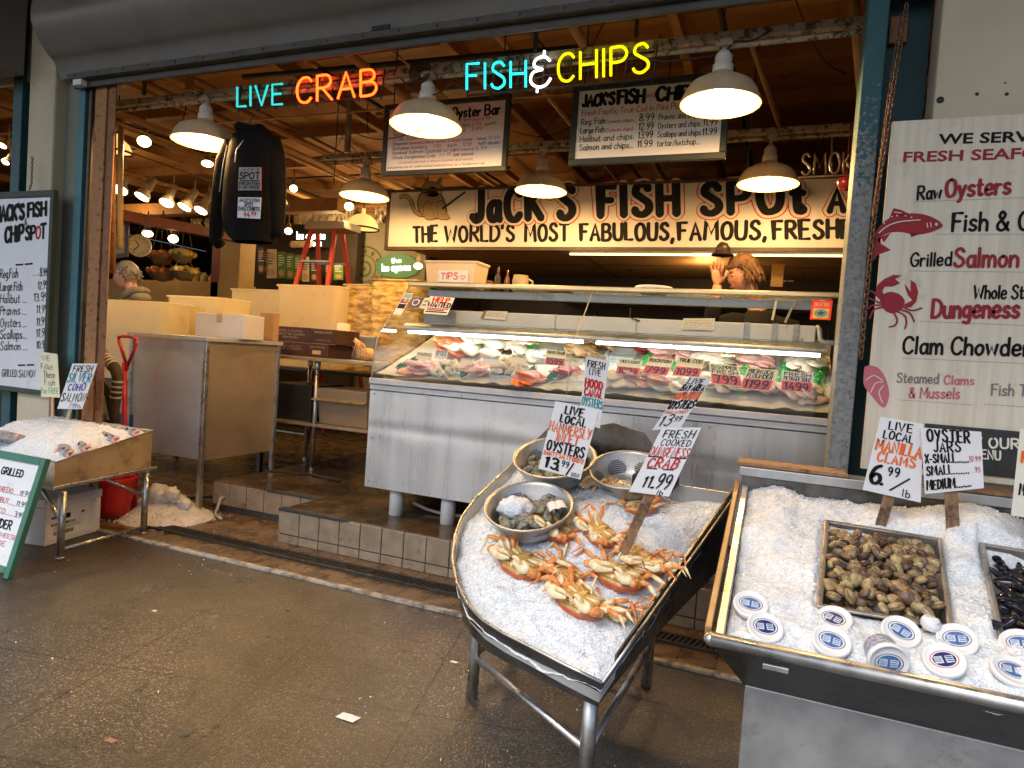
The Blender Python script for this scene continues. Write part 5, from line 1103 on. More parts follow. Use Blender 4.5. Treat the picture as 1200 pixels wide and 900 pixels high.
o = mu_protos[0].copy(); COL.objects.link(o); o.location = onR(1166, 738, .012); o.rotation_euler = (.9, .3, 2.2); WORLD[o.name] = o.location.copy(); del o['group']; tag(o, 'single mussel lying on the ice outside its pan', 'mussel')
# lidded tubs
LABELBLUE = M('blue lid print', (.05, .12, .30), (.09, .19, .40), rough=.4, ns=160, ramp=(.45, .55)); LABELPALE = M('pale print', (.50, .60, .72), (.7, .75, .8), rough=.4, ns=150, ramp=(.45, .55)); NAVY = M('navy print', (.02, .03, .14), rough=.4)
TUBCLEAR = M('cloudy tub', (.55, .5, .45), (.35, .28, .22), rough=.25, ns=30)
def tub(c, ax, spin, label, ring=NAVY, r=.0405, side=None):
    t = thing('lidded_tub', label, 'tub', c, 'lidded seafood tubs on the ice'); ax = ax.normalized(); a = V((math.cos(spin), math.sin(spin), 0)); a = (a-ax*a.dot(ax)).normalized(); b = ax.cross(a)
    mb = MB(); mb.lathe([(r*.74, -.058), (r*.80, -.055), (r*.93, -.003)], c, 28, 0, ax, capb=True); mb.build('tub', side or TUBCLEAR, t)
    mb = MB(); mb.lathe([(r*.96, -.006), (r*1.03, -.004), (r*1.04, .004), (r*1.0, .0075), (r*.92, .0078), (r*.9, .0062), (r*.6, .006), (0, .006)], c, 36, 0, ax); mb.build('lid', WHITEPL, t)
    mb = MB(); n = 28; C0 = V(c)+ax*.0072
    LB = LABELBLUE if random.random() < .6 else NAVY
    el = lambda k, z: [C0+ax*z+a*(r*.66*k*math.cos(2*math.pi*i/n))+b*(r*.50*k*math.sin(2*math.pi*i/n)) for i in range(n)]
    e1, e2 = el(1.06, 0), el(1.0, 0); mb.add(e1+e2, [(i, (i+1) % n, n+(i+1) % n, n+i) for i in range(n)], 0)
    mb.add(el(.86, .0001), [tuple(range(n))], 1)
    for s0, s1, mi in ((-.48, -.08, 2), (.06, .44, 2)): mb.add([C0+ax*.0003+a*(r*x)+b*(r*y) for x, y in ((s0, -.22), (s1, -.22), (s1, .2), (s0, .2))], [(0, 1, 2, 3)], mi)
    for k in range(9):
        x = -.44+.035*k; mb.add([C0+ax*.0005+a*(r*(x+dx))+b*(r*y) for dx, y in ((0, -.16), (.014, -.16), (.014, .16), (0, .16))], [(0, 1, 2, 3)], 1)
    for k in range(3): mb.add([C0+ax*.0005+a*(r*x)+b*(r*(y-.12+.12*k)) for x, y in ((.10, -.03), (.40, -.03), (.40, .03), (.10, .03))], [(0, 1, 2, 3)], 1)
    mb.build('lid_print', [ring, LB, LABELPALE], t)
lidax = V((-.05, -.55, 1))
for px, py, spin, lb, rg in ((879, 716, .3, 'white lidded tub half sunk in ice nearest the wooden side rail', NAVY), (896, 741, .1, 'white lidded tub at the far left end beside the front rail', NAVY), (977, 729, .2, 'lidded tub touching the front corner of the clam pan', NAVY), (974, 757, -.1, 'lidded tub by the front rail directly in front of another tub below the clam pan', NAVY),
                            (1055, 748, .15, 'lidded tub behind the one that lies on its side', NAVY), (1121, 756, .3, 'lidded tub at the right front corner of the clam pan', NAVY), (1106, 781, -.15, 'lidded tub with a red ring on its lid', REDINK), (1196, 763, .2, 'lidded tub in front of the mussel pan cut by the picture edge', NAVY), (1186, 791, .05, 'lidded tub by the front rail at the right picture edge', NAVY)):
    tub(onR(px, py, random.uniform(.004, .017)), lidax+V((random.uniform(-.28, .28), random.uniform(-.22, .12), 0)), spin+random.uniform(-.9, .9), lb, rg)
tub(onR(1040, 781, .012), V((.18, -.9, -.15)), 0, 'tub lying on its side with its blue label up', NAVY, .042, M('speckled blue label', (.12, .16, .34), (.5, .54, .64), rough=.4, ns=220, ramp=(.45, .55)))
mb = MB(); p = onR(1090, 744, .03)
for k in range(5): mb.tube([p+V((-.012+.004*k, .0+.003*k, -.02)), p+V((-.012+.005*k, -.004*k, .012))], .006, 8, 0)
mb.lathe([(.02, -.012), (.022, 0), (.02, .006), (.0, .007)], p, 12, 0, V((.3, -.4, 1))); tag(mb.build('plastic_cup', M('clear ribbed plastic', (.7, .72, .74), rough=.15)), 'small clear ribbed plastic cup at the corner of the clam pan', 'cup')

# ================================================================== left fish stand
fx = -3.415; fl_ = -4.12; f0, f1 = 2.28, 2.845
GOLDST = M('lamplit gold steel', (.42, .30, .15), (.52, .39, .22), rough=.38, rvar=.12, metal=.35, ns=6, c3=(.22, .15, .08), s3=9, r3=(.55, .7), bump=.06, bs=20)  # steel coloured gold, the inside lamps' light is in the base
fs = thing('fish_stand', 'steel tray stand of salmon on ice at the left of the opening', 'display stand', (-3.77, 2.56, 0))
z00, z01, z10, z11 = .372, .50, .405, .617
mb = MB(); v_ = [V((fl_, f0, z00)), V((fx, f0, z00)), V((fx, f1, z10)), V((fl_, f1, z10)), V((fl_, f0, z01)), V((fx, f0, z01)), V((fx, f1, z11)), V((fl_, f1, z11))]
mb.add(v_, [(0, 3, 2, 1), (1, 2, 6, 5), (2, 3, 7, 6), (3, 0, 4, 7)]); mb.build('tray', GOLDST, fs)
mb = MB(); mb.add(v_, [(0, 1, 5, 4)]); mb.build('front_panel', M('pale wet panel', (.44, .40, .35), (.55, .51, .45), rough=.3, ns=7, c3=(.35, .29, .22), s3=10), fs)
mb = MB()
for a, b in ((5, 6), (4, 5), (6, 7)): mb.tube([v_[a], v_[b]], .004, 8)
mb.build('rim', TUBE_STEEL, fs)
mb = MB(); mb.beam(V((fx+.004, f0-.01, z00-.01)), V((fx+.012, f1+.03, z10-.01)), .012, .018); mb.beam(V((fl_, f0-.004, z00-.01)), V((fx-.005, f0-.004, z00-.01)), .012, .018); mb.build('lower_rail', TUBE_STEEL, fs, .002)
for x, y, z in ((-3.32-.04, 2.29, z00-.02), (-3.43, 2.83, z10-.02), (-4.08, 2.3, z00-.02), (-4.08, 2.83, z10-.02)):
    mb = MB(); mb.tube([(x, y, .001), (x, y, z)], .0185, 14); mb.lathe([(.019, .001), (.022, .002), (.022, .012), (.019, .014)], (x, y, 0), 14); mb.build('leg', TUBE_STEEL, fs)
for a, b in (((-3.36, 2.29, .05), (-3.43, 2.83, .04)), ((-3.43, 2.83, .22), (-3.52, 2.6, .37)), ((-3.37, 2.29, .2), (-3.58, 2.31, .36))):
    mb = MB(); mb.tube([a, b], .010, 10); mb.build('brace', TUBE_STEEL, fs)
def iceF(u, v):
    x = lerp(fl_+.01, fx-.01, u); y = lerp(f0+.008, f1-.006, v); p = V((x, y, 0)); ed = min(1, (1-u)*5, v*7, (1-v)*9)
    ed = min(1, (1-u)*11, v*7, (1-v)*9); h = -.02+.034*ed+.065*math.sin(math.pi*min(1, v*1.05))*min(1, (1-u)*3.6)+.010*rnoise(p, 9, 1)+.006*rnoise(p, 30, 4)+.003*rnoise(p, 80, 8)
    return V((x, y, lerp(z01, z11, v)+h))
mb = MB(); mb.grid(iceF, 100, 80); chips(mb, lambda r: iceF(r.random(), r.random()), 2400, .0015, .0048, 1, 8)
tag(mb.build('crushed_ice', [ICE, ICECHIP]), 'crushed ice mounded on the left fish stand', 'ice', kind='stuff')
SALM = M('silver salmon skin', (.34, .34, .35), (.55, .53, .52), rough=.25, metal=.35, ns=30, c3=(.06, .07, .09), s3=40, r3=(.54, .64))
PINKF = M('salmon mouth flesh', (.62, .22, .20), (.75, .42, .38), rough=.3, ns=30); EYE = M('fish eye', (.01, .01, .012), rough=.1)
def salmon_mesh(seed):
    mb = MB(); n = 16; L_ = .42
    prof = [(0, .013, .010), (.02, .022, .016), (.05, .032, .022), (.09, .042, .028), (.15, .05, .033), (.24, .05, .032), (.33, .034, .02), (.39, .02, .010), (.42, .016, .006)]
    vs = [V((-x, w_*math.cos(2*math.pi*i/n), h*math.sin(2*math.pi*i/n)*1.)) for x, h, w_ in [(a, b, c) for a, b, c in prof] for i in range(n)]
    mb.add(vs, [(j*n+i, j*n+(i+1) % n, (j+1)*n+(i+1) % n, (j+1)*n+i) for j in range(len(prof)-1) for i in range(n)]+[tuple(range(n))], 0, True)
    mb.tube([(.0, 0, -.002), (.022, 0, .006), (.03, 0, .003)], [.009, .007, .002], 8, 1); mb.tube([(.0, 0, -.006), (.016, 0, -.014), (.026, 0, -.016)], [.008, .006, .002], 8, 1)
    for s in (-1, 1):
        mb.ball((-.025, s*.0165, .008), (.0055, .003, .0055), 10, 6, 2); mb.ball((-.062, s*.0225, -.004), (.013, .005, .022), 12, 8, 1)
    mb.add([(-.42, 0, .012), (-.47, 0, .045), (-.455, .002, 0), (-.47, 0, -.045), (-.42, 0, -.012)], [(0, 1, 2), (2, 3, 4), (0, 2, 4)], 0)
    return mb
for i, (px, py, yw, lb) in enumerate(((82, 526, -16, 'salmon head at the front corner of the left fish stand'), (101, 519, -6, 'salmon head second from the front corner with pink gill'), (134, 513, 4, 'salmon head in the middle of the stand edge'), (158, 506, 10, 'salmon head furthest back on the left fish stand'))):
    p = PX(px, py, -3.44); o = salmon_mesh(i).build('salmon', [SALM, PINKF, EYE], org=V((0, 0, 0)))
    o.location = V((-3.448, p.y, lerp(z01, z11, (p.y-f0)/(f1-f0))+.014)); o.rotation_euler = (rad(-35), rad(-9), rad(yw)); o.scale = (1.35, 1.5, 1.5); WORLD[o.name] = o.location.copy(); tag(o, lb, 'fish', 'salmon on the left stand')
p = PX(22, 505, -3.8); o = salmon_mesh(9).build('salmon', [SALM, PINKF, EYE], org=V((0, 0, 0))); o.location = iceF(.42, .2)+V((0, 0, -.018)); o.rotation_euler = (rad(-60), rad(6), rad(40)); o.scale = (.8, .8, .8); WORLD[o.name] = o.location.copy(); tag(o, 'dark salmon tail and back just showing through the ice by the front panel', 'fish', 'salmon on the left stand')
# under the stand
FOAM = M('white foam box', (.66, .65, .62), (.74, .73, .70), rough=.75, ns=6, c3=(.5, .48, .44), s3=20, r3=(.64, .75))
A_, B_, C_ = PZ(52, 641, 0), PZ(117, 622, 0), PZ(36, 632, 0)
fb = thing('foam_box', 'white foam fish box with printed label under the left stand', 'box', (A_+B_)/2)
da = (B_-A_); db = V((-da.y, da.x, 0)).normalized()*.30
H0 = .205
mb = MB(); mb.hexa([A_, B_, B_+db, A_+db]+[p+V((0, 0, H0)) for p in (A_, B_, B_+db, A_+db)]); mb.build('box', FOAM, fb, .006)
up = V((0, 0, H0+.001)); g = da.normalized()*.004; h_ = db.normalized()*.004
mb = MB(); mb.hexa([A_+up-g-h_, B_+up+g-h_, B_+db+up+g+h_, A_+db+up-g+h_]+[p+V((0, 0, H0+.05)) for p in (A_-g-h_, B_+g-h_, B_+db+g+h_, A_+db-g+h_)]); mb.build('lid', FOAM, fb, .006)
c = Card([lerp(A_, B_, .05)+V((0, 0, .17)), lerp(A_, B_, .80)+V((0, 0, .17)), lerp(A_, B_, .80)+V((0, 0, .03)), lerp(A_, B_, .05)+V((0, 0, .03))], V((da.y, -da.x, 0)).normalized()); c.n = V((da.y, -da.x, 0)).normalized()
c.rect(.0, 1, 0, 1, 0, .001); c.rect(.06, .24, .78, .88, 1, .002); c.rect(.36, .5, .72, .92, 2, .002); c.poly([(.74, .84), (.78, .88), (.80, .94), (.82, .88), (.87, .86), (.83, .8), (.81, .76), (.79, .8)], 3, .002)
rnd = random.Random(2)
for k in range(26): x = .06+.022*k; c.rect(x, x+rnd.uniform(.006, .016), .50, .60, 2, .002)
for k in range(20): x = .12+.024*k; c.rect(x, x+rnd.uniform(.006, .016), .12, .28, 2, .002)
for k in range(4): c.rect(.1, .7+.05*rnd.random(), .34+.035*k, .348+.035*k, 2, .002)
c.txt.build('label', [CARD, M('blue print', (.05, .12, .4), rough=.5), BLACKPAINT, REDINK], fb)
RED_PL = M('red plastic', (.50, .02, .02), (.58, .03, .03), rough=.35, ns=6)
rb2 = PZ(128, 592, .0); p = PY(128, 580, 2.95)
mb = MB(); mb.lathe([(.10, 0), (.115, .1), (.13, .22), (.14, .24), (.132, .245), (.12, .22), (.10, .02), (0, .02)], (p.x, 2.97, .02), 24, capb=True); tag(mb.build('red_tub', RED_PL), 'red plastic tub standing under the left fish stand', 'tub')
# slush spilled on the floor
SLUSH = M('dirty slush', (.70, .66, .60), (.82, .80, .77), rough=.4, sss=.2, ns=9, bump=.5, bs=60, c3=(.50, .42, .33), s3=8, r3=(.58, .76))
sl0 = PZ(185, 604, 0)
def slush(u, v):
    x = lerp(-3.90, -3.34, u); y = lerp(2.88, 3.44, v); p = V((x, y, 0)); d = math.hypot((u-.5)/.5, (v-.5)/.5)
    h = .12*max(0, 1-d*d)**.8*(.7+.6*rnoise(p, 4, 3))+.05*math.exp(-((x+3.68)**2+(y-3.16)**2)/.012)+.02*max(0, 1-d)*rnoise(p, 18, 1)
    return V((x, y, max(h, 0)*(1 if d < 1 else 0)+.001))
mb = MB(); mb.grid(slush, 60, 60)
for i, (px, py, s) in enumerate(((186, 581, .085), (200, 580, .06), (172, 592, .07), (215, 592, .05), (150, 590, .06))):
    q_ = PY(px, py, 3.13+.02*i); mb.ball((q_.x, q_.y, max(q_.z, s*.5)), (s, s*.8, s*.85), 22, 14, 0, lambda d: 1+.30*noise.noise(d*2.5+V((i, 0, 0)))+.2*noise.noise(d*6)+.1*noise.noise(d*15))
chips(mb, lambda r: slush(r.random(), r.random())+V((0, 0, .003)), 900, .004, .01, 0, 3)
tag(mb.build('slush_heap', SLUSH), 'heap of dirty slush dumped on the floor beside the steel cabinet', 'slush', kind='stuff')
# ================================================================== pendant lamps
BULB = M('lit bulb', (1, .8, .5), emit=(1, .70, .28), es=60)
SHADEOUT = M('enamel shade tinted by lamplight', (.46, .34, .19), (.54, .41, .25), rough=.42, ns=9, c3=(.28, .19, .09), s3=14, r3=(.6, .75))  # tan base stands in for warm light from the neighbouring lamps
LAMP_COL = (1, .59, .23); LAMP_W = 18
def lamp_light(c, wts, r=.05, col=LAMP_COL):
    ld = bpy.data.lights.new('bulb_or_fill_light', 'POINT'); ld.energy = wts; ld.color = col; ld.shadow_soft_size = r
    o = bpy.data.objects.new('bulb_or_fill_light', ld); COL.objects.link(o); o.location = c; return o
def pendant(px, Y, zr, ztop, label, watts=LAMP_W, ks=.97):
    p = PY(*px, Y); c = V((p.x, Y, zr)); t = thing('pendant_lamp', label, 'lamp', c, 'enamel pendant lamps')
    mb = MB(); prof = [(.188, 0), (.190, .003), (.186, .012), (.165, .055), (.145, .082), (.10, .105), (.05, .118), (.042, .135)]
    prof = [(r*ks if r > .06 else r, z) for r, z in prof]; inner = [(r-.004, max(z-.003, .001)) for r, z in prof[::-1]]
    mb.lathe(prof, c, 40, 0); mb.lathe(inner, c, 40, 1); mb.lathe([(.188*ks-.004, .001), (.188*ks, 0)], c, 40, 1); shd = mb.build('lamp_shade', [SHADEOUT, LAMPWHITE], t)
    mb = MB(); mb.lathe([(.043, .132), (.043, .165), (.036, .168), (.036, .205), (.03, .21), (.022, .225), (0, .226)], c, 18, 0)
    mb.build('socket', PORCELAIN, t)
    mb = MB(); mb.ball(c+V((0, 0, .078)), (.030, .030, .036), 14, 10); mb.build('bulb', BULB, shd)
    mb = MB(); mb.tube([c+V((0, 0, .22)), c+V((0, 0, ztop-zr))], .012, 8); mb.box(c+V((-.035, -.025, ztop-zr-.03)), c+V((.035, .025, ztop-zr+.0))); mb.build('mount', CONDUIT, t, .003)
    lamp_light(c+V((0, 0, .006)), watts, .042)
Z1, Z2 = 2.33, 2.305
pendant((844, 120), 2.96, Z1, 2.60, 'front pendant lamp hanging before the right menu board', ks=.89)
pendant((499, 146), 2.96, Z1, 2.60, 'front pendant lamp hanging before the left menu board')
pendant((240, 159), 2.96, Z1, 2.60, 'front pendant lamp hanging left of the black sweatshirt')
pendant((900, 212), 4.16, Z2, 2.595, 'rear pendant lamp before the right part of the name board', ks=.92)
pendant((634, 220), 4.16, Z2, 2.595, 'rear pendant lamp before the top edge of the name board centre', ks=.92)
pendant((427, 230), 4.16, Z2, 2.595, 'rear pendant lamp left of the name board above the red ladder')
# cords from box to box
mb = MB()
cp = [PY(470, 92, 2.95), PY(500, 112, 2.945), PY(530, 96, 2.95), PY(560, 102, 2.945), PY(640, 88, 2.945), PY(740, 66, 2.945), PY(830, 66, 2.945), PY(862, 48, 2.945), PY(905, 34, 2.945)]
mb.tube([lerp(cp[i], cp[i+1], t)+V((0, 0, -.02*math.sin(math.pi*t))) for i in range(8) for t in (0, .25, .5, .75)]+[cp[-1]], .004, 6)
tag(mb.build('power_cord', BLACK), 'black power cord strung along the front pipe', 'cord'); mb = MB()
for k in range(5):
    A = PY(487+k*3, 80, 2.945); mb.tube([A+V((.035*math.cos(t), -.004*k, .05*math.sin(t)-.02)) for t in [i*.6 for i in range(11)]], .004, 6)
tag(mb.build('power_cord', BLACK), 'black power cord coiled on the front pipe above the middle lamp', 'cord')
mb = MB(); A, B = PY(430, 158, 3.3), PY(500, 150, 2.98); mb.tube([lerp(PY(405, 150, 4.1), B, t)+V((0, 0, -.07*math.sin(math.pi*t))) for t in [i/8 for i in range(9)]], .0035, 6); tag(mb.build('power_cord', BLACK), 'thin drooping power cord left of the left menu board', 'cord')

# ================================================================== refrigerated display case
XL, XR, YF = -2.262, .262, 3.365
XM = PY(668, 430, 3.4).x
dc = thing('display_case', 'long steel refrigerated fish case with slanted glass front on white feet', 'display case', (-1, 3.8, PLAT))
mb = MB(); n_ = 60
def front(u, v):
    x = lerp(XL, XR+.05, u); z = lerp(.365, .945, v)
    d = .0035*math.exp(-((z-.73)/.03)**2)*(.6+.9*noise.noise(V((x*2.2, 1, 0))))+.004*noise.noise(V((x*3, z*7, 2)))*math.exp(-((z-.72)/.12)**2)
    return V((x, YF+d*1.6, z))
mb.grid(front, 140, 40); mb.build('front_skin', CASE_STEEL, dc)
mb = MB(); mb.box((XL, YF+.012, .366), (XR+.05, 4.2, .948)); mb.build('body', CASE_STEEL, dc, .004)
TRIM = M('scratched white trim', (.50, .51, .51), (.64, .65, .65), rough=.4, metal=.3, ns=10, stretch=(.5, 3, 3), c3=(.3, .3, .3), s3=24, r3=(.62, .7))
mb = MB(); mb.box((XM-.002, YF-.0045, .37), (XM+.002, YF-.002, .945)); mb.build('panel_seam', GREY_STEEL, dc)
mb = MB()
for x in (XL+.03, XM-.03, XM+.03, -.3):
    for z in (.40, .66, .925): mb.lathe([(.005, 0), (.004, .003), (0, .0035)], (x, YF-.001, z), 8, 0, V((0, -1, 0)))
mb.build('rivets', GREY_STEEL, dc)
mb = MB(); mb.box((XL-.004, YF-.016, .985), (XR-.02, YF+.01, 1.020)); mb.box((XL-.002, YF-.008, .950), (XR-.02, YF+.01, .981)); mb.build('trim', TRIM, dc, .004)
mb = MB(); mb.box((XL, YF+.012, .949), (XR+.045, 4.2, 1.018)); mb.build('deck_rim', GREY_STEEL, dc, .004)
WFOOT = M('white plastic foot', (.52, .52, .50), (.62, .62, .60), rough=.5, ns=9, c3=(.3, .26, .2), s3=18, r3=(.62, .72))
for px in (464, 525):
    c = PY(px, 600, 3.44); mb = MB(); mb.lathe([(.041, .0005), (.043, .003), (.043, .158), (.0, .159)], (c.x, 3.44, PLAT), 24); mb.build('foot', WFOOT, dc)
for x in (-.9, -.2): mb = MB(); mb.lathe([(.043, .0005), (.043, .158), (.0, .159)], (x, 3.47, PLAT), 24); mb.build('foot', WFOOT, dc)
mb = MB(); mb.tube([V((-2.03, 3.55, PLAT+.06)), V((-1.95, 3.6, PLAT+.02)), V((-1.8, 3.58, PLAT+.011)), V((-1.5, 3.75, PLAT+.011)), V((-1.3, 4, PLAT+.011))], .010, 8); tag(mb.build('drain_hose', M('pale hose', (.5, .42, .34), rough=.4)), 'pale drain hose lying under the display case', 'hose')
# glass
GLASS = glass_mat('case glass', (.95, .985, .97), .10)
gp = [(3.372, 1.021), (3.372, 1.06), (3.380, 1.11), (3.390, 1.18), (3.406, 1.253), (3.432, 1.295), (3.471, 1.335), (3.53, 1.395), (3.60, 1.468), (3.67, 1.54), (3.738, 1.612)]
XM = PY(668, 430, 3.4).x
for a, b in ((XL, XM-.002), (XM+.002, XR)):
    mb = MB(); mb.grid(lambda u, v: V((lerp(a, b, u), *[lerp(gp[min(int(v*10), 9)][k], gp[min(int(v*10), 9)+1][k], v*10-min(int(v*10), 9)) for k in (0, 1)])), 1, 10); fgl = mb.build('front_glass', GLASS, dc)
for x in (XL, XR):
    mb = MB(); mb.add([V((x, y, z)) for y, z in gp]+[V((x, 4.18, 1.612)), V((x, 4.18, 1.021))], [tuple(range(len(gp)+2))]); mb.build('end_glass', glass_mat('end glass', (.93, .95, .9), .08), dc)
    mb = MB(); mb.tube([V((x, y-.001, z)) for y, z in gp], .0045, 8); mb.build('edge_strip', GREY_STEEL if x < 0 else M('brass edge', (.5, .35, .12), rough=.35, metal=.7), dc)
mb = MB(); mb.tube([V((XM, y-.002, z)) for y, z in gp], .0028, 6); mb.build('joint_strip', M('joint strip', (.5, .46, .36), rough=.4), fgl)
BRASS = M('warm top rail', (.55, .43, .22), (.64, .52, .30), rough=.28, metal=.75, ns=8)
mb = MB(); mb.box((XL-.01, 3.728, 1.6135), (XR+.012, 3.77, 1.640)); mb.build('top_rail', BRASS, dc, .005)
mb = MB(); mb.box((XL, 3.771, 1.614), (XR, 4.2, 1.626)); mb.build('top_shelf', GLASS, dc)
mb = MB(); mb.box((XR+.006, 3.70, 1.02), (XR+.028, 3.73, 1.64)); mb.box((XR+.006, 4.15, 1.02), (XR+.028, 4.2, 1.63)); mb.build('end_post', BRASS, dc, .003)
mb = MB(); mb.box((XL+.1, 3.80, 1.555), (XR-.05, 3.83, 1.600)); mb.build('rear_rail', GREY_STEEL, dc, .003)
mb = MB(); mb.box((XL+.01, 4.15, 1.03), (XR-.01, 4.18, 1.42)); mb.build('rear_panel', M('tan rear panel', (.45, .36, .22), (.55, .45, .3), rough=.5, ns=4), dc)
# cold unit and lamp inside
zb_, zt2 = PY(700, 371, 3.72).z, PY(700, 402, 3.69).z
BOXW = M('pale enamel cold unit', (.55, .59, .60), (.64, .67, .68), rough=.4, ns=5, c3=(.5, .45, .36), s3=9, r3=(.62, .75))
ux0, ux1 = PY(497, 360, 3.72).x, PY(955, 400, 3.72).x
mb = MB(); mb.box((ux0, 3.72, zb_-.085), (ux1, 4.1, zb_)); mb.build('cold_unit', BOXW, dc, .005)
for px in (650, 745, 872, 905, 930):
    x = PY(px, 380, 3.72).x; mb = MB(); mb.box((x, 3.716, zb_-.087), (x+(.006 if px < 800 else .03), 4.09, zb_+.003)); mb.build('unit_joint', GREY_STEEL if px > 800 else M('seam tape', (.45, .42, .36), rough=.6), dc)
lx0, lx1 = PY(474, 385, 3.68).x, PY(968, 424, 3.68).x
mb = MB(); rp = [(3.735, zb_-.088), (3.69, zb_-.095), (3.662, zb_-.115), (3.655, zt2+.018), (3.662, zt2+.012), (3.70, zt2+.016)]
vs = [V((x, y, z)) for x in (lx0, lx1) for y, z in rp]; k = len(rp); mb.add(vs, [(i, i+1, k+i+1, k+i) for i in range(k-1)], 0, True); mb.build('reflector', STEEL, dc)
COOLTUBE = M('cool tube light', (1, 1, 1), emit=(.86, .95, 1), es=11)
for a, b in ((lx0+.03, XM-.02), (XM+.06, lx1-.03)): mb = MB(); mb.tube([(a, 3.682, zt2+.002), (b, 3.682, zt2+.002)], .0085, 10); mb.build('tube_light', COOLTUBE, dc)
mb = MB(); mb.tube([PY(957, 383, 3.75), PY(960, 386, 3.74), PY(961, 398, 3.74), PY(966, 402, 3.74), PY(978, 402, 3.74)], .013, 10); mb.build('pipe_bend', WHITEPL, dc)
for px in ((910, 352, 905, 375), (932, 352, 920, 378), (942, 382, 937, 414)):
    mb = MB(); mb.beam(PY(px[0], px[1], 3.74), PY(px[2], px[3], 3.70), .012, .004, 0, V((0, -1, 0))); mb.build('bracket', GREY_STEEL, dc)
mb = MB(); mb.tube([PY(739, 360, 3.716), PY(738, 371, 3.714), PY(742, 374, 3.714), PY(750, 376, 3.714)], .003, 6); mb.build('latch_wire', BLACK, dc)
# deck and fish
zf, zr_ = 1.035, 1.335
dk = lambda y: lerp(zf, zr_, (y-3.40)/.75)
mb = MB()
def deckfn(u, v):
    x, y = lerp(XL+.012, XR-.012, u), lerp(3.392, 4.14, v); p = V((x, y, 0))
    return V((x, y, dk(y)+.008*noise.noise(p*14)+.014*math.exp(-v*18)*(1+.8*noise.noise(V((x*16, 0, 3))))))
mb.grid(deckfn, 160, 24); PAPER = M('cream paper bed', (.66, .60, .46), (.75, .70, .58), rough=.6, ns=9, sss=.1)
tag(mb.build('ice_bed', PAPER), 'cream paper and ice bed spread inside the fish case', 'ice bed', kind='stuff')
def ondk(px, py, up=0.):
    s = (zr_-zf)/.75; return PK(px, py, 3.40, zf, s)+V((0, 0, up))
def fillet_mesh(seed, l=.10, w_=.045, h=.014):
    mb = MB(); s = seed*1.7
    b0 = len(mb.v); mb.ball((0, 0, 0), (l, w_, h), 18, 10, 0, lambda d: 1+.22*noise.noise(V((d.x*1.6+s, d.y*1.6, d.z)))+.06*noise.noise(d*6))
    for i in range(b0, len(mb.v)): p = mb.v[i]; mb.v[i] = V((p.x, p.y*(1-.35*p.x/l), p.z+.018*math.cos(p.x/l*1.5)+.006*math.sin(p.x*60+s)))
    return mb
def FM(n, a, b, c): return M(n, a, b, rough=.28, ns=26, stretch=(3, .8, 1), c3=c, s3=40, r3=(.56, .66), sss=.15, bump=.15, bs=70)
FISHM = {'salmon': FM('orange salmon flesh', (.75, .16, .04), (.85, .26, .08), (.90, .50, .26)), 'white': FM('white fish flesh', (.70, .60, .42), (.80, .72, .56), (.82, .78, .68)), 'pink': FM('pink fish flesh', (.66, .30, .24), (.76, .44, .36), (.82, .62, .54)),
         'tan': FM('tan smoked flesh', (.52, .28, .10), (.62, .38, .17), (.7, .5, .28)), 'pale': FM('pale peach flesh', (.74, .54, .38), (.82, .66, .50), (.84, .74, .62)), 'red': FM('deep red flesh', (.42, .05, .04), (.55, .10, .08), (.65, .25, .2)), 'scallop': FM('scallop flesh', (.78, .66, .46), (.85, .75, .58), (.9, .84, .72))}
WHERE = {}
def pile(kind, px, py, n, label, sc_=1., spread=.05, small=False, seed=1):
    rnd = random.Random(seed); c = ondk(px, py, .014); sc_ *= 1.2 if small else 1.5; spread *= 1.5; n = int(n*1.6)
    pr = fillet_mesh(seed, *( (.022, .020, .014) if small else (.10, .042, .014))).build('scallop' if small and kind == 'scallop' else ('shellfish_piece' if small else 'fish_fillet'), FISHM[kind], org=V((0, 0, 0)))
    for i in range(n):
        o = pr if i == 0 else pr.copy()
        if i: COL.objects.link(o)
        z = .012*(i//4) if not small else .012*(i//7)
        o.location = c+V((rnd.uniform(-1, 1)*spread, 0, z+rnd.uniform(0, .006))); dy = rnd.uniform(-1, 1)*spread*.8; o.location += V((0, dy, dy*.40))
        o.rotation_euler = (rnd.uniform(-.25, .1)+.42, rnd.uniform(-.2, .2), rnd.uniform(-.7, .7)+(1.2 if not small else 0)); k = sc_*rnd.uniform(.8, 1.15); o.scale = (k, k, k)
        tag(o, label, 'seafood' if small else 'fish fillet', 'pieces of '+label.split(' piled')[0]); WORLD[o.name] = o.location.copy()
pile('salmon', 536, 414, 5, 'orange salmon fillet piled near the left end of the fish case', .9, .05, seed=1)
pile('white', 565, 415, 8, 'cream white fillet piled at the rear beside the orange salmon', .95, .09, seed=2)
pile('pale', 600, 412, 5, 'peach fillet piled at the rear left of the glass joint', .8, .06, seed=3)
pile('pink', 497, 438, 6, 'pink fillet piled at the front left of the fish case', .75, .05, seed=4)
pile('scallop', 524, 441, 14, 'cream shellfish piece piled in the second front tray from the left', .9, .05, True, 5)
pile('pink', 563, 438, 6, 'rosy fillet piled in front of the cream white fillets', .6, .04, seed=6)
pile('scallop', 597, 440, 24, 'scallop piled in a clear tray left of the glass joint', 1., .06, True, 7)
pile('salmon', 630, 450, 4, 'salmon strip piled at the front just left of the glass joint', .7, .04, seed=8)
pile('white', 633, 420, 4, 'white fillet piled in the rear tray by the glass joint', .6, .04, seed=9)
pile('tan', 682, 417, 9, 'smoked tan fillet piled at the rear right of the glass joint', .7, .06, seed=10)
pile('tan', 704, 411, 6, 'amber smoked fillet piled beyond the tan fillets', .6, .05, seed=11)
pile('red', 760, 412, 4, 'dark red fillet piled at the rear centre right', .6, .04, seed=12)
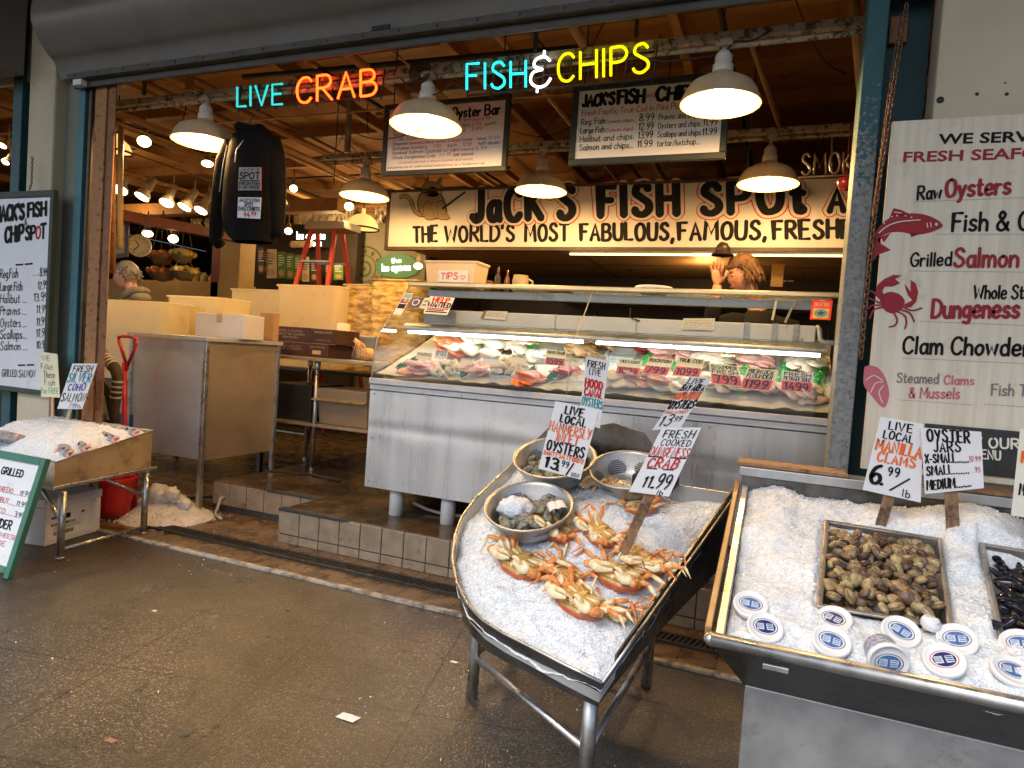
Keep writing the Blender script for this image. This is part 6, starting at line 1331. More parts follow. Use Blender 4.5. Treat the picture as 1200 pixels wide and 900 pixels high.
pile('pink', 790, 421, 8, 'pink fillet piled behind the 1099 price card', .8, .06, seed=13)
pile('white', 728, 452, 6, 'white fillet piled at the front right of the Hood Canal card', .85, .05, seed=14)
pile('pink', 760, 453, 9, 'large pink fillet piled at the front centre right', .9, .05, seed=15)
pile('white', 790, 457, 5, 'white fillet piled right of the large pink fillets', .8, .04, seed=16)
pile('pale', 832, 430, 6, 'peach fillet piled left of the 799 price card', .8, .04, seed=17)
pile('pale', 848, 458, 9, 'pale shrimp coloured fillet piled in front of the 799 card', .6, .05, seed=18)
pile('pink', 890, 432, 6, 'pink fillet piled behind the fifth parsley strip', .75, .04, seed=19)
pile('pink', 892, 460, 6, 'pink fillet piled in front between two tall parsley strips', .65, .045, seed=20)
pile('pale', 944, 434, 6, 'peach fillet piled at the rear right end of the case', .8, .05, seed=21)
pile('pale', 937, 466, 8, 'pale fillet piled at the front right end of the case', .65, .05, seed=22)
pile('red', 663, 440, 5, 'red fillet piled directly right of the glass joint', .55, .03, seed=23)
TRAYM = glass_mat('clear tray', (.9, .93, .92), .15)
for px, py, w_, lb in ((598, 443, .085, 'clear shallow tray holding scallops'), (634, 422, .07, 'clear tray of white fillets by the glass joint'), (728, 421, .075, 'clear round edged bowl tray at the rear centre'), (684, 449, .06, 'clear tray at the front right of the joint')):
    c = ondk(px, py, .004); mb = MB(); a = .07
    for s0, s1, z0, z1 in ((1, 1, 0, .0), ):
        r0 = [c+V((sx*w_, sy*a, (sy*a)*.40)) for sx, sy in ((-1, -1), (1, -1), (1, 1), (-1, 1))]; r1 = [p+V(((p.x-c.x)*.18, (p.y-c.y)*.18, .035)) for p in r0]
    mb.add(r0+r1, [(0, 1, 2, 3)]+[(i, (i+1) % 4, 4+(i+1) % 4, 4+i) for i in range(4)]); mb.tube(r1+[r1[0]], .0028, 6); tag(mb.build('clear_tray', M('clear tray plastic', (.7, .74, .73), rough=.15, alpha=.45)), lb, 'tray')
PARS = M('plastic parsley', (.03, .30, .03), (.08, .50, .08), rough=.5, ns=40, objrand=.15)
PARSD = M('dark green divider', (.02, .22, .09), (.04, .32, .15), rough=.5, ns=40)
def parsley(a, b, label, wd=.030, n=620, seed=1, mat=PARS):
    rnd = random.Random(seed); A, B = ondk(*a, .034), ondk(*b, .030); mb = MB(); d = (B-A).normalized(); s_ = V((d.y, -d.x, 0))
    mb.tube([lerp(A, B, t/6) for t in range(7)], .010, 6)
    for _ in range(n):
        t = rnd.random(); th = rnd.uniform(0, math.pi); p = lerp(A, B, t)+s_*(wd*math.cos(th))*rnd.uniform(.5, 1)+V((0, 0, wd*1.1*math.sin(th)*rnd.uniform(.5, 1)))
        u_ = V((rnd.gauss(0, 1), rnd.gauss(0, 1), rnd.gauss(0, 1)+.6)).normalized(); w_ = u_.orthogonal().normalized(); l = rnd.uniform(.006, .011)
        mb.add([p, p+u_*l*.6+w_*l*.5, p+u_*l, p+u_*l*.6-w_*l*.5], [(0, 1, 2, 3)])
    tag(mb.build('parsley_strip', mat), label, 'garnish', 'green garnish strips dividing the fish')
parsley((850, 425), (827, 462), 'green garnish strip left of the 799 price card', seed=1)
parsley((877, 428), (868, 466), 'tall green garnish strip right of the 799 price card', seed=2)
parsley((925, 430), (909, 468), 'green garnish strip left of the 1499 price card', seed=3)
parsley((965, 431), (953, 470), 'green garnish strip at the far right end of the case', seed=4)
parsley((772, 416), (747, 440), 'green garnish strip left of the second red price card', seed=5)
parsley((800, 428), (781, 446), 'green garnish strip in front of the 1099 price card', seed=6)
parsley((637, 404), (612, 420), 'green garnish strip at the rear left of the glass joint', .014, 240, 7)
for i, (a, b, lb) in enumerate((((488, 428), (466, 438), 'dark green divider strip at the left front corner'), ((530, 434), (512, 444), 'dark green divider strip left of the cream shellfish'), ((558, 436), (540, 447), 'dark green divider strip right of the cream shellfish'), ((626, 440), (612, 450), 'dark green divider strip right of the scallop tray'), ((655, 441), (642, 453), 'dark green divider just left of the glass joint'))):
    parsley(a, b, lb, .022, 380, 20+i, PARSD)
def case_card(px, py, w_, h, txt, name, label, mat=YELLOWCARD, k=1, up=.0, lean=0.):
    c = PY(px, py, 3.455); z = c.z; sx, sz = w_/2*.0048, h/2*.0048
    q = [V((c.x-sx+lean*sz, 3.455+sz*.35, z+sz)), V((c.x+sx+lean*sz, 3.455+sz*.35, z+sz-.004)), V((c.x+sx-lean*sz, 3.455-sz*.35, z-sz-.004)), V((c.x-sx-lean*sz, 3.455-sz*.35, z-sz))]
    cd = Card(q); t = thing('case_price_card', label, 'price card', c-V((0, 0, sz)), 'small price cards inside the fish case'); cd.body(.002, 'card', mat, t)
    if k: cd.rect(.02, .98, .03, .50, 1, .0008)
    random.seed(int(px))
    for j, s in enumerate(name): cd.line(s, .08, .92, .76-.22*j, .93-.22*j, 0, .2, .05, .2)
    if txt: cd.line(txt, .12, .86, .08, .44, 0 if k else 2, .17, .05, .2, lift=.0018)
    cd.txt.build('lettering', [BLACKPAINT, REDCARD, REDINK], cd.o)
case_card(651, 419, 24, 17, '1599', ['KING CRAB'], 'small card priced 1599 left of the glass joint')
case_card(737, 430, 26, 17, '1099', ['WILD CAUGHT'], 'small red and cream card priced 1099 at the case centre', lean=.1)
case_card(771, 429, 27, 18, '799', ['ROCKFISH'], 'small tilted card priced 799 left of the 1099 card', lean=.3)
case_card(807, 430, 28, 20, '1099', ['TRUE COD'], 'upright card priced 1099 behind the Bay Area oyster card', lean=.2)
case_card(850, 439, 30, 21, '799', ['SNAPPER', 'FRESH'], 'card priced 799 beside the tall parsley strip', lean=-.3)
case_card(889, 444, 29, 22, '1199', ['FRESH LOCAL', 'FLOUNDER'], 'card priced 1199 right of the tall parsley strip', lean=.3)
case_card(934, 447, 29, 20, '1499', ['FRESH', 'PETRALE SOLE'], 'card priced 1499 near the right end of the case', CARD)
case_card(517, 415, 17, 10, '', ['SOCKEYE', 'FILLET', '9.99'], 'grey card in front of the orange salmon', CARD, 0)
case_card(497, 417, 22, 9, '', ['HALIBUT', 'CHEEKS'], 'pale green card left of the orange salmon', YELLOWCARD, 0)
case_card(547, 423, 16, 7, '', ['LING COD'], 'low yellow card in front of the white fillets', YELLOWCARD, 0)
case_card(575, 422, 21, 8, '', ['STEELHEAD'], 'low card under the cream white fillets', CARD, 0)
case_card(608, 421, 19, 9, '', ['BAY SHRIMP'], 'low card behind the scallop tray', YELLOWCARD, 0)
case_card(669, 424, 21, 9, '', ['SMOKED', 'SALMON'], 'pale green card in front of the tan fillets', YELLOWCARD, 0)
case_card(700, 421, 22, 10, '', ['WILD PRAWN', 'LARGE'], 'cream card showing above the Hood Canal card', CREAMCARD, 0)
# notes stuck on the glass and on the cold unit
GK = (3.471, 1.335, 1.0375)
def sticker(q, label, mats, fn, glass=True, name='sticker', cat='sticker'):
    pts = [PK(a, b, GK[0]-.004, GK[1]+.004, GK[2]) if glass else PY(a, b, 3.712) for a, b in q]
    cd = Card(pts); t = thing(name, label, cat, pts[3]); cd.body(.0012, 'paper', mats[0], t); fn(cd); cd.txt.build('print', mats, cd.o)
def f1(c):
    c.line('HELP', .2, .85, .68, .95, 1, .24, .05, .3); c.line('WANTED', .06, .97, .38, .65, 2, .2, .05, .3); c.rect(.05, .95, .27, .33, 1); c.rect(.1, .8, .19, .24, 2); c.rect(.05, .95, .08, .15, 2)
sticker(((504, 347), (533, 349), (524, 369), (496, 367)), 'HELP WANTED notice taped on the slanted case glass', [CARD, REDINK, BLACKPAINT], f1, True, 'paper_notice', 'notice')
def f2(c): c.rect(.2, .8, .56, .72, 1); c.poly([(.5+.32*math.cos(t*.5), .5+.32*math.sin(t*.5)) for t in range(13)], 1); c.poly([(.5+.24*math.cos(t*.5), .5+.24*math.sin(t*.5)) for t in range(13)], 2, .0014)
NAVY2 = M('navy sticker', (.03, .04, .16), rough=.4)
sticker(((484, 348), (497, 349), (490, 361), (478, 360)), 'dark blue square sticker left of the HELP WANTED notice', [NAVY2, CARD, NAVY2], f2)
sticker(((498, 349), (506, 349), (498, 362), (491, 361)), 'pale card sticker tucked beside the HELP WANTED notice', [M('pale green grey card', (.55, .6, .58), rough=.5), GREENINK, GREYINK], lambda c: (c.rect(.2, .8, .6, .75, 1), c.rect(.2, .8, .25, .4, 2)))
STB = M('sticker blue', (.10, .30, .42), rough=.4)
def f3(c):
    for k, m_ in enumerate((4, 3, 2, 1)): c.rect(.06, .94, .03+.245*k, .24+.245*k, m_)
    c.poly([(.38+.2*math.cos(t*.5), .64+.07*math.sin(t*.5)) for t in range(13)], 5, .0014); c.poly([(.6+.2*math.cos(t*.5), .64+.07*math.sin(t*.5)) for t in range(13)], 6, .0016)
sticker(((475, 343), (484, 344), (470, 369), (460, 368)), 'column of small payment stickers on the left end of the case glass', [CARD, STB, NAVY2, BLACKPAINT, CARD, REDINK, M('amber sticker', (.8, .4, .05), rough=.4)], lambda c: f3(c))
def f4(c): c.rect(0, .14, 0, 1, 1); [c.line('CASH CARDS OK', .2, .92, .7-.2*k, .82-.2*k, 2, .12) for k in range(3)]
sticker(((567, 364), (595, 365), (592, 375), (563, 373)), 'small printed note at the left of the white cold unit', [CREAMCARD, STAKE, GREYINK], f4, False, 'paper_note', 'note')
sticker(((801, 373), (838, 373), (836, 387), (798, 386)), 'typed note on the right of the white cold unit', [CREAMCARD, GREYINK], lambda c: [c.line(s, .06, .94, .74-.2*k, .86-.2*k, 1, .12) for k, s in enumerate(('if you don"t see it', 'ask someone behind the', 'counter for help', 'thank you'))], False, 'paper_note', 'note')
def f5(c):
    c.rect(.12, .88, .06, .55, 2); c.poly([(.5+.34*math.cos(t*.35), .31+.21*math.sin(t*.35)) for t in range(18)], 3, .0012)
    c.poly([(.5+(.25 if t % 2 == 0 else .10)*math.sin(t*math.pi/5), .31+(.17 if t % 2 == 0 else .07)*math.cos(t*math.pi/5)) for t in range(10)], 4, .0016); c.line('SEATTLE', .14, .86, .66, .84, 1, .2); c.rect(.35, .65, .93, .985, 1)
sticker(((952, 351), (976, 352), (973, 375), (949, 374)), 'red placard with a blue star on the right end of the glass', [REDCARD, M('light pink print', (.7, .35, .3), rough=.5), M('ochre print', (.6, .45, .12), rough=.5), M('teal print', (.1, .3, .33), rough=.5), NAVY2], f5, True, 'placard', 'placard')
# things on top of the case
def tubbox(lo, hi, taper, label, name, mats, rimw=.006, cat='tub', open_=True, rc=.02):
    t = thing(name, label, cat, V(((lo[0]+hi[0])/2, (lo[1]+hi[1])/2, lo[2]))); c = V(((lo[0]+hi[0])/2, (lo[1]+hi[1])/2, 0)); mb = MB()
    def R(k, z, g=0):
        hx, hy = (hi[0]-lo[0])/2*k+g, (hi[1]-lo[1])/2*k+g
        return [V((c.x+sx*(hx-rc)+rc*math.cos(a0+i*math.pi/10), c.y+sy*(hy-rc)+rc*math.sin(a0+i*math.pi/10), z)) for sx, sy, a0 in ((-1, -1, math.pi), (1, -1, 1.5*math.pi), (1, 1, 0), (-1, 1, .5*math.pi)) for i in range(6)]
    rings = [R(taper, lo[2]), R(1, hi[2]), R(1, hi[2], rimw), R(1, hi[2]+.012, rimw), R(1, hi[2]+.012, -.003), R(taper, lo[2]+.01, -.004)] if open_ else [R(taper, lo[2]), R(1, hi[2])]
    n = 24
    for A, B in zip(rings[:-1], rings[1:]): mb.add(A+B, [(i, (i+1) % n, n+(i+1) % n, n+i) for i in range(n)], 0, True)
    mb.add(rings[0], [tuple(range(n))[::-1]]); mb.add(rings[-1], [tuple(range(n))]); o = mb.build('body', mats, t, weld=True); o.data.set_sharp_from_angle(angle=rad(35)); return t
CLOUDY = M('cloudy plastic tub', (.62, .50, .34), (.70, .58, .41), rough=.35, ns=5, sss=.3)
q0, q1 = PY(510, 335, 3.95), PY(562, 336, 3.95); zt3 = 1.627
a0, a1 = PY(506, 308, 3.95), PY(567, 309, 3.95)
t = tubbox((a0.x, 3.85, zt3), (a1.x, 4.05, a0.z-.012), .90, 'cloudy tip tub on the case top with a TIPS label', 'tip_tub', CLOUDY)
cd = Card([PY(514, 317, 3.846), PY(549, 317, 3.846), PY(548, 331, 3.849), PY(513, 330, 3.849)]); cd.rect(0, 1, 0, 1, 0); cd.line('TIPS', .1, .66, .25, .8, 1, .15); cd.stroke([(.82, .22), (.74, .5), (.80, .62), (.83, .5), (.87, .62), (.92, .48), (.82, .22)], .003, 2); cd.txt.build('label', [CARD, REDINK, REDINK], t)
mb = MB(); p = PY(766, 340, 3.95); mb.lathe([(.075, 0), (.08, .004), (.085, .018), (.11, .022), (.112, .04), (.105, .044), (0, .045)], (p.x, 3.95, zt3), 32); tag(mb.build('plate_stack', WHITEPL), 'stack of white plates on the case top', 'plate stack')
for px, w_, lb in ((622, .10, 'flat white paper sheet lying on the case top'), (655, .09, 'thin brown paper sheet lying on the case top')):
    p = PY(px, 336, 4.0); mb = MB(); mb.box((p.x-w_, 3.92, zt3+.001), (p.x+w_, 4.05, zt3+.006)); tag(mb.build('paper_sheet', CARD if px < 640 else STAKE), lb, 'paper')
p = PY(612, 322, 4.1); mb = MB(); mb.lathe([(.045, 0), (.052, .01), (.055, .08), (.048, .105), (.05, .112), (.0, .118)], (p.x, 4.08, zt3), 20); mb.tube([(p.x+.05, 4.08, zt3+.09), (p.x+.085, 4.08, zt3+.075), (p.x+.08, 4.08, zt3+.03), (p.x+.052, 4.08, zt3+.02)], .006, 8); tag(mb.build('jug', M('cream jug', (.5, .38, .2), (.6, .47, .27), rough=.35, ns=8)), 'cream jug with handle on the case top', 'jug')
for i, (px, h, r, m_, lb) in enumerate(((573, .10, .03, STAKE, 'small wooden box beside the tip tub'), (583, .17, .02, KDARK, 'tall dark bottle right of the tip tub'), (594, .15, .018, M('amber bottle', (.16, .06, .015), rough=.2), 'short amber bottle right of the dark bottle'))):
    p = PY(px, 334, 4.1); mb = MB()
    if i == 0: mb.box((p.x-.04, 4.05, zt3+.001), (p.x+.03, 4.13, zt3+.06)); mb.box((p.x-.044, 4.046, zt3+.061), (p.x+.034, 4.134, zt3+.07))
    else: mb.lathe([(r, 0), (r, h*.6), (r*.4, h*.75), (r*.4, h), (0, h)], (p.x, 4.1, zt3), 14)
    tag(mb.build(['wooden_box', 'bottle', 'bottle'][i], m_, bevel=.003 if i == 0 else 0), lb, ['box', 'bottle', 'bottle'][i])
# bits of the kitchen
for q, m_, lb, nm in (((905, 309, 917, 336), M('lit orange notice', (.75, .38, .06), (.85, .5, .12), rough=.5, ns=20, stretch=(1, 1, 4)), 'bright orange notice sheet behind the shouting vendor', 'notice'), ((683, 313, 692, 322), CREAMCARD, 'small note on the dark kitchen wall', 'notice'), ((918, 322, 922, 330), CREAMCARD, 'narrow slip pinned on the right kitchen wall', 'notice'), ((924, 322, 930, 330), CARD, 'square slip pinned on the right kitchen wall', 'notice')):
    Y_ = 5.3 if q[0] == 905 else 6.28
    a, b = PY(q[0], q[1], Y_), PY(q[2], q[3], Y_); mb = MB(); mb.box((a.x, Y_, b.z), (b.x, Y_+.006, a.z)); tag(mb.build(nm, m_), lb, 'notice')
mb = MB(); a, b = PY(697, 318, 6.2), PY(745, 323, 6.2); mb.box((a.x, 6.2, b.z), (b.x, 6.24, a.z)); mb.build('extractor_strip', CREAMCARD, hall, .003)
for px, lb in ((740, 'dark small fan fitting under the kitchen ceiling centre'), (943, 'dark small fan fitting under the kitchen ceiling right')):
    p = PY(px, 313, 5.8); mb = MB(); mb.lathe([(.05, .0), (.055, .03), (.02, .04), (.02, .1), (0, .1)], (p.x, 5.8, p.z-.03), 14); mb.tube([(p.x, 5.8, p.z), (p.x, 5.8, 2.02)], .006, 6); tag(mb.build('ceiling_fitting', BLACK), lb, 'fitting')
lamp_light(V((-.6, 5.3, 1.95)), 4, .1)
# ================================================================== steel cabinet and work table
CABST = M('scuffed cabinet steel', (.50, .51, .51), (.60, .61, .61), rough=.36, rvar=.1, metal=.4, ns=3, c3=(.36, .36, .35), s3=3, r3=(.5, .75), bump=.08, bs=10)
WARMST = M('lamplit amber steel', (.40, .33, .23), (.48, .40, .29), rough=.36, rvar=.1, metal=.5, ns=3, c3=(.32, .25, .16), s3=3, r3=(.5, .8))  # amber lamp light put into the colour of plain steel
cx0, cx1, cy0, cy1, cz0, cz1 = -4.21, -3.495, 3.29, 3.985, .375, 1.165
cb = thing('steel_cabinet', 'open backed stainless cabinet on square legs beside the fish stand', 'cabinet', (-3.85, 3.6, 0))
mb = MB(); mb.box((cx0+.03, cy0+.012, cz0), (cx1-.03, cy0+.022, cz1-.002)); mb.build('front_sheet', CABST, cb)
mb = MB(); mb.box((cx1-.026, cy0+.035, cz0-.005), (cx1-.016, cy1-.03, cz1-.002)); mb.build('side_sheet', WARMST, cb)
mb = MB(); mb.box((cx0+.03, cy1-.03, cz0), (cx1-.03, cy1-.02, cz1-.002)); mb.build('rear_sheet', WARMST, cb)
mb = MB(); mb.box((cx0-.012, cy0-.012, cz1), (cx1+.012, cy1+.012, cz1+.028)); mb.build('top', CABST, cb, .004)
for x, y in ((cx0, cy0), (cx1-.03, cy0), (cx0, cy1-.03), (cx1-.03, cy1-.03)):
    z0 = .03 if y < 3.5 else PLAT+.03
    mb = MB(); mb.box((x, y, z0), (x+.03, y+.03, cz1-.001)); mb.lathe([(.03, -.028), (.028, -.012), (.012, -.010), (.012, 0)], (x+.015, y+.015, z0), 14, capb=True); mb.build('leg', TUBE_STEEL, cb, .003)
WT = lambda: None
tx0, tx1, ty0, ty1, tz = -3.72, -2.62, 4.12, 4.6, 1.065
tb = thing('work_table', 'steel work table with undershelf behind the cabinet', 'table', (-3.2, 4.4, PLAT))
mb = MB(); mb.box((tx0, ty0, tz), (tx1, ty1, tz+.028)); mb.build('table_top', WARMST, tb, .004)
mb = MB(); mb.box((tx0+.02, ty0+.03, .56), (tx1-.02, ty1-.03, .58)); mb.build('shelf', WARMST, tb, .003)
for x, y in ((PY(368, 500, 4.2).x, 4.2), (tx1-.08, 4.2), (tx0+.06, ty1-.06), (tx1-.08, ty1-.06)):
    mb = MB(); mb.tube([(x, y, PLAT+.03), (x, y, tz)], .0165, 12); mb.lathe([(.022, -.06), (.024, -.055), (.024, -.005), (.02, 0)], (x, y, tz), 12); mb.lathe([(.018, 0), (.018, .03)], (x, y, PLAT+.001), 12); mb.build('leg', TUBE_STEEL, tb)
a, b = PY(374, 490, 4.25), PY(431, 490, 4.25)
binq = thing('steel_bin', 'amber lit steel bin with a lipped front on the undershelf', 'bin', ((a.x+b.x)/2, 4.4, .581))
mb = MB(); mb.hexa([V((a.x+.01, 4.24, .581)), V((b.x, 4.24, .581)), V((b.x, 4.6, .581)), V((a.x+.01, 4.6, .581)), V((a.x, 4.20, .86)), V((b.x+.01, 4.20, .86)), V((b.x+.01, 4.62, .86)), V((a.x, 4.62, .86))]); mb.build('bin', WARMST, binq, .006)
mb = MB(); mb.prism([V((a.x-.01, 4.205, .79)), V((a.x-.01, 4.15, .775)), V((a.x-.01, 4.155, .765)), V((a.x-.01, 4.205, .775))], (b.x-a.x+.03, 0, 0)); mb.build('lip', GOLDST, binq, .002)
a, b = PY(325, 480, 4.3), PY(371, 480, 4.3); mb = MB(); mb.hexa([V((a.x+.02, 4.25, .581)), V((b.x-.01, 4.25, .581)), V((b.x-.01, 4.62, .581)), V((a.x+.02, 4.62, .581)), V((a.x, 4.22, .87)), V((b.x, 4.22, .87)), V((b.x, 4.64, .87)), V((a.x, 4.64, .87))]); tag(mb.build('black_crate', M('black plastic crate', (.018, .018, .02), (.03, .03, .032), rough=.4, ns=10), bevel=.01), 'black plastic crate on the undershelf beside the steel bin', 'crate')
p = PY(430, 480, 4.62); mb = MB(); mb.box((p.x-.04, 4.60, .581), (p.x+.1, 4.70, .80)); mb.box((p.x-.046, 4.594, .801), (p.x+.106, 4.706, .82)); tag(mb.build('red_box', RED_PL, bevel=.004), 'red plastic box showing behind the steel bin', 'box')
# clutter on the floor round the cabinet
mb = MB(); mb.tube([V((-3.62, 3.9, .02)), V((-3.5, 3.72, .05)), V((-3.44, 3.55, .12)), V((-3.47, 3.45, .10)), V((-3.42, 3.36, .012)), V((-3.3, 3.3, .012))], .012, 8); tag(mb.build('grey_hose', GREY_STEEL), 'grey hose curling from under the steel cabinet to its front leg', 'hose')
mb = MB(); mb.tube([V((-4.0, 3.55, .012)), V((-3.8, 3.62, .03)), V((-3.6, 3.7, .06)), V((-3.45, 3.86, .24)), V((-3.2, 4.05, PLAT+.012)), V((-2.9, 4.0, PLAT+.012))], .009, 8); tag(mb.build('black_hose', BLACK), 'thin black hose lying up over the platform edge behind the cabinet', 'hose')
# brown printed cartons
BROWN = M('dark brown carton', (.055, .022, .012), (.075, .032, .018), rough=.55, ns=6); PALEPRINT = M('pale carton print', (.55, .48, .40), rough=.6)
def carton(x0, x1, y0, y1, z0, z1, label, lab):
    t = thing('carton', label, 'carton', ((x0+x1)/2, (y0+y1)/2, z0), 'dark brown cartons on the work table'); mb = MB(); mb.box((x0, y0, z0+.001), (x1, y1, z1)); mb.build('box', BROWN, t, .004)
    cd = Card([V((x0, y0, z1)), V((x1, y0, z1)), V((x1, y0, z0)), V((x0, y0, z0))]); lab(cd); cd.txt.build('print', [PALEPRINT, M('tan label', (.6, .45, .3), rough=.6)], t)
zc = tz+.029; random.seed(6)
X = lambda px, py=400, y=4.2: PY(px, py, y).x
carton(X(298), X(359), 4.2, 4.5, zc, zc+.105, 'lower brown carton with a long printed side', lambda c: (c.line('OF CANADA', .55, .92, .45, .58, 0, .14), c.line('SEAFOOD CO', .5, .9, .65, .75, 0, .14)))
carton(X(360), X(386), 4.19, 4.5, zc, zc+.105, 'lower brown carton with a square tan label', lambda c: (c.rect(.3, .68, .22, .5, 1), c.line('SEAFOOD', .2, .85, .7, .8, 0, .14)))
carton(X(311), X(362), 4.2, 4.5, zc+.106, zc+.225, 'upper brown carton with lines of pale print', lambda c: (c.line('FROZEN IN CANADA', .25, .85, .68, .8, 0, .13), c.line('PRODUCT OF CANADA', .2, .9, .45, .58, 0, .13), c.line('KEEP FROZEN', .4, .75, .25, .36, 0, .13)))
carton(X(363), X(394), 4.19, 4.5, zc+.106, zc+.22, 'upper brown carton at the right end of the stack', lambda c: (c.line('SEAFOOD MASTER', .2, .85, .72, .84, 0, .13), c.line('1234 KG', .3, .8, .2, .28, 0, .12)))
p = PY(403, 380, 4.55); mb = MB(); mb.lathe([(.0, 0), (.052, 0), (.055, .01), (.055, .285), (.02, .29), (.02, .25), (0, .25)], (p.x, 4.55, zc), 24); tag(mb.build('paper_roll', M('white paper roll', (.62, .54, .42), (.68, .6, .48), rough=.8, ns=6)), 'upright white paper roll behind the brown cartons', 'paper roll')
# bag of garlic-like bundle and dark folded sheet
p = PY(423, 408, 4.3); mb = MB(); rnd = random.Random(5)
for k in range(12):
    A = V((p.x-.06, 4.3, zc+.17)); B = V((p.x-.05+.17*k/11, 4.26+.02*math.sin(k), zc+.02)); mb.tube([A, lerp(A, B, .5)+V((.02, 0, .03)), B], .0035, 6)
for k in range(6): mb.tube([V((p.x-.05+.02*k, 4.265, zc+.15-.022*k)), V((p.x+.02+.02*k, 4.26, zc+.10-.012*k))], .003, 6)
mb.ball((p.x+.05, 4.31, zc+.05), (.075, .05, .05), 16, 10, 0, lambda d: 1+.2*noise.noise(d*3)); tag(mb.build('net_bag', M('peach net bag', (.65, .38, .16), (.75, .52, .28), rough=.5, ns=40)), 'net bag of peach coloured goods at the right end of the work table', 'bag')
a, b = PY(420, 396, 4.6), PY(447, 392, 4.6); mb = MB(); mb.hexa([V((a.x, 4.5, zc+.10)), V((b.x, 4.5, zc+.10)), V((b.x, 4.59, zc+.12)), V((a.x, 4.59, zc+.12)), V((a.x, 4.5, zc+.19)), V((b.x, 4.5, zc+.19)), V((b.x, 4.59, zc+.2)), V((a.x, 4.59, zc+.2))]); mb.box((a.x, 4.5, zc+.001), (b.x, 4.59, zc+.098)); tag(mb.build('scale_box', GREY_STEEL, bevel=.004), 'grey steel scale at the rear of the work table', 'scale')
RIB = None
# white box on the cabinet
a, b, c = PY(229, 380, 3.55), PY(286, 382, 3.55), PY(306, 384, 3.75)
mb = MB(); zt4 = PY(229, 366, 3.55).z; mb.hexa([V((a.x, 3.55, cz1+.029)), V((b.x, 3.55, cz1+.029)), V((c.x, 3.78, cz1+.029)), V((a.x+.09, 3.82, cz1+.029)), V((a.x, 3.55, zt4)), V((b.x, 3.55, zt4)), V((c.x, 3.78, zt4)), V((a.x+.09, 3.82, zt4))]); wc = mb.build('white_carton', M('white carton', (.60, .58, .58), (.66, .64, .64), rough=.6, ns=5), bevel=.004); tag(wc, 'plain white carton standing on the steel cabinet', 'carton')
mb = MB(); xm = (a.x+b.x)/2; mb.box((xm-.025, 3.547, zt4-.06), (xm+.025, 3.5495, zt4-.003)); mb.box((xm-.025, 3.552, zt4+.0005), (xm+.025, 3.79, zt4+.0015)); mb.build('tape', M('brown tape', (.45, .33, .2), rough=.3), wc)
a, b = PY(292, 372, 3.9), PY(321, 372, 3.9); mb = MB(); mb.box((a.x+.1, 3.9, cz1+.029), (b.x, 3.96, PY(300, 366, 3.9).z)); tag(mb.build('kraft_carton', M('kraft carton', (.34, .20, .09), (.40, .25, .12), rough=.7, ns=8), bevel=.004), 'brown kraft carton behind the white carton', 'carton')

# ================================================================== big translucent tubs
TOTE = M('translucent amber tub', (.82, .71, .48), (.88, .79, .58), rough=.22, ns=2.2, c3=(.72, .56, .32), s3=5, r3=(.58, .74))
def translucent(m, k=.5):
    N, L = m.node_tree.nodes, m.node_tree.links; b = N['Principled BSDF']; o = [n for n in N if n.type == 'OUTPUT_MATERIAL'][0]
    t = N.new('ShaderNodeBsdfTranslucent'); mx = N.new('ShaderNodeMixShader'); mx.inputs[0].default_value = k
    if b.inputs['Base Color'].links: L.new(b.inputs['Base Color'].links[0].from_socket, t.inputs[0])
    L.new(b.outputs[0], mx.inputs[1]); L.new(t.outputs[0], mx.inputs[2]); L.new(mx.outputs[0], o.inputs[0]); return m
translucent(TOTE, .62)
def tote(px0, px1, pyt, Y, depth, zb, label, mat=TOTE):
    a, b = PY(px0, pyt, Y), PY(px1, pyt, Y); z1 = (a.z+b.z)/2-.012
    return tubbox((a.x, Y, zb), (b.x, Y+depth, z1), .93, label, 'storage_tub', mat, .012, rc=.075)
WRINK = M('amber film over ice', (.30, .16, .03), (.78, .56, .20), rough=.22, ns=9, stretch=(1, 1, 3.2), ramp=(.38, .6), bump=.5, bs=14, sss=.1)
stand = thing('tub_stand', 'low dark bench carrying the row of amber tubs', 'bench', (-4.3, 3.9, 0))
for (x0, x1, y0, y1, z) in ((-6.2, -4.25, 3.99, 4.3, .78), (-5.4, -2.62, 4.64, 5.36, .98)):
    mb = MB(); mb.box((x0, y0, z-.03), (x1, y1+.5, z)); mb.build('bench_top', KDARK, stand, .003)
    for x in (x0+.05, x1-.08):
        for y in (y0+.05, y1+.4): mb = MB(); mb.box((x, y, .006 if x < -3.6 else PLAT+.001), (x+.04, y+.04, z-.031)); mb.build('leg', KDARK, stand)
tote(112, 195, 352, 4.0, .3, .781, 'amber lit tub with open top nearest the rusty post')
tote(193, 258, 347, 4.34, .4, .781, 'amber tub behind the white carton', )
tote(268, 341, 339, 5.3, .45, .981, 'tall amber tub between the white carton and the brown cartons')
tote(322, 398, 334, 4.80, .45, .981, 'amber tub under the red ladder')
tote(400, 446, 333, 4.95, .4, .981, 'tub filled with rippled golden film right of the paper roll', WRINK)
tote(432, 492, 327, 4.68, .24, .981, 'rear amber tub at the left end of the fish case', WRINK)
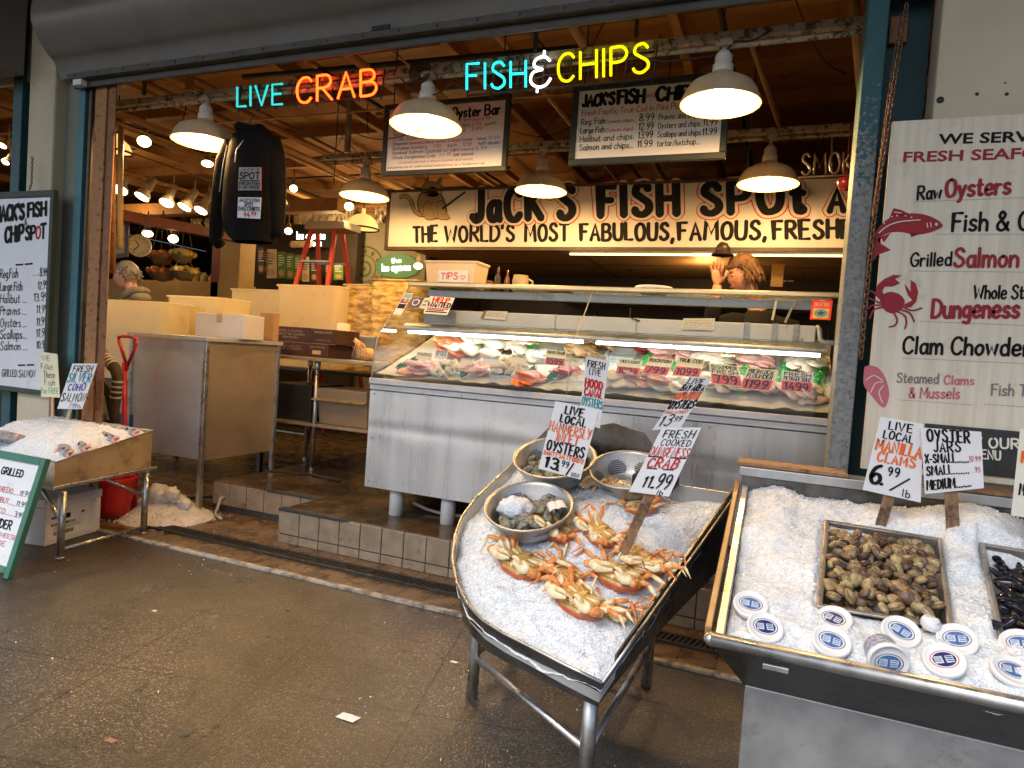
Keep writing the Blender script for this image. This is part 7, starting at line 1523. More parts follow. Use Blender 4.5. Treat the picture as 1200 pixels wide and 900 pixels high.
# red shovel
SH = M('red shovel plastic', (.50, .015, .03), (.60, .03, .05), rough=.32, ns=9)
p0, p1 = PY(157, 490, 3.18), PY(146, 425, 3.18); sv = thing('red_shovel', 'red shovel with a D grip standing against the amber tub', 'shovel', PY(160, 520, 3.18))
mb = MB(); zb5 = PY(157, 500, 3.18); mb.tube([V((zb5.x-.03, 3.16, .02)), p1], .0165, 12); mb.build('shaft', SH, sv)
g0 = [PY(148.5, 428, 3.18), PY(139.5, 400, 3.18), PY(139, 395, 3.18), PY(145, 394, 3.18), PY(155, 395, 3.18), PY(160.5, 398, 3.18), PY(159.5, 404, 3.18), PY(149, 430, 3.18)]
mb = MB(); mb.tube(g0, .0105, 10); mb.ball(PY(148.5, 430, 3.18), (.017, .012, .03), 12, 8); mb.build('grip', SH, sv)
mb = MB(); mb.grid(lambda u, v: V((zb5.x-.03+(u-.5)*.24, 3.155-.03*(1-(2*u-1)**2), .003+v*.28)), 8, 6); mb.build('blade', SH, sv)
# dark strapped hoses by the post
STRAP = M('dark brown webbing', (.035, .022, .015), (.06, .04, .028), rough=.7, ns=30, stretch=(1, 1, 3)); GREYB = M('pale strap band', (.45, .38, .32), rough=.5)
mb = MB(); P3 = [PY(112, 402, 3.05), PY(122, 418, 3.03), PY(135, 432, 3.02), PY(138, 442, 3.02), PY(136, 462, 3.02), PY(134, 480, 3.03), V((PY(134, 480, 3.03).x, 3.05, .25))]
mb.tube(P3, [.035, .037, .036, .034, .032, .03, .03], 12, 0)
for a, b in ((1.1, 1.2), (1.3, 1.4), (1.5, 1.6), (1.7, 1.8), (3.2, 3.3), (3.5, 3.6), (3.8, 3.9), (4.1, 4.2)):
    A = lerp(P3[int(a)], P3[int(a)+1], a % 1); B = lerp(P3[int(b)], P3[int(b)+1], b % 1); mb.tube([A, B], .0385 if a < 2 else .0355, 14, 1, smooth=False)
tag(mb.build('duct_hose', [STRAP, GREYB]), 'dark ribbed hose with pale bands beside the rusty post', 'hose')
mb = MB(); P3 = [PY(112, 438, 3.06), PY(120, 450, 3.06), PY(128, 462, 3.06), PY(129, 480, 3.06), V((PY(129, 480, 3.06).x, 3.08, .2))]; mb.tube(P3, .03, 10); tag(mb.build('duct_hose', STRAP), 'plain dark hose below the banded one', 'hose')
mb = MB(); a, b = PY(143, 484, 3.3), PY(156, 494, 3.3); mb.box((a.x-.03, 3.3, b.z-.06), (b.x, 3.42, a.z)); tag(mb.build('blue_crate', M('blue plastic', (.02, .12, .32), rough=.4), bevel=.005), 'small blue crate in the dark behind the red shovel', 'crate')
mb = MB(); A, B = PY(121, 464, 3.0), PY(126, 492, 3.0); mb.hexa([A+V((-.012, 0, 0)), A+V((.008, 0, 0)), A+V((.008, .006, 0)), A+V((-.012, .006, 0)), B+V((-.01, 0, 0)), B+V((.014, 0, 0)), B+V((.014, .006, 0)), B+V((-.01, .006, 0))]); tag(mb.build('knife_blade', GREY_STEEL), 'pale knife blade hanging by the rusty post', 'knife')
# ladder
LRED = M('red ladder rail', (.52, .045, .02), (.60, .07, .03), rough=.4, ns=9); ly = 5.5
ld = thing('step_ladder', 'red A-frame step ladder with metal treads', 'ladder', (PY(375, 330, ly).x, ly, PLAT)); lt = PY(375, 268, ly); sc_l = lambda px, py, y: PY(px, py, y)
def rail(px0, py0, px1, py1, y0, y1):
    A, B = PY(px0, py0, y0), PY(px1, py1, y1); d = (B-A); k = (PLAT+.002-A.z)/d.z; mb = MB(); mb.beam(A, A+d*k, .045, .026, 0, V((0, -1, 0))); mb.build('rail', LRED, ld, .003); return A, d*k
r1 = rail(365, 269, 346, 335, 5.42, 5.30); r2 = rail(393, 269, 384, 335, 5.42, 5.30); r3 = rail(372, 269, 374, 335, 5.58, 5.72); r4 = rail(401, 269, 409, 335, 5.58, 5.72)
mb = MB(); a, b = PY(362, 259, 5.4), PY(404, 268, 5.4); mb.box((a.x-.02, 5.36, b.z-.005), (b.x+.02, 5.64, a.z-.01)); mb.build('cap', M('grey ladder cap', (.38, .30, .2), rough=.5), ld, .006)
for A, B in ((r1, r2), (r3, r4)):
    for k in range(1, 8):
        t = (.155*k)
        if t > .98: continue
        mb = MB(); mb.beam(A[0]+A[1]*t, B[0]+B[1]*t, .07 if A is r1 else .03, .018); mb.build('tread', GREY_STEEL, ld, .002)
# sweatshirt
FAB = M('black sweatshirt fabric', (.004, .0035, .0035), (.007, .006, .006), rough=.9, ns=18, bump=.2, bs=40, spec=.2)
YH = 2.975
ss = thing('sweatshirt', 'black hooded sweatshirt with a printed patch hanging from the front pipe', 'sweatshirt', PY(290, 285, YH))
mb = MB(); n = 22
# torso rings: (py, left px, right px, half depth)
rg = [(150, 286, 304, .03), (156, 276, 316, .05), (166, 271, 322, .065), (185, 268, 324, .075), (215, 266, 323, .085), (250, 264, 322, .085), (272, 266, 321, .08), (284, 276, 318, .07)]
vs = []
for j, (py, l, r, dp) in enumerate(rg):
    A, B = PY(l, py, YH), PY(r, py, YH); c = (A+B)/2; hw = (B.x-A.x)/2
    for i in range(n):
        t = 2*math.pi*i/n; k = 1+.05*noise.noise(V((math.cos(t)*2, math.sin(t)*2, j*.6)))
        vs.append(V((c.x+hw*math.copysign(abs(math.cos(t))**.8, math.cos(t))*k, YH+dp*math.sin(t)*k+.004*math.sin(5*t+j), c.z)))
mb.add(vs, [(j*n+i, j*n+(i+1) % n, (j+1)*n+(i+1) % n, (j+1)*n+i) for j in range(len(rg)-1) for i in range(n)]+[tuple(range(n))], 0, True); body = mb.build('body', FAB, ss)
for pts in ([(274, 166), (265, 190), (259, 230), (255, 262), (253, 282), (258, 287)], [(318, 162), (322, 185), (324, 220), (325, 250), (325, 270), (323, 277)]):
    mb = MB(); mb.tube([PY(a, b, YH+.015) for a, b in pts], [.05, .058, .054, .046, .036, .034], 14, 0, flat=.75); mb.build('sleeve', FAB, ss)
mb = MB(); c = PY(293, 152, YH); mb.tube([c+V((.07*math.cos(t), .045*math.sin(t)-.01, .012*math.sin(2*t))) for t in [i*.52 for i in range(13)]], .022, 8); mb.ball(c+V((.015, .05, -.05)), (.08, .05, .10), 16, 10); mb.build('hood', FAB, ss)
mb = MB(); mb.tube([c+V((0, 0, .0)), c+V((0, 0, .05)), c+V((.015, 0, .075)), c+V((0, 0, .10)), c+V((-.012, 0, .085))], .0035, 6); mb.tube([c+V((-.12, 0, -.05)), c, c+V((.12, 0, -.05))], .004, 6); mb.build('hanger', BLACK, ss)
mb = MB(); mb.tube([PY(286, 164, YH-.062), PY(277, 175, YH-.075), PY(275, 190, YH-.085)], .003, 6); mb.tube([PY(266, 170, YH-.05), PY(261, 195, YH-.05), PY(257, 225, YH-.04)], .0025, 6, flat=.4); mb.build('drawstring', CARD, ss)
yP = YH-.098
cd = Card([PY(280, 196, yP), PY(306, 196, yP), PY(306, 223, yP), PY(279, 223, yP)]); cd.body(.003, 'patch', [M('grey patch', (.40, .38, .36), rough=.7), REDINK], ss)
cd.line("JACK'S", .08, .92, .83, .94, 1, .2, .03, .2); cd.line('SPOT', .06, .94, .50, .76, 1, .24, .0, .2); cd.rect(.08, .92, .40, .44, 1); cd.line('FRESH FISH', .06, .94, .22, .36, 1, .22, .0); cd.line('FAIR PRICE', .06, .94, .05, .18, 1, .22, .0); cd.txt.build('patch_print', [GREYINK, BLACKPAINT], cd.o)
cd = Card([PY(279, 231, yP), PY(306, 231.5, yP), PY(304.5, 256.5, yP), PY(278, 255, yP)]); t = thing('price_tag', 'white tag pricing the black sweatshirt at 44.99', 'price tag', PY(291, 256, yP)); cd.body(.002, 'card', CARD, t)
cd.line("JACK'S FISH", .06, .94, .78, .93, 0, .2, .05); cd.line('SPOT', .3, .7, .57, .74, 0, .2, .05); cd.line('SWEATSHIRTS', .04, .97, .36, .54, 0, .2, .05); cd.line('44', .3, .55, .05, .31, 1, .17, .05); cd.line('99', .62, .82, .14, .31, 1, .17, .05); cd.txt.build('lettering', MINK, cd.o)
# ================================================================== spot lamps of the hall
SPOTG = M('glowing lamp face', (1, .9, .6), emit=(1, .80, .42), es=7)
SPOTW = M('cream spot housing', (.34, .25, .15), (.42, .32, .2), rough=.5, ns=9)
def spot(p, d, r, label, L_=.16, cup=True, watts=0.):
    d = V(d).normalized(); t = thing('spot_lamp', label, 'spot lamp', p, 'spot lamps in the hall'); c = V(p)
    mb = MB(); mb.lathe([(r, 0), (r*1.02, .004), (r*.95, r*.5), (r*.55, r*1.3), (r*.55, r*1.4), (r*.6, r*1.42), (r*.6, r*1.42+L_*.55), (0, r*1.42+L_*.56)], c, 18, 0, -d); mb.tube([c-d*(r*1.42+L_*.5), c-d*(r*1.42+L_*.5)+V((0, 0, .12))], .008, 6); mb.build('housing', SPOTW, t)
    mb = MB(); mb.lathe([(r*.97, .002), (r*.6, -.008), (0, -.012)], c, 18, 0, -d); mb.build('lamp_face', SPOTG, t)
    if watts:
        ld = bpy.data.lights.new('spot_light', 'SPOT'); ld.energy = watts*1.6; ld.color = (1, .68, .32); ld.spot_size = rad(120); ld.spot_blend = .5; ld.shadow_soft_size = .04
        o = bpy.data.objects.new('spot_light', ld); COL.objects.link(o); o.location = c+d*.03; o.rotation_euler = (-V((d.x*.4, d.y*.4, d.z))).to_track_quat('Z', 'Y').to_euler()
cdir = lambda p, k=.5: (O0-V(p)).normalized()*k+V((0, 0, -1))
for px, py, y, r, k, wts, lb in ((169, 166, 3.9, .052, 1.3, 13, 'bright round spot lamp on the rail left of the first pendant lamp'), (243, 192, 4.6, .05, .55, 14, 'small spot lamp hanging just below the left pendant lamp'), (344, 221, 5.0, .036, 1.6, 12, 'bright round spot lamp at the right of the black sweatshirt'), (338, 271, 6.0, .042, 1.6, 6, 'glowing round lamp low at the right of the sweatshirt hem'), (409, 242, 5.4, .045, 1.5, 10, 'round spot lamp directly under the pendant above the ladder'),
                                (173, 274, 5.2, .055, .7, 4, 'spot lamp under the red beam beside the white wall clock'), (203, 280, 5.2, .05, 1.5, 8, 'brightest spot lamp above the hanging fruit baskets'), (490, 312, 6.6, .05, .9, 0, 'clamped spot lamp right of the green lit shop sign')):
    spot(PY(px, py, y), cdir(PY(px, py, y), k), r, lb, watts=wts)
for px, py, dx, lb in ((140, 223, .5, 'tilted track spot lamp nearest the rusty post'), (166, 231, -.1, 'second track spot lamp from the rusty post'), (195, 238, .3, 'third track spot lamp from the rusty post with tilted head'), (216, 243, -.15, 'fourth track spot lamp from the rusty post'), (235, 247, .05, 'track spot lamp closest to the sweatshirt')):
    p = PX(px, py, -5.3); spot(p, (dx*.6, -.55, -1), .062, lb, .22, watts=3 if px in (166, 216) else 0)
mb = MB(); A, B = PX(128, 198, -5.3), PX(262, 236, -5.3); mb.beam(A, B, .035, .03); tag(mb.build('lamp_track', BEAMW, bevel=.003), 'long lamp track carrying five spot lamps at the left', 'lamp track')
mb = MB(); A, B = PX(128, 129, -4.25), PX(222, 165, -4.25); mb.beam(A, B, .05, .035); mb.beam(A+V((0, 0, -.06)), B+V((0, 0, -.06)), .03, .012); tag(mb.build('lamp_track', BEAMW, bevel=.003), 'upper lamp track running back beside the left pendant lamp', 'lamp track')
BARN = M('backlit barn shade', (.75, .52, .22), rough=.5, emit=(1, .62, .18), es=.55)
for px, py, y, r, lb in ((425, 268, 6.2, .17, 'amber caged barn lamp below the ladder pendant'), (137, 178, 4.2, .12, 'amber dome lamp half hidden by the rusty post'), (326, 240, 5.6, .10, 'amber dome lamp half hidden by the black sweatshirt')):
    p = PY(px, py, y); t = thing('barn_lamp', lb, 'lamp', p); mb = MB(); mb.lathe([(r, 0), (r*.97, r*.25), (r*.8, r*.6), (r*.5, r*.85), (r*.15, r*.95), (.02, r*1.1), (.02, r*1.3), (0, r*1.31)], p, 24); mb.build('shade', BARN, t)
    mb = MB(); mb.tube([p+V((r*1.03*math.cos(a*.3), r*1.03*math.sin(a*.3), -.003)) for a in range(22)], .01, 6); mb.tube([p+V((0, 0, r*1.3)), V((p.x, p.y, CZ-.1))], .006, 6); mb.build('cage_ring', BLACK, t)
# ================================================================== far shop: walls, posters, signs
GW = M('pale green grey wall', (.30, .27, .17), (.36, .32, .21), rough=.7, ns=2)
yB = 7.6
a, b = PY(418, 300, yB), PY(530, 300, yB); mb = MB(); mb.box((a.x, yB, .21), (b.x+.4, yB+.1, PY(470, 262, yB).z)); mb.build('shop_wall', GW, hall)
mb = MB(); a = PY(418, 262, yB-.05); b2 = PY(540, 262, yB-.05); mb.box((a.x, yB-.1, PY(470, 261, yB-.1).z), (b2.x+.4, yB-.06, PY(470, 225, yB-.1).z)); mb.build('shop_fascia', M('tan fascia', (.36, .24, .11), (.43, .3, .15), rough=.6, ns=3), hall, .004)
GLOW = M('lit white letters', (1, 1, .9), emit=(1, 1, .82), es=3.0); LEAFG = M('olive green paint', (.13, .16, .04), rough=.6); LEAFD = M('dark leaf sign', (.04, .09, .03), rough=.5, emit=(.15, .35, .08), es=.25)
t = thing('shop_sign', 'small lit green oval sign reading los agaves on the pale wall', 'sign', PY(465, 325, yB-.04)); Yq = yB-.03
mb = MB(); c = PY(465, 314, Yq); n = 24; po = [c+V((.33*math.cos(2*math.pi*i/n), 0, .19*math.sin(2*math.pi*i/n)*(1 if math.sin(2*math.pi*i/n) > 0 else .7))) for i in range(n)]; mb.prism(po, (0, .03, 0)); mb.build('panel', LEAFD, t)
mb = MB(); on_y(Yq, 'los agaves', (448, 317.5), (481, 316.5), (448, 310), .17, 0, .004, 0, .14, mb); on_y(Yq, 'the', (459, 308), (470, 307.5), (459, 303), .2, 0, .004, 0, .14, mb); mb.build('lettering', GLOW, t)
t = thing('painted_emblem', 'round olive green ring design painted on the pale far wall', 'emblem', PY(426, 325, yB-.01)); mb = MB(); c = PY(427, 315, yB-.006)
def ring(r0, r1, n=28, a0=0, a1=2*math.pi):
    vs = [c+V((r*math.cos(a0+(a1-a0)*i/n), 0, r*math.sin(a0+(a1-a0)*i/n))) for r in (r0, r1) for i in range(n+1)]; mb.add(vs, [(i, i+1, n+2+i, n+1+i) for i in range(n)])
ring(.285, .31); ring(.17, .185); ring(.08, .11); ring(0, .03)
for k in range(12):
    th = k*math.pi/6; mb.add([c+V((r*math.cos(th+d), -.001, r*math.sin(th+d))) for r, d in ((.19, 0), (.235, .13), (.275, 0), (.235, -.13))], [(0, 1, 2, 3)])
mb.build('design', LEAFG, t)
t = thing('shop_sign', 'black sign with white los agaves lettering behind the red ladder', 'sign', PY(365, 285, 7.2)); a, b = PY(345, 268, 7.2), PY(384, 290, 7.2); mb = MB(); mb.box((a.x, 7.2, b.z), (b.x, 7.25, a.z)); mb.build('panel', BLACK, t)
mb = MB(); on_y(7.2, 'los agaves', (348, 280), (381, 280), (348, 272), .17, 0, .003, 0, .14, mb); on_y(7.2, '2022', (367, 288), (377, 288), (367, 284), .2, 0, .003, 0, .14, mb); mb.build('lettering', GLOW, t)
mb = MB(); a, b = PY(343, 282, 7.15), PY(362, 291, 7.15)
for k in range(7): mb.ball((lerp(a.x, b.x, k/6), 7.15, lerp(a.z, b.z, .5)), (.05, .03, .045), 10, 7, 0, lambda d: 1+.25*noise.noise(d*3+V((k, 0, 0))))
tag(mb.build('hanging_bag', M('pale bag', (.75, .55, .28), rough=.5)), 'pale paper bag shape under the black los agaves sign', 'bag')
random.seed(15)
GPOST = M('green poster', (.10, .22, .03), (.16, .30, .05), rough=.5, ns=12); DPOST = M('dark poster', (.06, .035, .025), (.10, .06, .04), rough=.5, ns=15); CPOST = M('cream poster', (.62, .50, .30), rough=.5); FOOD = M('food photo print', (.45, .18, .06), (.65, .45, .2), rough=.5, ns=60)
for i, (x0, x1, y0, y1, m_) in enumerate(((302, 309.5, 290, 321, DPOST), (310.5, 319, 291, 321, DPOST), (312.5, 324, 292, 326, CPOST), (325, 334.5, 295, 326, GPOST), (335.5, 344, 297, 327, GPOST), (345, 353, 299, 328, GPOST), (354, 362, 301, 330, CPOST), (364, 372, 303, 330, DPOST), (391, 402, 308, 328, GPOST), (381, 389, 306, 330, DPOST))):
    if i == 1: x0, x1 = 310, 312.2
    Yp = 7.0+.02*i; t = thing('menu_poster', ['narrow dark poster beside the ochre post', 'thin dark poster strip left of the cream poster', 'cream poster with food photo left of the green posters', 'first green poster from the cream one', 'middle green poster of the trio', 'third green poster partly behind the ladder', 'cream poster framed by the ladder legs', 'dark poster inside the ladder frame', 'green poster right of the ladder rail', 'dark poster between ladder rails'][i], 'poster', PY((x0+x1)/2, y1, Yp))
    cd = Card([PY(x0, y0, Yp), PY(x1, y0, Yp), PY(x1, y1, Yp), PY(x0, y1, Yp)]); cd.body(.004, 'sheet', m_, t)
    cd.poly([(.5+.36*math.cos(k*.5), .2+.13*math.sin(k*.5)) for k in range(13)], 1)
    for k in range(5): cd.rect(.12, .5+.4*random.random(), .84-.09*k, .875-.09*k, 0)
    if i in (0, 2): cd.poly([(.5+.3*math.cos(k*.5), .75+.14*math.sin(k*.5)) for k in range(13)], 1, .0014)
    cd.txt.build('print', [CARD if m_ is not CPOST else BLACKPAINT, FOOD], cd.o)
mb = MB(); mb.box((PY(286, 300, 7.4).x, 7.4, .21), (PY(418, 300, 7.4).x, 7.5, PY(350, 262, 7.4).z)); mb.build('dark_partition', DARKWALL, hall)
FILM = M('hanging clear film', (.55, .45, .3), (.05, .035, .02), rough=.15, ns=14, stretch=(3, 1, .6), ramp=(.52, .62)); rnd = random.Random(8)
for (x0, x1, y0, y1, Yp, lb) in ((345, 415, 235, 262, 7.3, 'strip of crinkled clear film hung above the ladder'), (224, 236, 256, 270, 6.7, 'crinkled clear film hung by the red post'), (240, 252, 255, 270, 6.7, 'crinkled clear film hung left of the sweatshirt'), (440, 455, 238, 262, 7.3, 'crinkled clear film hung left of the name board')):
    a, b = PY(x0, y0, Yp), PY(x1, y1, Yp); mb = MB(); mb.grid(lambda u, v: V((lerp(a.x, b.x, u), Yp+.05*noise.noise(V((u*9+x0, v*4, 0))), lerp(a.z, b.z, v))), 30, 10); tag(mb.build('clear_film', FILM), lb, 'film')
# left background: counter, fruit baskets, clock, picture
mb = MB(); a, b = PY(190, 410, 6.4), PY(262, 410, 6.4); mb.box((a.x-1.5, 6.4, .01), (b.x, 6.9, PY(240, 330, 6.4).z)); tag(mb.build('back_counter', YPOST, bevel=.005), 'ochre counter far behind the amber tubs', 'counter')
BASK = M('wire basket', (.35, .28, .18), rough=.4, metal=.5); FRO = M('orange red fruit', (.55, .15, .03), (.7, .3, .06), rough=.4, ns=20, objrand=.2); FRY = M('yellow fruit', (.62, .42, .08), (.75, .58, .16), rough=.4, ns=20)
for px, py, y, m_, r, lb in ((189, 303, 5.6, FRO, .13, 'hanging basket of orange fruit, upper left'), (214, 301, 5.6, FRY, .12, 'hanging basket of yellow fruit, upper right'), (190, 322, 5.6, FRO, .16, 'hanging basket of red fruit below the orange one'), (215, 321, 5.6, FRY, .14, 'hanging basket of pale yellow fruit below the yellow one')):
    p = PY(px, py, y); t = thing('fruit_basket', lb, 'basket', p); rnd = random.Random(px)
    mb = MB()
    for k in range(26): th, q_ = rnd.uniform(0, 6.3), r*math.sqrt(rnd.random()); mb.ball(p+V((q_*math.cos(th), q_*math.sin(th), .03+.05*(1-q_/r))), .035, 8, 6)
    mb.build('fruit', m_, t)
    mb = MB(); mb.lathe([(.02, -.08), (r*.7, -.05), (r, .02)], p, 20, 0); mb.tube([p+V((r*math.cos(a*.3), r*math.sin(a*.3), .02)) for a in range(22)], .006, 6)
    for k in range(3): th = k*2.1+.4; mb.tube([p+V((r*math.cos(th), r*math.sin(th), .02)), p+V((0, 0, .55 if py < 310 else .25))], .004, 5)
    mb.build('basket', BASK, t)
t = thing('wall_clock', 'round white clock hanging under the red beam', 'clock', PY(163, 302, 4.9)); p = PY(163, 288, 4.9); axc = V((.75, -.6, -.05)).normalized()
mb = MB(); mb.lathe([(0, -.03), (.10, -.03), (.115, -.01), (.115, .01), (.10, .02), (.095, .012), (0, .012)], p, 28, 0, axc); mb.build('case', M('clock cream', (.62, .52, .33), rough=.4), t)
u_ = axc.cross(V((0, 0, 1))).normalized(); w_ = u_.cross(axc)
for th, l in ((.6, .06), (2.4, .075)): mb = MB(); mb.beam(p+axc*.014, p+axc*.014+(u_*math.sin(th)+w_*math.cos(th))*l, .008, .002, 0, axc); mb.build('clock_hand', BLACK, t)
mb = MB()
for k in range(12): th = k*math.pi/6; d = u_*math.sin(th)+w_*math.cos(th); mb.beam(p+axc*.0135+d*.078, p+axc*.0135+d*.09, .006, .002, 0, axc)
mb.build('hour_marks', BLACK, t); mb = MB(); mb.tube([p+V((0, 0, .1)), p+V((0, 0, .34))], .006, 6); mb.build('hanger', BLACK, t)
t = thing('picture_frame', 'dark framed picture hanging beside the rusty post', 'picture', PY(138, 303, 4.6)); cd = Card([PY(125, 256, 4.6), PY(151, 261, 4.72), PY(150, 301, 4.72), PY(124, 304, 4.6)]); cd.body(.03, 'frame', M('dark wood frame', (.06, .04, .02), rough=.4), t, .004)
cd.rect(.16, .84, .12, .9, 0, .002); cd.txt.build('picture', M('brown green print', (.10, .08, .03), (.30, .22, .10), rough=.3, ns=16, ramp=(.4, .6)), t)
# dim bottles on the back counter
rnd = random.Random(4)
for k in range(7):
    p = PY(196+9*k, 328, 6.45); z = PY(240, 330, 6.4).z+.001; h = rnd.uniform(.10, .20); r = rnd.uniform(.03, .06); mb = MB(); mb.lathe([(r, 0), (r, h*.7), (r*.5, h*.85), (r*.5, h), (0, h)], (p.x, 6.55, z), 12)
    tag(mb.build('jar', M('jar tone', tuple(rnd.uniform(.08, .5)*c for c in (1, .7, .4)), rough=.35)), 'small jar standing on the far ochre counter', 'jar', 'jars on the far counter')
mb = MB(); a = PY(184, 330, 6.4); z = PY(240, 330, 6.4).z; mb.lathe([(.0, 0), (.14, 0), (.15, .02), (.15, .13), (.12, .17), (0, .18)], (a.x+.12, 6.6, z+.001), 20); tag(mb.build('bread_bin', M('pale tin', (.5, .38, .22), rough=.4)), 'pale tin at the left end of the far ochre counter', 'tin')
# left neighbouring bay: dark goods wall with warm lamps
mb = MB(); mb.box((-9.5, 4.2, .01), (-6.35, 4.3, 2.3)); mb.build('stall_wall', DARKWALL, hall)
for px, py, lb in ((6, 190, 'small warm lamp high in the neighbouring bay'), (3, 171, 'cream spot lamp at the far left picture edge')):
    spot(PY(px, py, 3.6), (0.2, -.7, -1), .03, lb, .1, watts=2)
# chains
CHAINM = M('rusty chain', (.10, .055, .035), (.2, .12, .08), rough=.6, metal=.5, ns=40)
def chain(pts, s, label):
    mb = MB(); tot = sum((pts[i+1]-pts[i]).length for i in range(len(pts)-1)); n = int(tot/(s*1.45)); acc = 0; k = 0
    for i in range(n):
        d = i*s*1.45; j = 0; rem = d
        while j < len(pts)-2 and rem > (pts[j+1]-pts[j]).length: rem -= (pts[j+1]-pts[j]).length; j += 1
        dr = (pts[j+1]-pts[j]).normalized(); c = pts[j]+dr*rem; a = dr.orthogonal().normalized(); a = a if i % 2 == 0 else dr.cross(a)
        mb.tube([c+dr*(s*math.cos(t))+a*(s*.55*math.sin(t)) for t in [q*math.pi/5 for q in range(11)]], s*.2, 6, 0, False)
    tag(mb.build('chain', CHAINM), label, 'chain')
chain([PY(1062, 8, 2.66), PY(1046, 110, 2.64), PY(1032, 200, 2.63), PY(1024, 260, 2.63), PY(1014, 360, 2.635), PY(1008, 430, 2.635)], .014, 'rusty chain hanging slack down the right teal post')
chain([PY(1056, 20, 2.68), PY(1040, 130, 2.655), PY(1029, 215, 2.645), PY(1022, 262, 2.645)], .012, 'second thinner chain strand beside the slack chain')
chain([PY(38, 185, 2.65), PY(37, 215, 2.65), PY(34, 224, 2.65)], .010, 'short chain on the cream column above the whiteboard')
mb = MB(); p = PY(1062, 8, 2.68); mb.box((p.x-.03, 2.84, p.z-.05), (p.x+.03, 2.868, p.z+.05)); mb.build('chain_bracket', RUST2, hall, .003)
# holes and bolts on the right cream wall
mb = MB()
for px, py, r in ((1102, 117, .012), (1145, 110, .006), (1180, 110, .006), (1178, 97, .003)): p = PY(px, py, 2.678); mb.lathe([(r, 0), (r*.8, .002), (0, .0021)], (p.x, 2.679, p.z), 10, 0, V((0, -1, 0)))
mb.build('bolt_holes', BLACK, hall)
# litter
for px, py, s, m_, lb in ((408, 841, .034, CARD, 'crumpled white paper scrap on the wet pavement'), (181, 716, .012, CARD, 'tiny white scrap on the pavement near the left stand'), (130, 868, .016, M('brown leaf scrap', (.3, .16, .1), rough=.7), 'small brown scrap on the pavement at the lower left'), (532, 776, .014, CARD, 'wet white flake on the pavement left of the crab stand leg')):
    c = PZ(px, py, .002); mb = MB(); mb.grid(lambda u, v: c+V(((u-.5)*s*2.0+.2*s*(v-.5), (v-.5)*s*1.1, .001+s*.10*abs(noise.noise(V((u*3, v*3, px*.1)))))), 8, 6, smooth=False); tag(mb.build('paper_scrap', m_), lb, 'litter')

rnd = random.Random(19); mb = MB()
def bit(r):
    k = r.random()
    if k < .45: x, y = r.gauss(-1.0, .35), r.gauss(2.2, .35)
    elif k < .75: x, y = r.gauss(-3.1, .35), r.gauss(2.55, .15)
    else: x, y = r.uniform(-3, -.4), r.uniform(1.2, 2.65)
    return V((x, y, .0035)) if y < 2.68 else None
chips(mb, bit, 75, .002, .0055, 0, 6); tag(mb.build('ice_bits', ICECHIP), 'bits of melting ice dropped over the pavement', 'ice bits', kind='stuff')
mb = MB()
for _ in range(26):
    x, y = rnd.uniform(-3.2, -.4), rnd.uniform(1.15, 2.6); r = rnd.uniform(.006, .014); mb.add([V((x+r*math.cos(t)*(1+.3*rnd.random()), y+r*math.sin(t)*(1+.3*rnd.random()), .0022)) for t in [q*.7 for q in range(9)]], [tuple(range(9))])
tag(mb.build('gum_spots', M('trodden gum', (.03, .027, .024), (.09, .08, .07), rough=.6, ns=3)), 'trodden gum spots dotted over the pavement', 'gum spots', kind='stuff')
# ================================================================== people
SKIN = M('warm skin', (.50, .24, .14), (.60, .31, .20), rough=.5, ns=14, sss=.12, c3=(.42, .16, .10), s3=22, r3=(.6, .75))
HAIRB = M('brown shaggy hair', (.06, .028, .012), (.17, .085, .036), rough=.8, ns=30, stretch=(1, 1, .3)); HAIRG = M('grey hair', (.17, .135, .10), (.30, .25, .20), rough=.6, ns=40)
def add_head(mb, c, fwd, upv, k=1.):
    f = V(fwd).normalized(); u = (V(upv)-f*V(upv).dot(f)).normalized(); l = u.cross(f); R = Matrix((f, l, u)).transposed()
    g = lambda d, a, s: math.exp(-((d-a).length_squared)/(s*s))
    def fn(d):
        r = 1.
        if d.x > -.2 and d.z < 0: r *= 1-.13*abs(d.y)*min(1, -d.z*1.6)
        if d.z < -.3 and d.x < .2: r *= 1-.30*(-d.z-.3)*(1 if d.x < 0 else 1-d.x*4)
        r += .16*g(d, V((.975, 0, -.20)).normalized(), .13)+.10*g(d, V((.98, 0, -.03)).normalized(), .10)+.05*g(d, V((.93, 0, .22)).normalized(), .28)
        r += .07*g(d, V((.86, 0, -.50)).normalized(), .12)+.10*g(d, V((.78, 0, -.70)).normalized(), .22)
        for s in (-1, 1): r -= .075*g(d, V((.88, s*.36, .06)).normalized(), .14); r += .03*g(d, V((.80, s*.45, -.20)).normalized(), .2)
        r -= .045*g(d, V((.88, 0, -.42)).normalized(), .06)
        return r
    mb.ball(c, V((.098, .076, .122))*k, 40, 30, 0, fn, R)
    W = lambda x, y, z: V(c)+R @ (V((x, y, z))*k)
    for s in (-1, 1):
        mb.ball(W(.080, s*.031, .008), V((.0085, .011, .007))*k, 10, 8, 1, None, R); mb.ball(W(.090, s*.031, .008), V((.0035, .006, .006))*k, 8, 6, 2, None, R)
        mb.ball(W(-.004, s*.076, -.004), V((.018, .007, .030))*k, 12, 8, 0, lambda d: 1-.25*math.exp(-(d.z+.1)**2/.1)*(d.y*s > 0), R)
        mb.tube([W(.086, s*.046, .030), W(.096, s*.03, .034), W(.097, s*.014, .028)], .0035*k, 6, 3)
    mb.tube([W(.094, -.024, -.060), W(.103, 0, -.056), W(.094, .024, -.060)], .004*k, 8, 4); mb.tube([W(.092, -.020, -.067), W(.101, 0, -.069), W(.092, .020, -.067)], .0045*k, 8, 4)
    return W
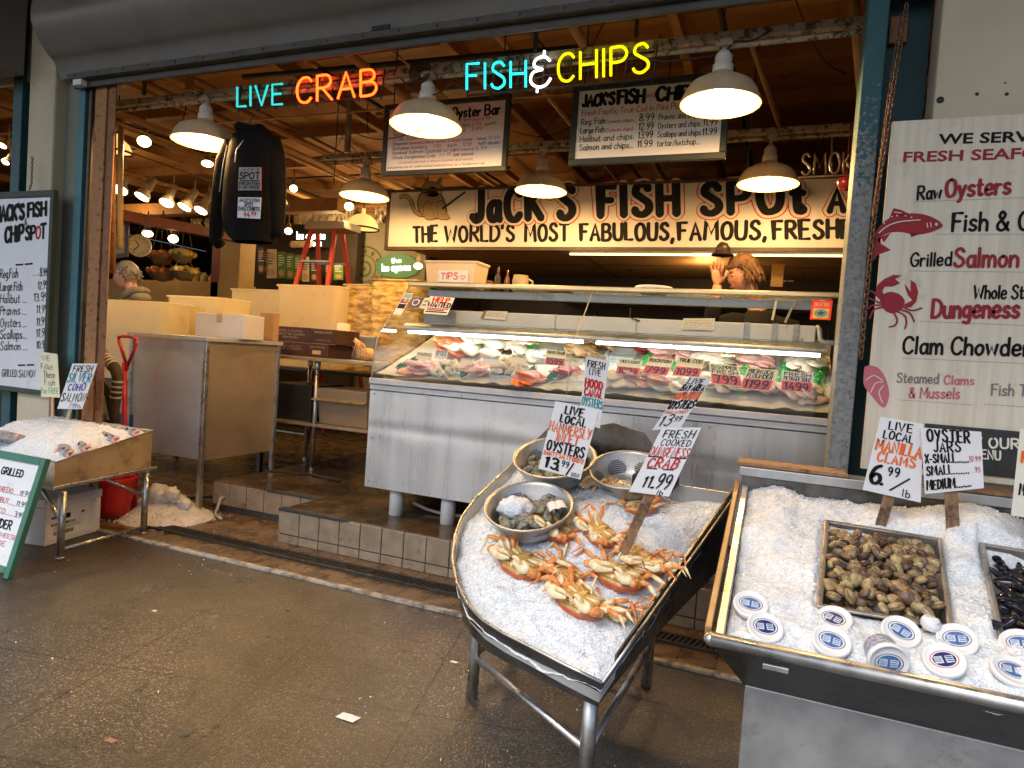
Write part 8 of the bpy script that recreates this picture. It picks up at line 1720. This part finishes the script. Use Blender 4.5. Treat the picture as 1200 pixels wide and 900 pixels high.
FM2 = lambda brow: [SKIN, M('eye white', (.7, .68, .62), rough=.2), BLACK, brow, M('lip', (.42, .13, .10), rough=.4)]
def limb(mb, pts, rs, mi=0, n=14, flat=None): mb.tube(pts, rs, n, mi, flat=flat)
def hair_tufts(mb, c, W, n, seed, lo, ln, spread, thick=.008, front=-.2):
    rnd = random.Random(seed)
    for _ in range(n):
        th = rnd.uniform(0, 2*math.pi); el = rnd.uniform(lo, 1.); x, y = math.cos(th)*math.sqrt(max(0, 1-el*el)), math.sin(th)*math.sqrt(max(0, 1-el*el))
        if x > .3 and el < .45: continue
        p = W(x*.103, y*.083, el*.126); q = W(x*.125, y*.105, el*.120-.015); l = ln*rnd.uniform(.6, 1.2)*(.28 if x > .22 else 1); dr = V((rnd.gauss(0, .4), rnd.gauss(0, .4), -1))
        e = W(x*(.118+.02*rnd.random()), y*(.10+.02*rnd.random()), el*.126-l*.6); t_ = W(x*.115+rnd.gauss(0, .02), y*.10+rnd.gauss(0, .02), el*.122-l)
        mb.tube([p, q, e, t_], [thick*.8, thick, thick*.7, thick*.15], 6, 0)
def hand(mb, wrist, d, nrm, k=1., curl=.25, mi=0, side=1):
    d = V(d).normalized(); n_ = (V(nrm)-d*V(nrm).dot(d)).normalized(); s = d.cross(n_)*side
    Wp = lambda a, b, c: V(wrist)+(d*a+s*b+n_*c)*k
    mb.tube([Wp(-.02, 0, 0), Wp(.01, 0, 0), Wp(.045, .002, .003), Wp(.085, .002, .003), Wp(.095, .002, .002)], [.026*k, .029*k, .041*k, .042*k, .034*k], 14, mi, flat=.42)
    for i, (b, l, a0) in enumerate(((-.030, .070, .088), (-.010, .078, .093), (.011, .073, .091), (.030, .057, .083))):
        ang = curl*(1+.25*i); sp = (i-1.4)*.10; p = Wp(a0-.01, b, 0); dirv = (d*math.cos(ang*.4)+n_*math.sin(ang*.4)+s*sp).normalized(); p1 = p+dirv*l*.48*k
        dirv2 = (d*math.cos(ang)+n_*math.sin(ang)+s*sp*.9).normalized(); p2 = p1+dirv2*l*.32*k; dirv3 = (d*math.cos(ang*1.5)+n_*math.sin(ang*1.5)+s*sp*.8).normalized(); p3 = p2+dirv3*l*.26*k
        mb.tube([p, p1, p2, p3, p3+dirv3*.004*k], [.0105*k, .0095*k, .0088*k, .0075*k, .003*k], 10, mi)
    p = Wp(.022, -.034, .004); p1 = Wp(.050, -.060, .012); p2 = Wp(.078, -.070, .016); mb.tube([p, p1, p2, p2+(p2-p1)*.3], [.015*k, .0115*k, .0095*k, .004*k], 10, mi)
# vendor behind the case
hc = PY(871, 322, 4.62); vend = thing('person', 'vendor with shaggy brown hair and a raised hand calling out behind the fish case', 'person', (hc.x+.05, 4.65, PLAT))
mb = MB(); fw = V((-.86, -.42, -.30)); W = add_head(mb, hc, fw, V((-.30, -.05, 1)), .97)
nk = hc+V((.10, .05, -.22)); sh = nk+V((.02, .02, -.06))
limb(mb, [hc+V((.035, .02, -.05)), hc+V((.06, .035, -.13)), nk, nk+V((.01, 0, -.05))], [.055, .052, .056, .07]); hb = vend.location
limb(mb, [nk+V((.01, .01, -.03)), sh+V((.02, .01, -.10)), sh+V((.03, .02, -.30)), sh+V((.03, .02, -.50)), sh+V((.03, .03, -.62))], [.10, .165, .155, .14, .15], flat=.72)
wr = PY(841, 334, 4.46); el = wr+V((-.03, .02, -.27)); shl = sh+V((-.17, -.05, -.04))
limb(mb, [sh+V((-.08, 0, -.06)), shl, lerp(shl, el, .5), el, lerp(el, wr, .5), wr], [.07, .062, .05, .043, .04, .027])
shr = sh+V((.19, .06, -.05)); er = shr+V((.06, 0, -.28)); hr = er+V((-.16, -.14, -.16)); limb(mb, [sh+V((.1, .02, -.06)), shr, lerp(shr, er, .5), er, lerp(er, hr, .6), hr], [.07, .062, .05, .043, .036, .026])
hand(mb, wr, V((-.10, -.02, 1)), V((-.3, -1, 0)), .98, .22, 0, -1); hand(mb, hr, V((-.6, -.7, -.3)), V((0, 0, -1)), .98, .6, 0, 1)
for s in (-1, 1): hp = sh+V((.03+s*.09, .03, -.62)); limb(mb, [hp, hp+V((s*.01, -.02, -.40)), V((hp.x+s*.015, hp.y, PLAT+.07)), V((hp.x+s*.015, hp.y-.12, PLAT+.035))], [.085, .062, .042, .04])
mb.build('body', FM2(HAIRB), vend)
mb = MB(); mb.ball(hc, (1, 1, 1), 30, 22, 0, lambda d: 1., None); mb.v = []; mb.f = []; mb.m = []; mb.sm = []
f_ = fw.normalized(); u_ = (V((-.30, -.05, 1))-f_*V((-.30, -.05, 1)).dot(f_)).normalized(); R_h = Matrix((f_, u_.cross(f_), u_)).transposed()
def capfn(d):
    k = 1.04+.10*noise.noise(d*3.5)+.09*noise.noise(V((d.x*9, d.y*9, d.z*3)))
    if d.x > .25 and d.z < .30: k *= .76
    if d.z < -.35: k *= .78
    return k
mb.ball(hc+R_h @ V((-.010, 0, .014)), (.104, .088, .122), 34, 26, 0, capfn, R_h); hair_tufts(mb, hc, W, 420, 3, -.25, .085, .03, .0055); mb.build('hair', HAIRB, vend)
BTOP = M('black work top', (.010, .010, .011), (.018, .017, .018), rough=.85, ns=20, spec=.2)
mb = MB(); limb(mb, [nk+V((.012, .005, .0)), nk+V((.014, .01, -.035)), sh+V((.02, .01, -.10)), sh+V((.03, .02, -.30)), sh+V((.03, .02, -.52)), sh+V((.03, .03, -.66))], [.074, .12, .185, .172, .158, .168], n=20, flat=.74)
limb(mb, [sh+V((-.06, 0, -.06)), shl, lerp(shl, el, .5), el, lerp(el, wr, .45), lerp(el, wr, .62)], [.085, .075, .062, .055, .05, .045]); limb(mb, [sh+V((.08, .02, -.05)), shr, lerp(shr, er, .5), er, lerp(er, hr, .7)], [.085, .075, .062, .055, .045]); mb.build('top', BTOP, vend)
p = PY(847, 293, 4.54); mb = MB(); mb.ball(p, (.048, .045, .05), 16, 10, 0, lambda d: 1+.18*noise.noise(d*2.5)); mb.lathe([(.075, -.035), (.05, -.01), (.02, .02)], p, 16); mb.tube([p+V((0, 0, .03)), V((p.x, 4.80, sz0-.03))], .008, 6); tag(mb.build('clamp_lamp', M('dark brown metal', (.018, .010, .006), rough=.5)), 'dark clamp lamp under the name board just above the raised hand', 'lamp')
# man in the grey hoodie
hm = PY(148, 323, 4.55); man = thing('person', 'grey haired man with glasses in a grey hoodie standing beyond the amber tubs', 'person', (hm.x+.05, 4.58, .005))
mb = MB(); fw2 = V((-.84, -.54, -.20)); W = add_head(mb, hm, fw2, V((-.22, 0, 1)), 1.1); nk = hm+V((.075, .02, -.19)); sh = nk+V((.03, .02, -.09))
limb(mb, [hm+V((.03, .01, -.05)), hm+V((.055, .02, -.12)), nk, nk+V((.01, 0, -.06))], [.056, .053, .058, .08]); limb(mb, [nk+V((.02, 0, -.04)), sh+V((.02, .0, -.12)), sh+V((.03, 0, -.3)), sh+V((.03, 0, -.55)), sh+V((.03, 0, -.65))], [.10, .17, .17, .155, .16], flat=.75)
for s in (-1, 1):
    S = sh+V((.02, s*.19, -.04)); E = S+V((-.02, s*.05, -.29)); H_ = E+V((-.20, -.02, -.12)); limb(mb, [sh+V((.01, s*.1, -.04)), S, lerp(S, E, .5), E, lerp(E, H_, .6), H_], [.07, .06, .05, .043, .036, .026]); hand(mb, H_, V((-.9, 0, -.3)), V((0, 0, -1)), .98, .5, 0, s)
    hp = sh+V((.03, s*.09, -.65)); limb(mb, [hp, hp+V((-.01, s*.01, -.42)), V((hp.x, hp.y+s*.015, .08)), V((hp.x-.12, hp.y+s*.02, .04))], [.09, .065, .045, .042])
mb.build('body', FM2(HAIRG), man)
f_ = fw2.normalized(); u_ = (V((-.22, 0, 1))-f_*V((-.22, 0, 1)).dot(f_)).normalized(); R_h = Matrix((f_, u_.cross(f_), u_)).transposed()
def cap2(d):
    k = 1.045+.03*noise.noise(d*5)
    if d.x > .42 and d.z < .62: k *= .80
    if d.z < -.52 or (d.x > .15 and d.z < .0): k *= .80
    return k
mb = MB(); mb.ball(hm+R_h @ V((-.008, 0, .008)), (.111, .090, .134), 34, 26, 0, cap2, R_h); hair_tufts(mb, hm, W, 150, 8, -.35, .04, .02, .006); mb.build('hair', HAIRG, man)
mb = MB()
for s in (-1, 1):
    mb.tube([W(.102, s*.033+.019*math.cos(t), .006+.016*math.sin(t)) for t in [q*.57 for q in range(12)]], .0016, 6); mb.tube([W(.098, s*.054, .012), W(.05, s*.078, .014), W(.0, s*.082, .010)], .0016, 6)
mb.tube([W(.104, -.014, .01), W(.106, 0, .013), W(.104, .014, .01)], .0016, 6); mb.build('glasses', BLACK, man)
HOOD = M('grey hoodie fabric', (.17, .135, .10), (.23, .19, .145), rough=.9, ns=12, bump=.25, bs=40, spec=.2); HOODD = M('dark hoodie trim', (.07, .055, .045), rough=.9)
mb = MB(); limb(mb, [nk+V((.03, 0, .01)), nk+V((.035, 0, -.05)), sh+V((.02, .0, -.11)), sh+V((.03, 0, -.3)), sh+V((.03, 0, -.55)), sh+V((.03, 0, -.68))], [.082, .125, .192, .195, .178, .185], n=22, flat=.78)
for s in (-1, 1):
    S = sh+V((.02, s*.18, -.04)); E = S+V((-.02, s*.05, -.29)); H_ = E+V((-.20, -.02, -.12)); limb(mb, [sh+V((.01, s*.09, -.03)), S, lerp(S, E, .5), E, lerp(E, H_, .75)], [.095, .085, .072, .062, .05])
mb.build('hoodie', HOOD, man)
mb = MB(); mb.ball(nk+V((.095, .01, -.02)), (.085, .10, .07), 20, 12, 0, lambda d: 1+.1*noise.noise(d*3)); limb(mb, [nk+V((-.07, -.075, -.10)), nk+V((.0, -.10, -.01)), nk+V((.09, -.075, .05)), nk+V((.13, 0, .055)), nk+V((.09, .075, .05)), nk+V((.0, .10, -.01)), nk+V((-.07, .075, -.10))], [.018, .03, .036, .038, .036, .03, .018], 0, 10); mb.build('hood', HOOD, man)
# added point lights without fixtures that warm the hall
for p, wts in (((-5.2, 6.8, 2.5), 15), ((-3.6, 6.3, 2.6), 12), ((-7.5, 5.6, 2.6), 9), ((-6.4, 8.6, 2.6), 9)): lamp_light(V(p), wts, .1, (1, .66, .30))
for o in sc.objects:
    if o.type == 'MESH' and len(o.data.vertices) == 0: bpy.data.objects.remove(o)
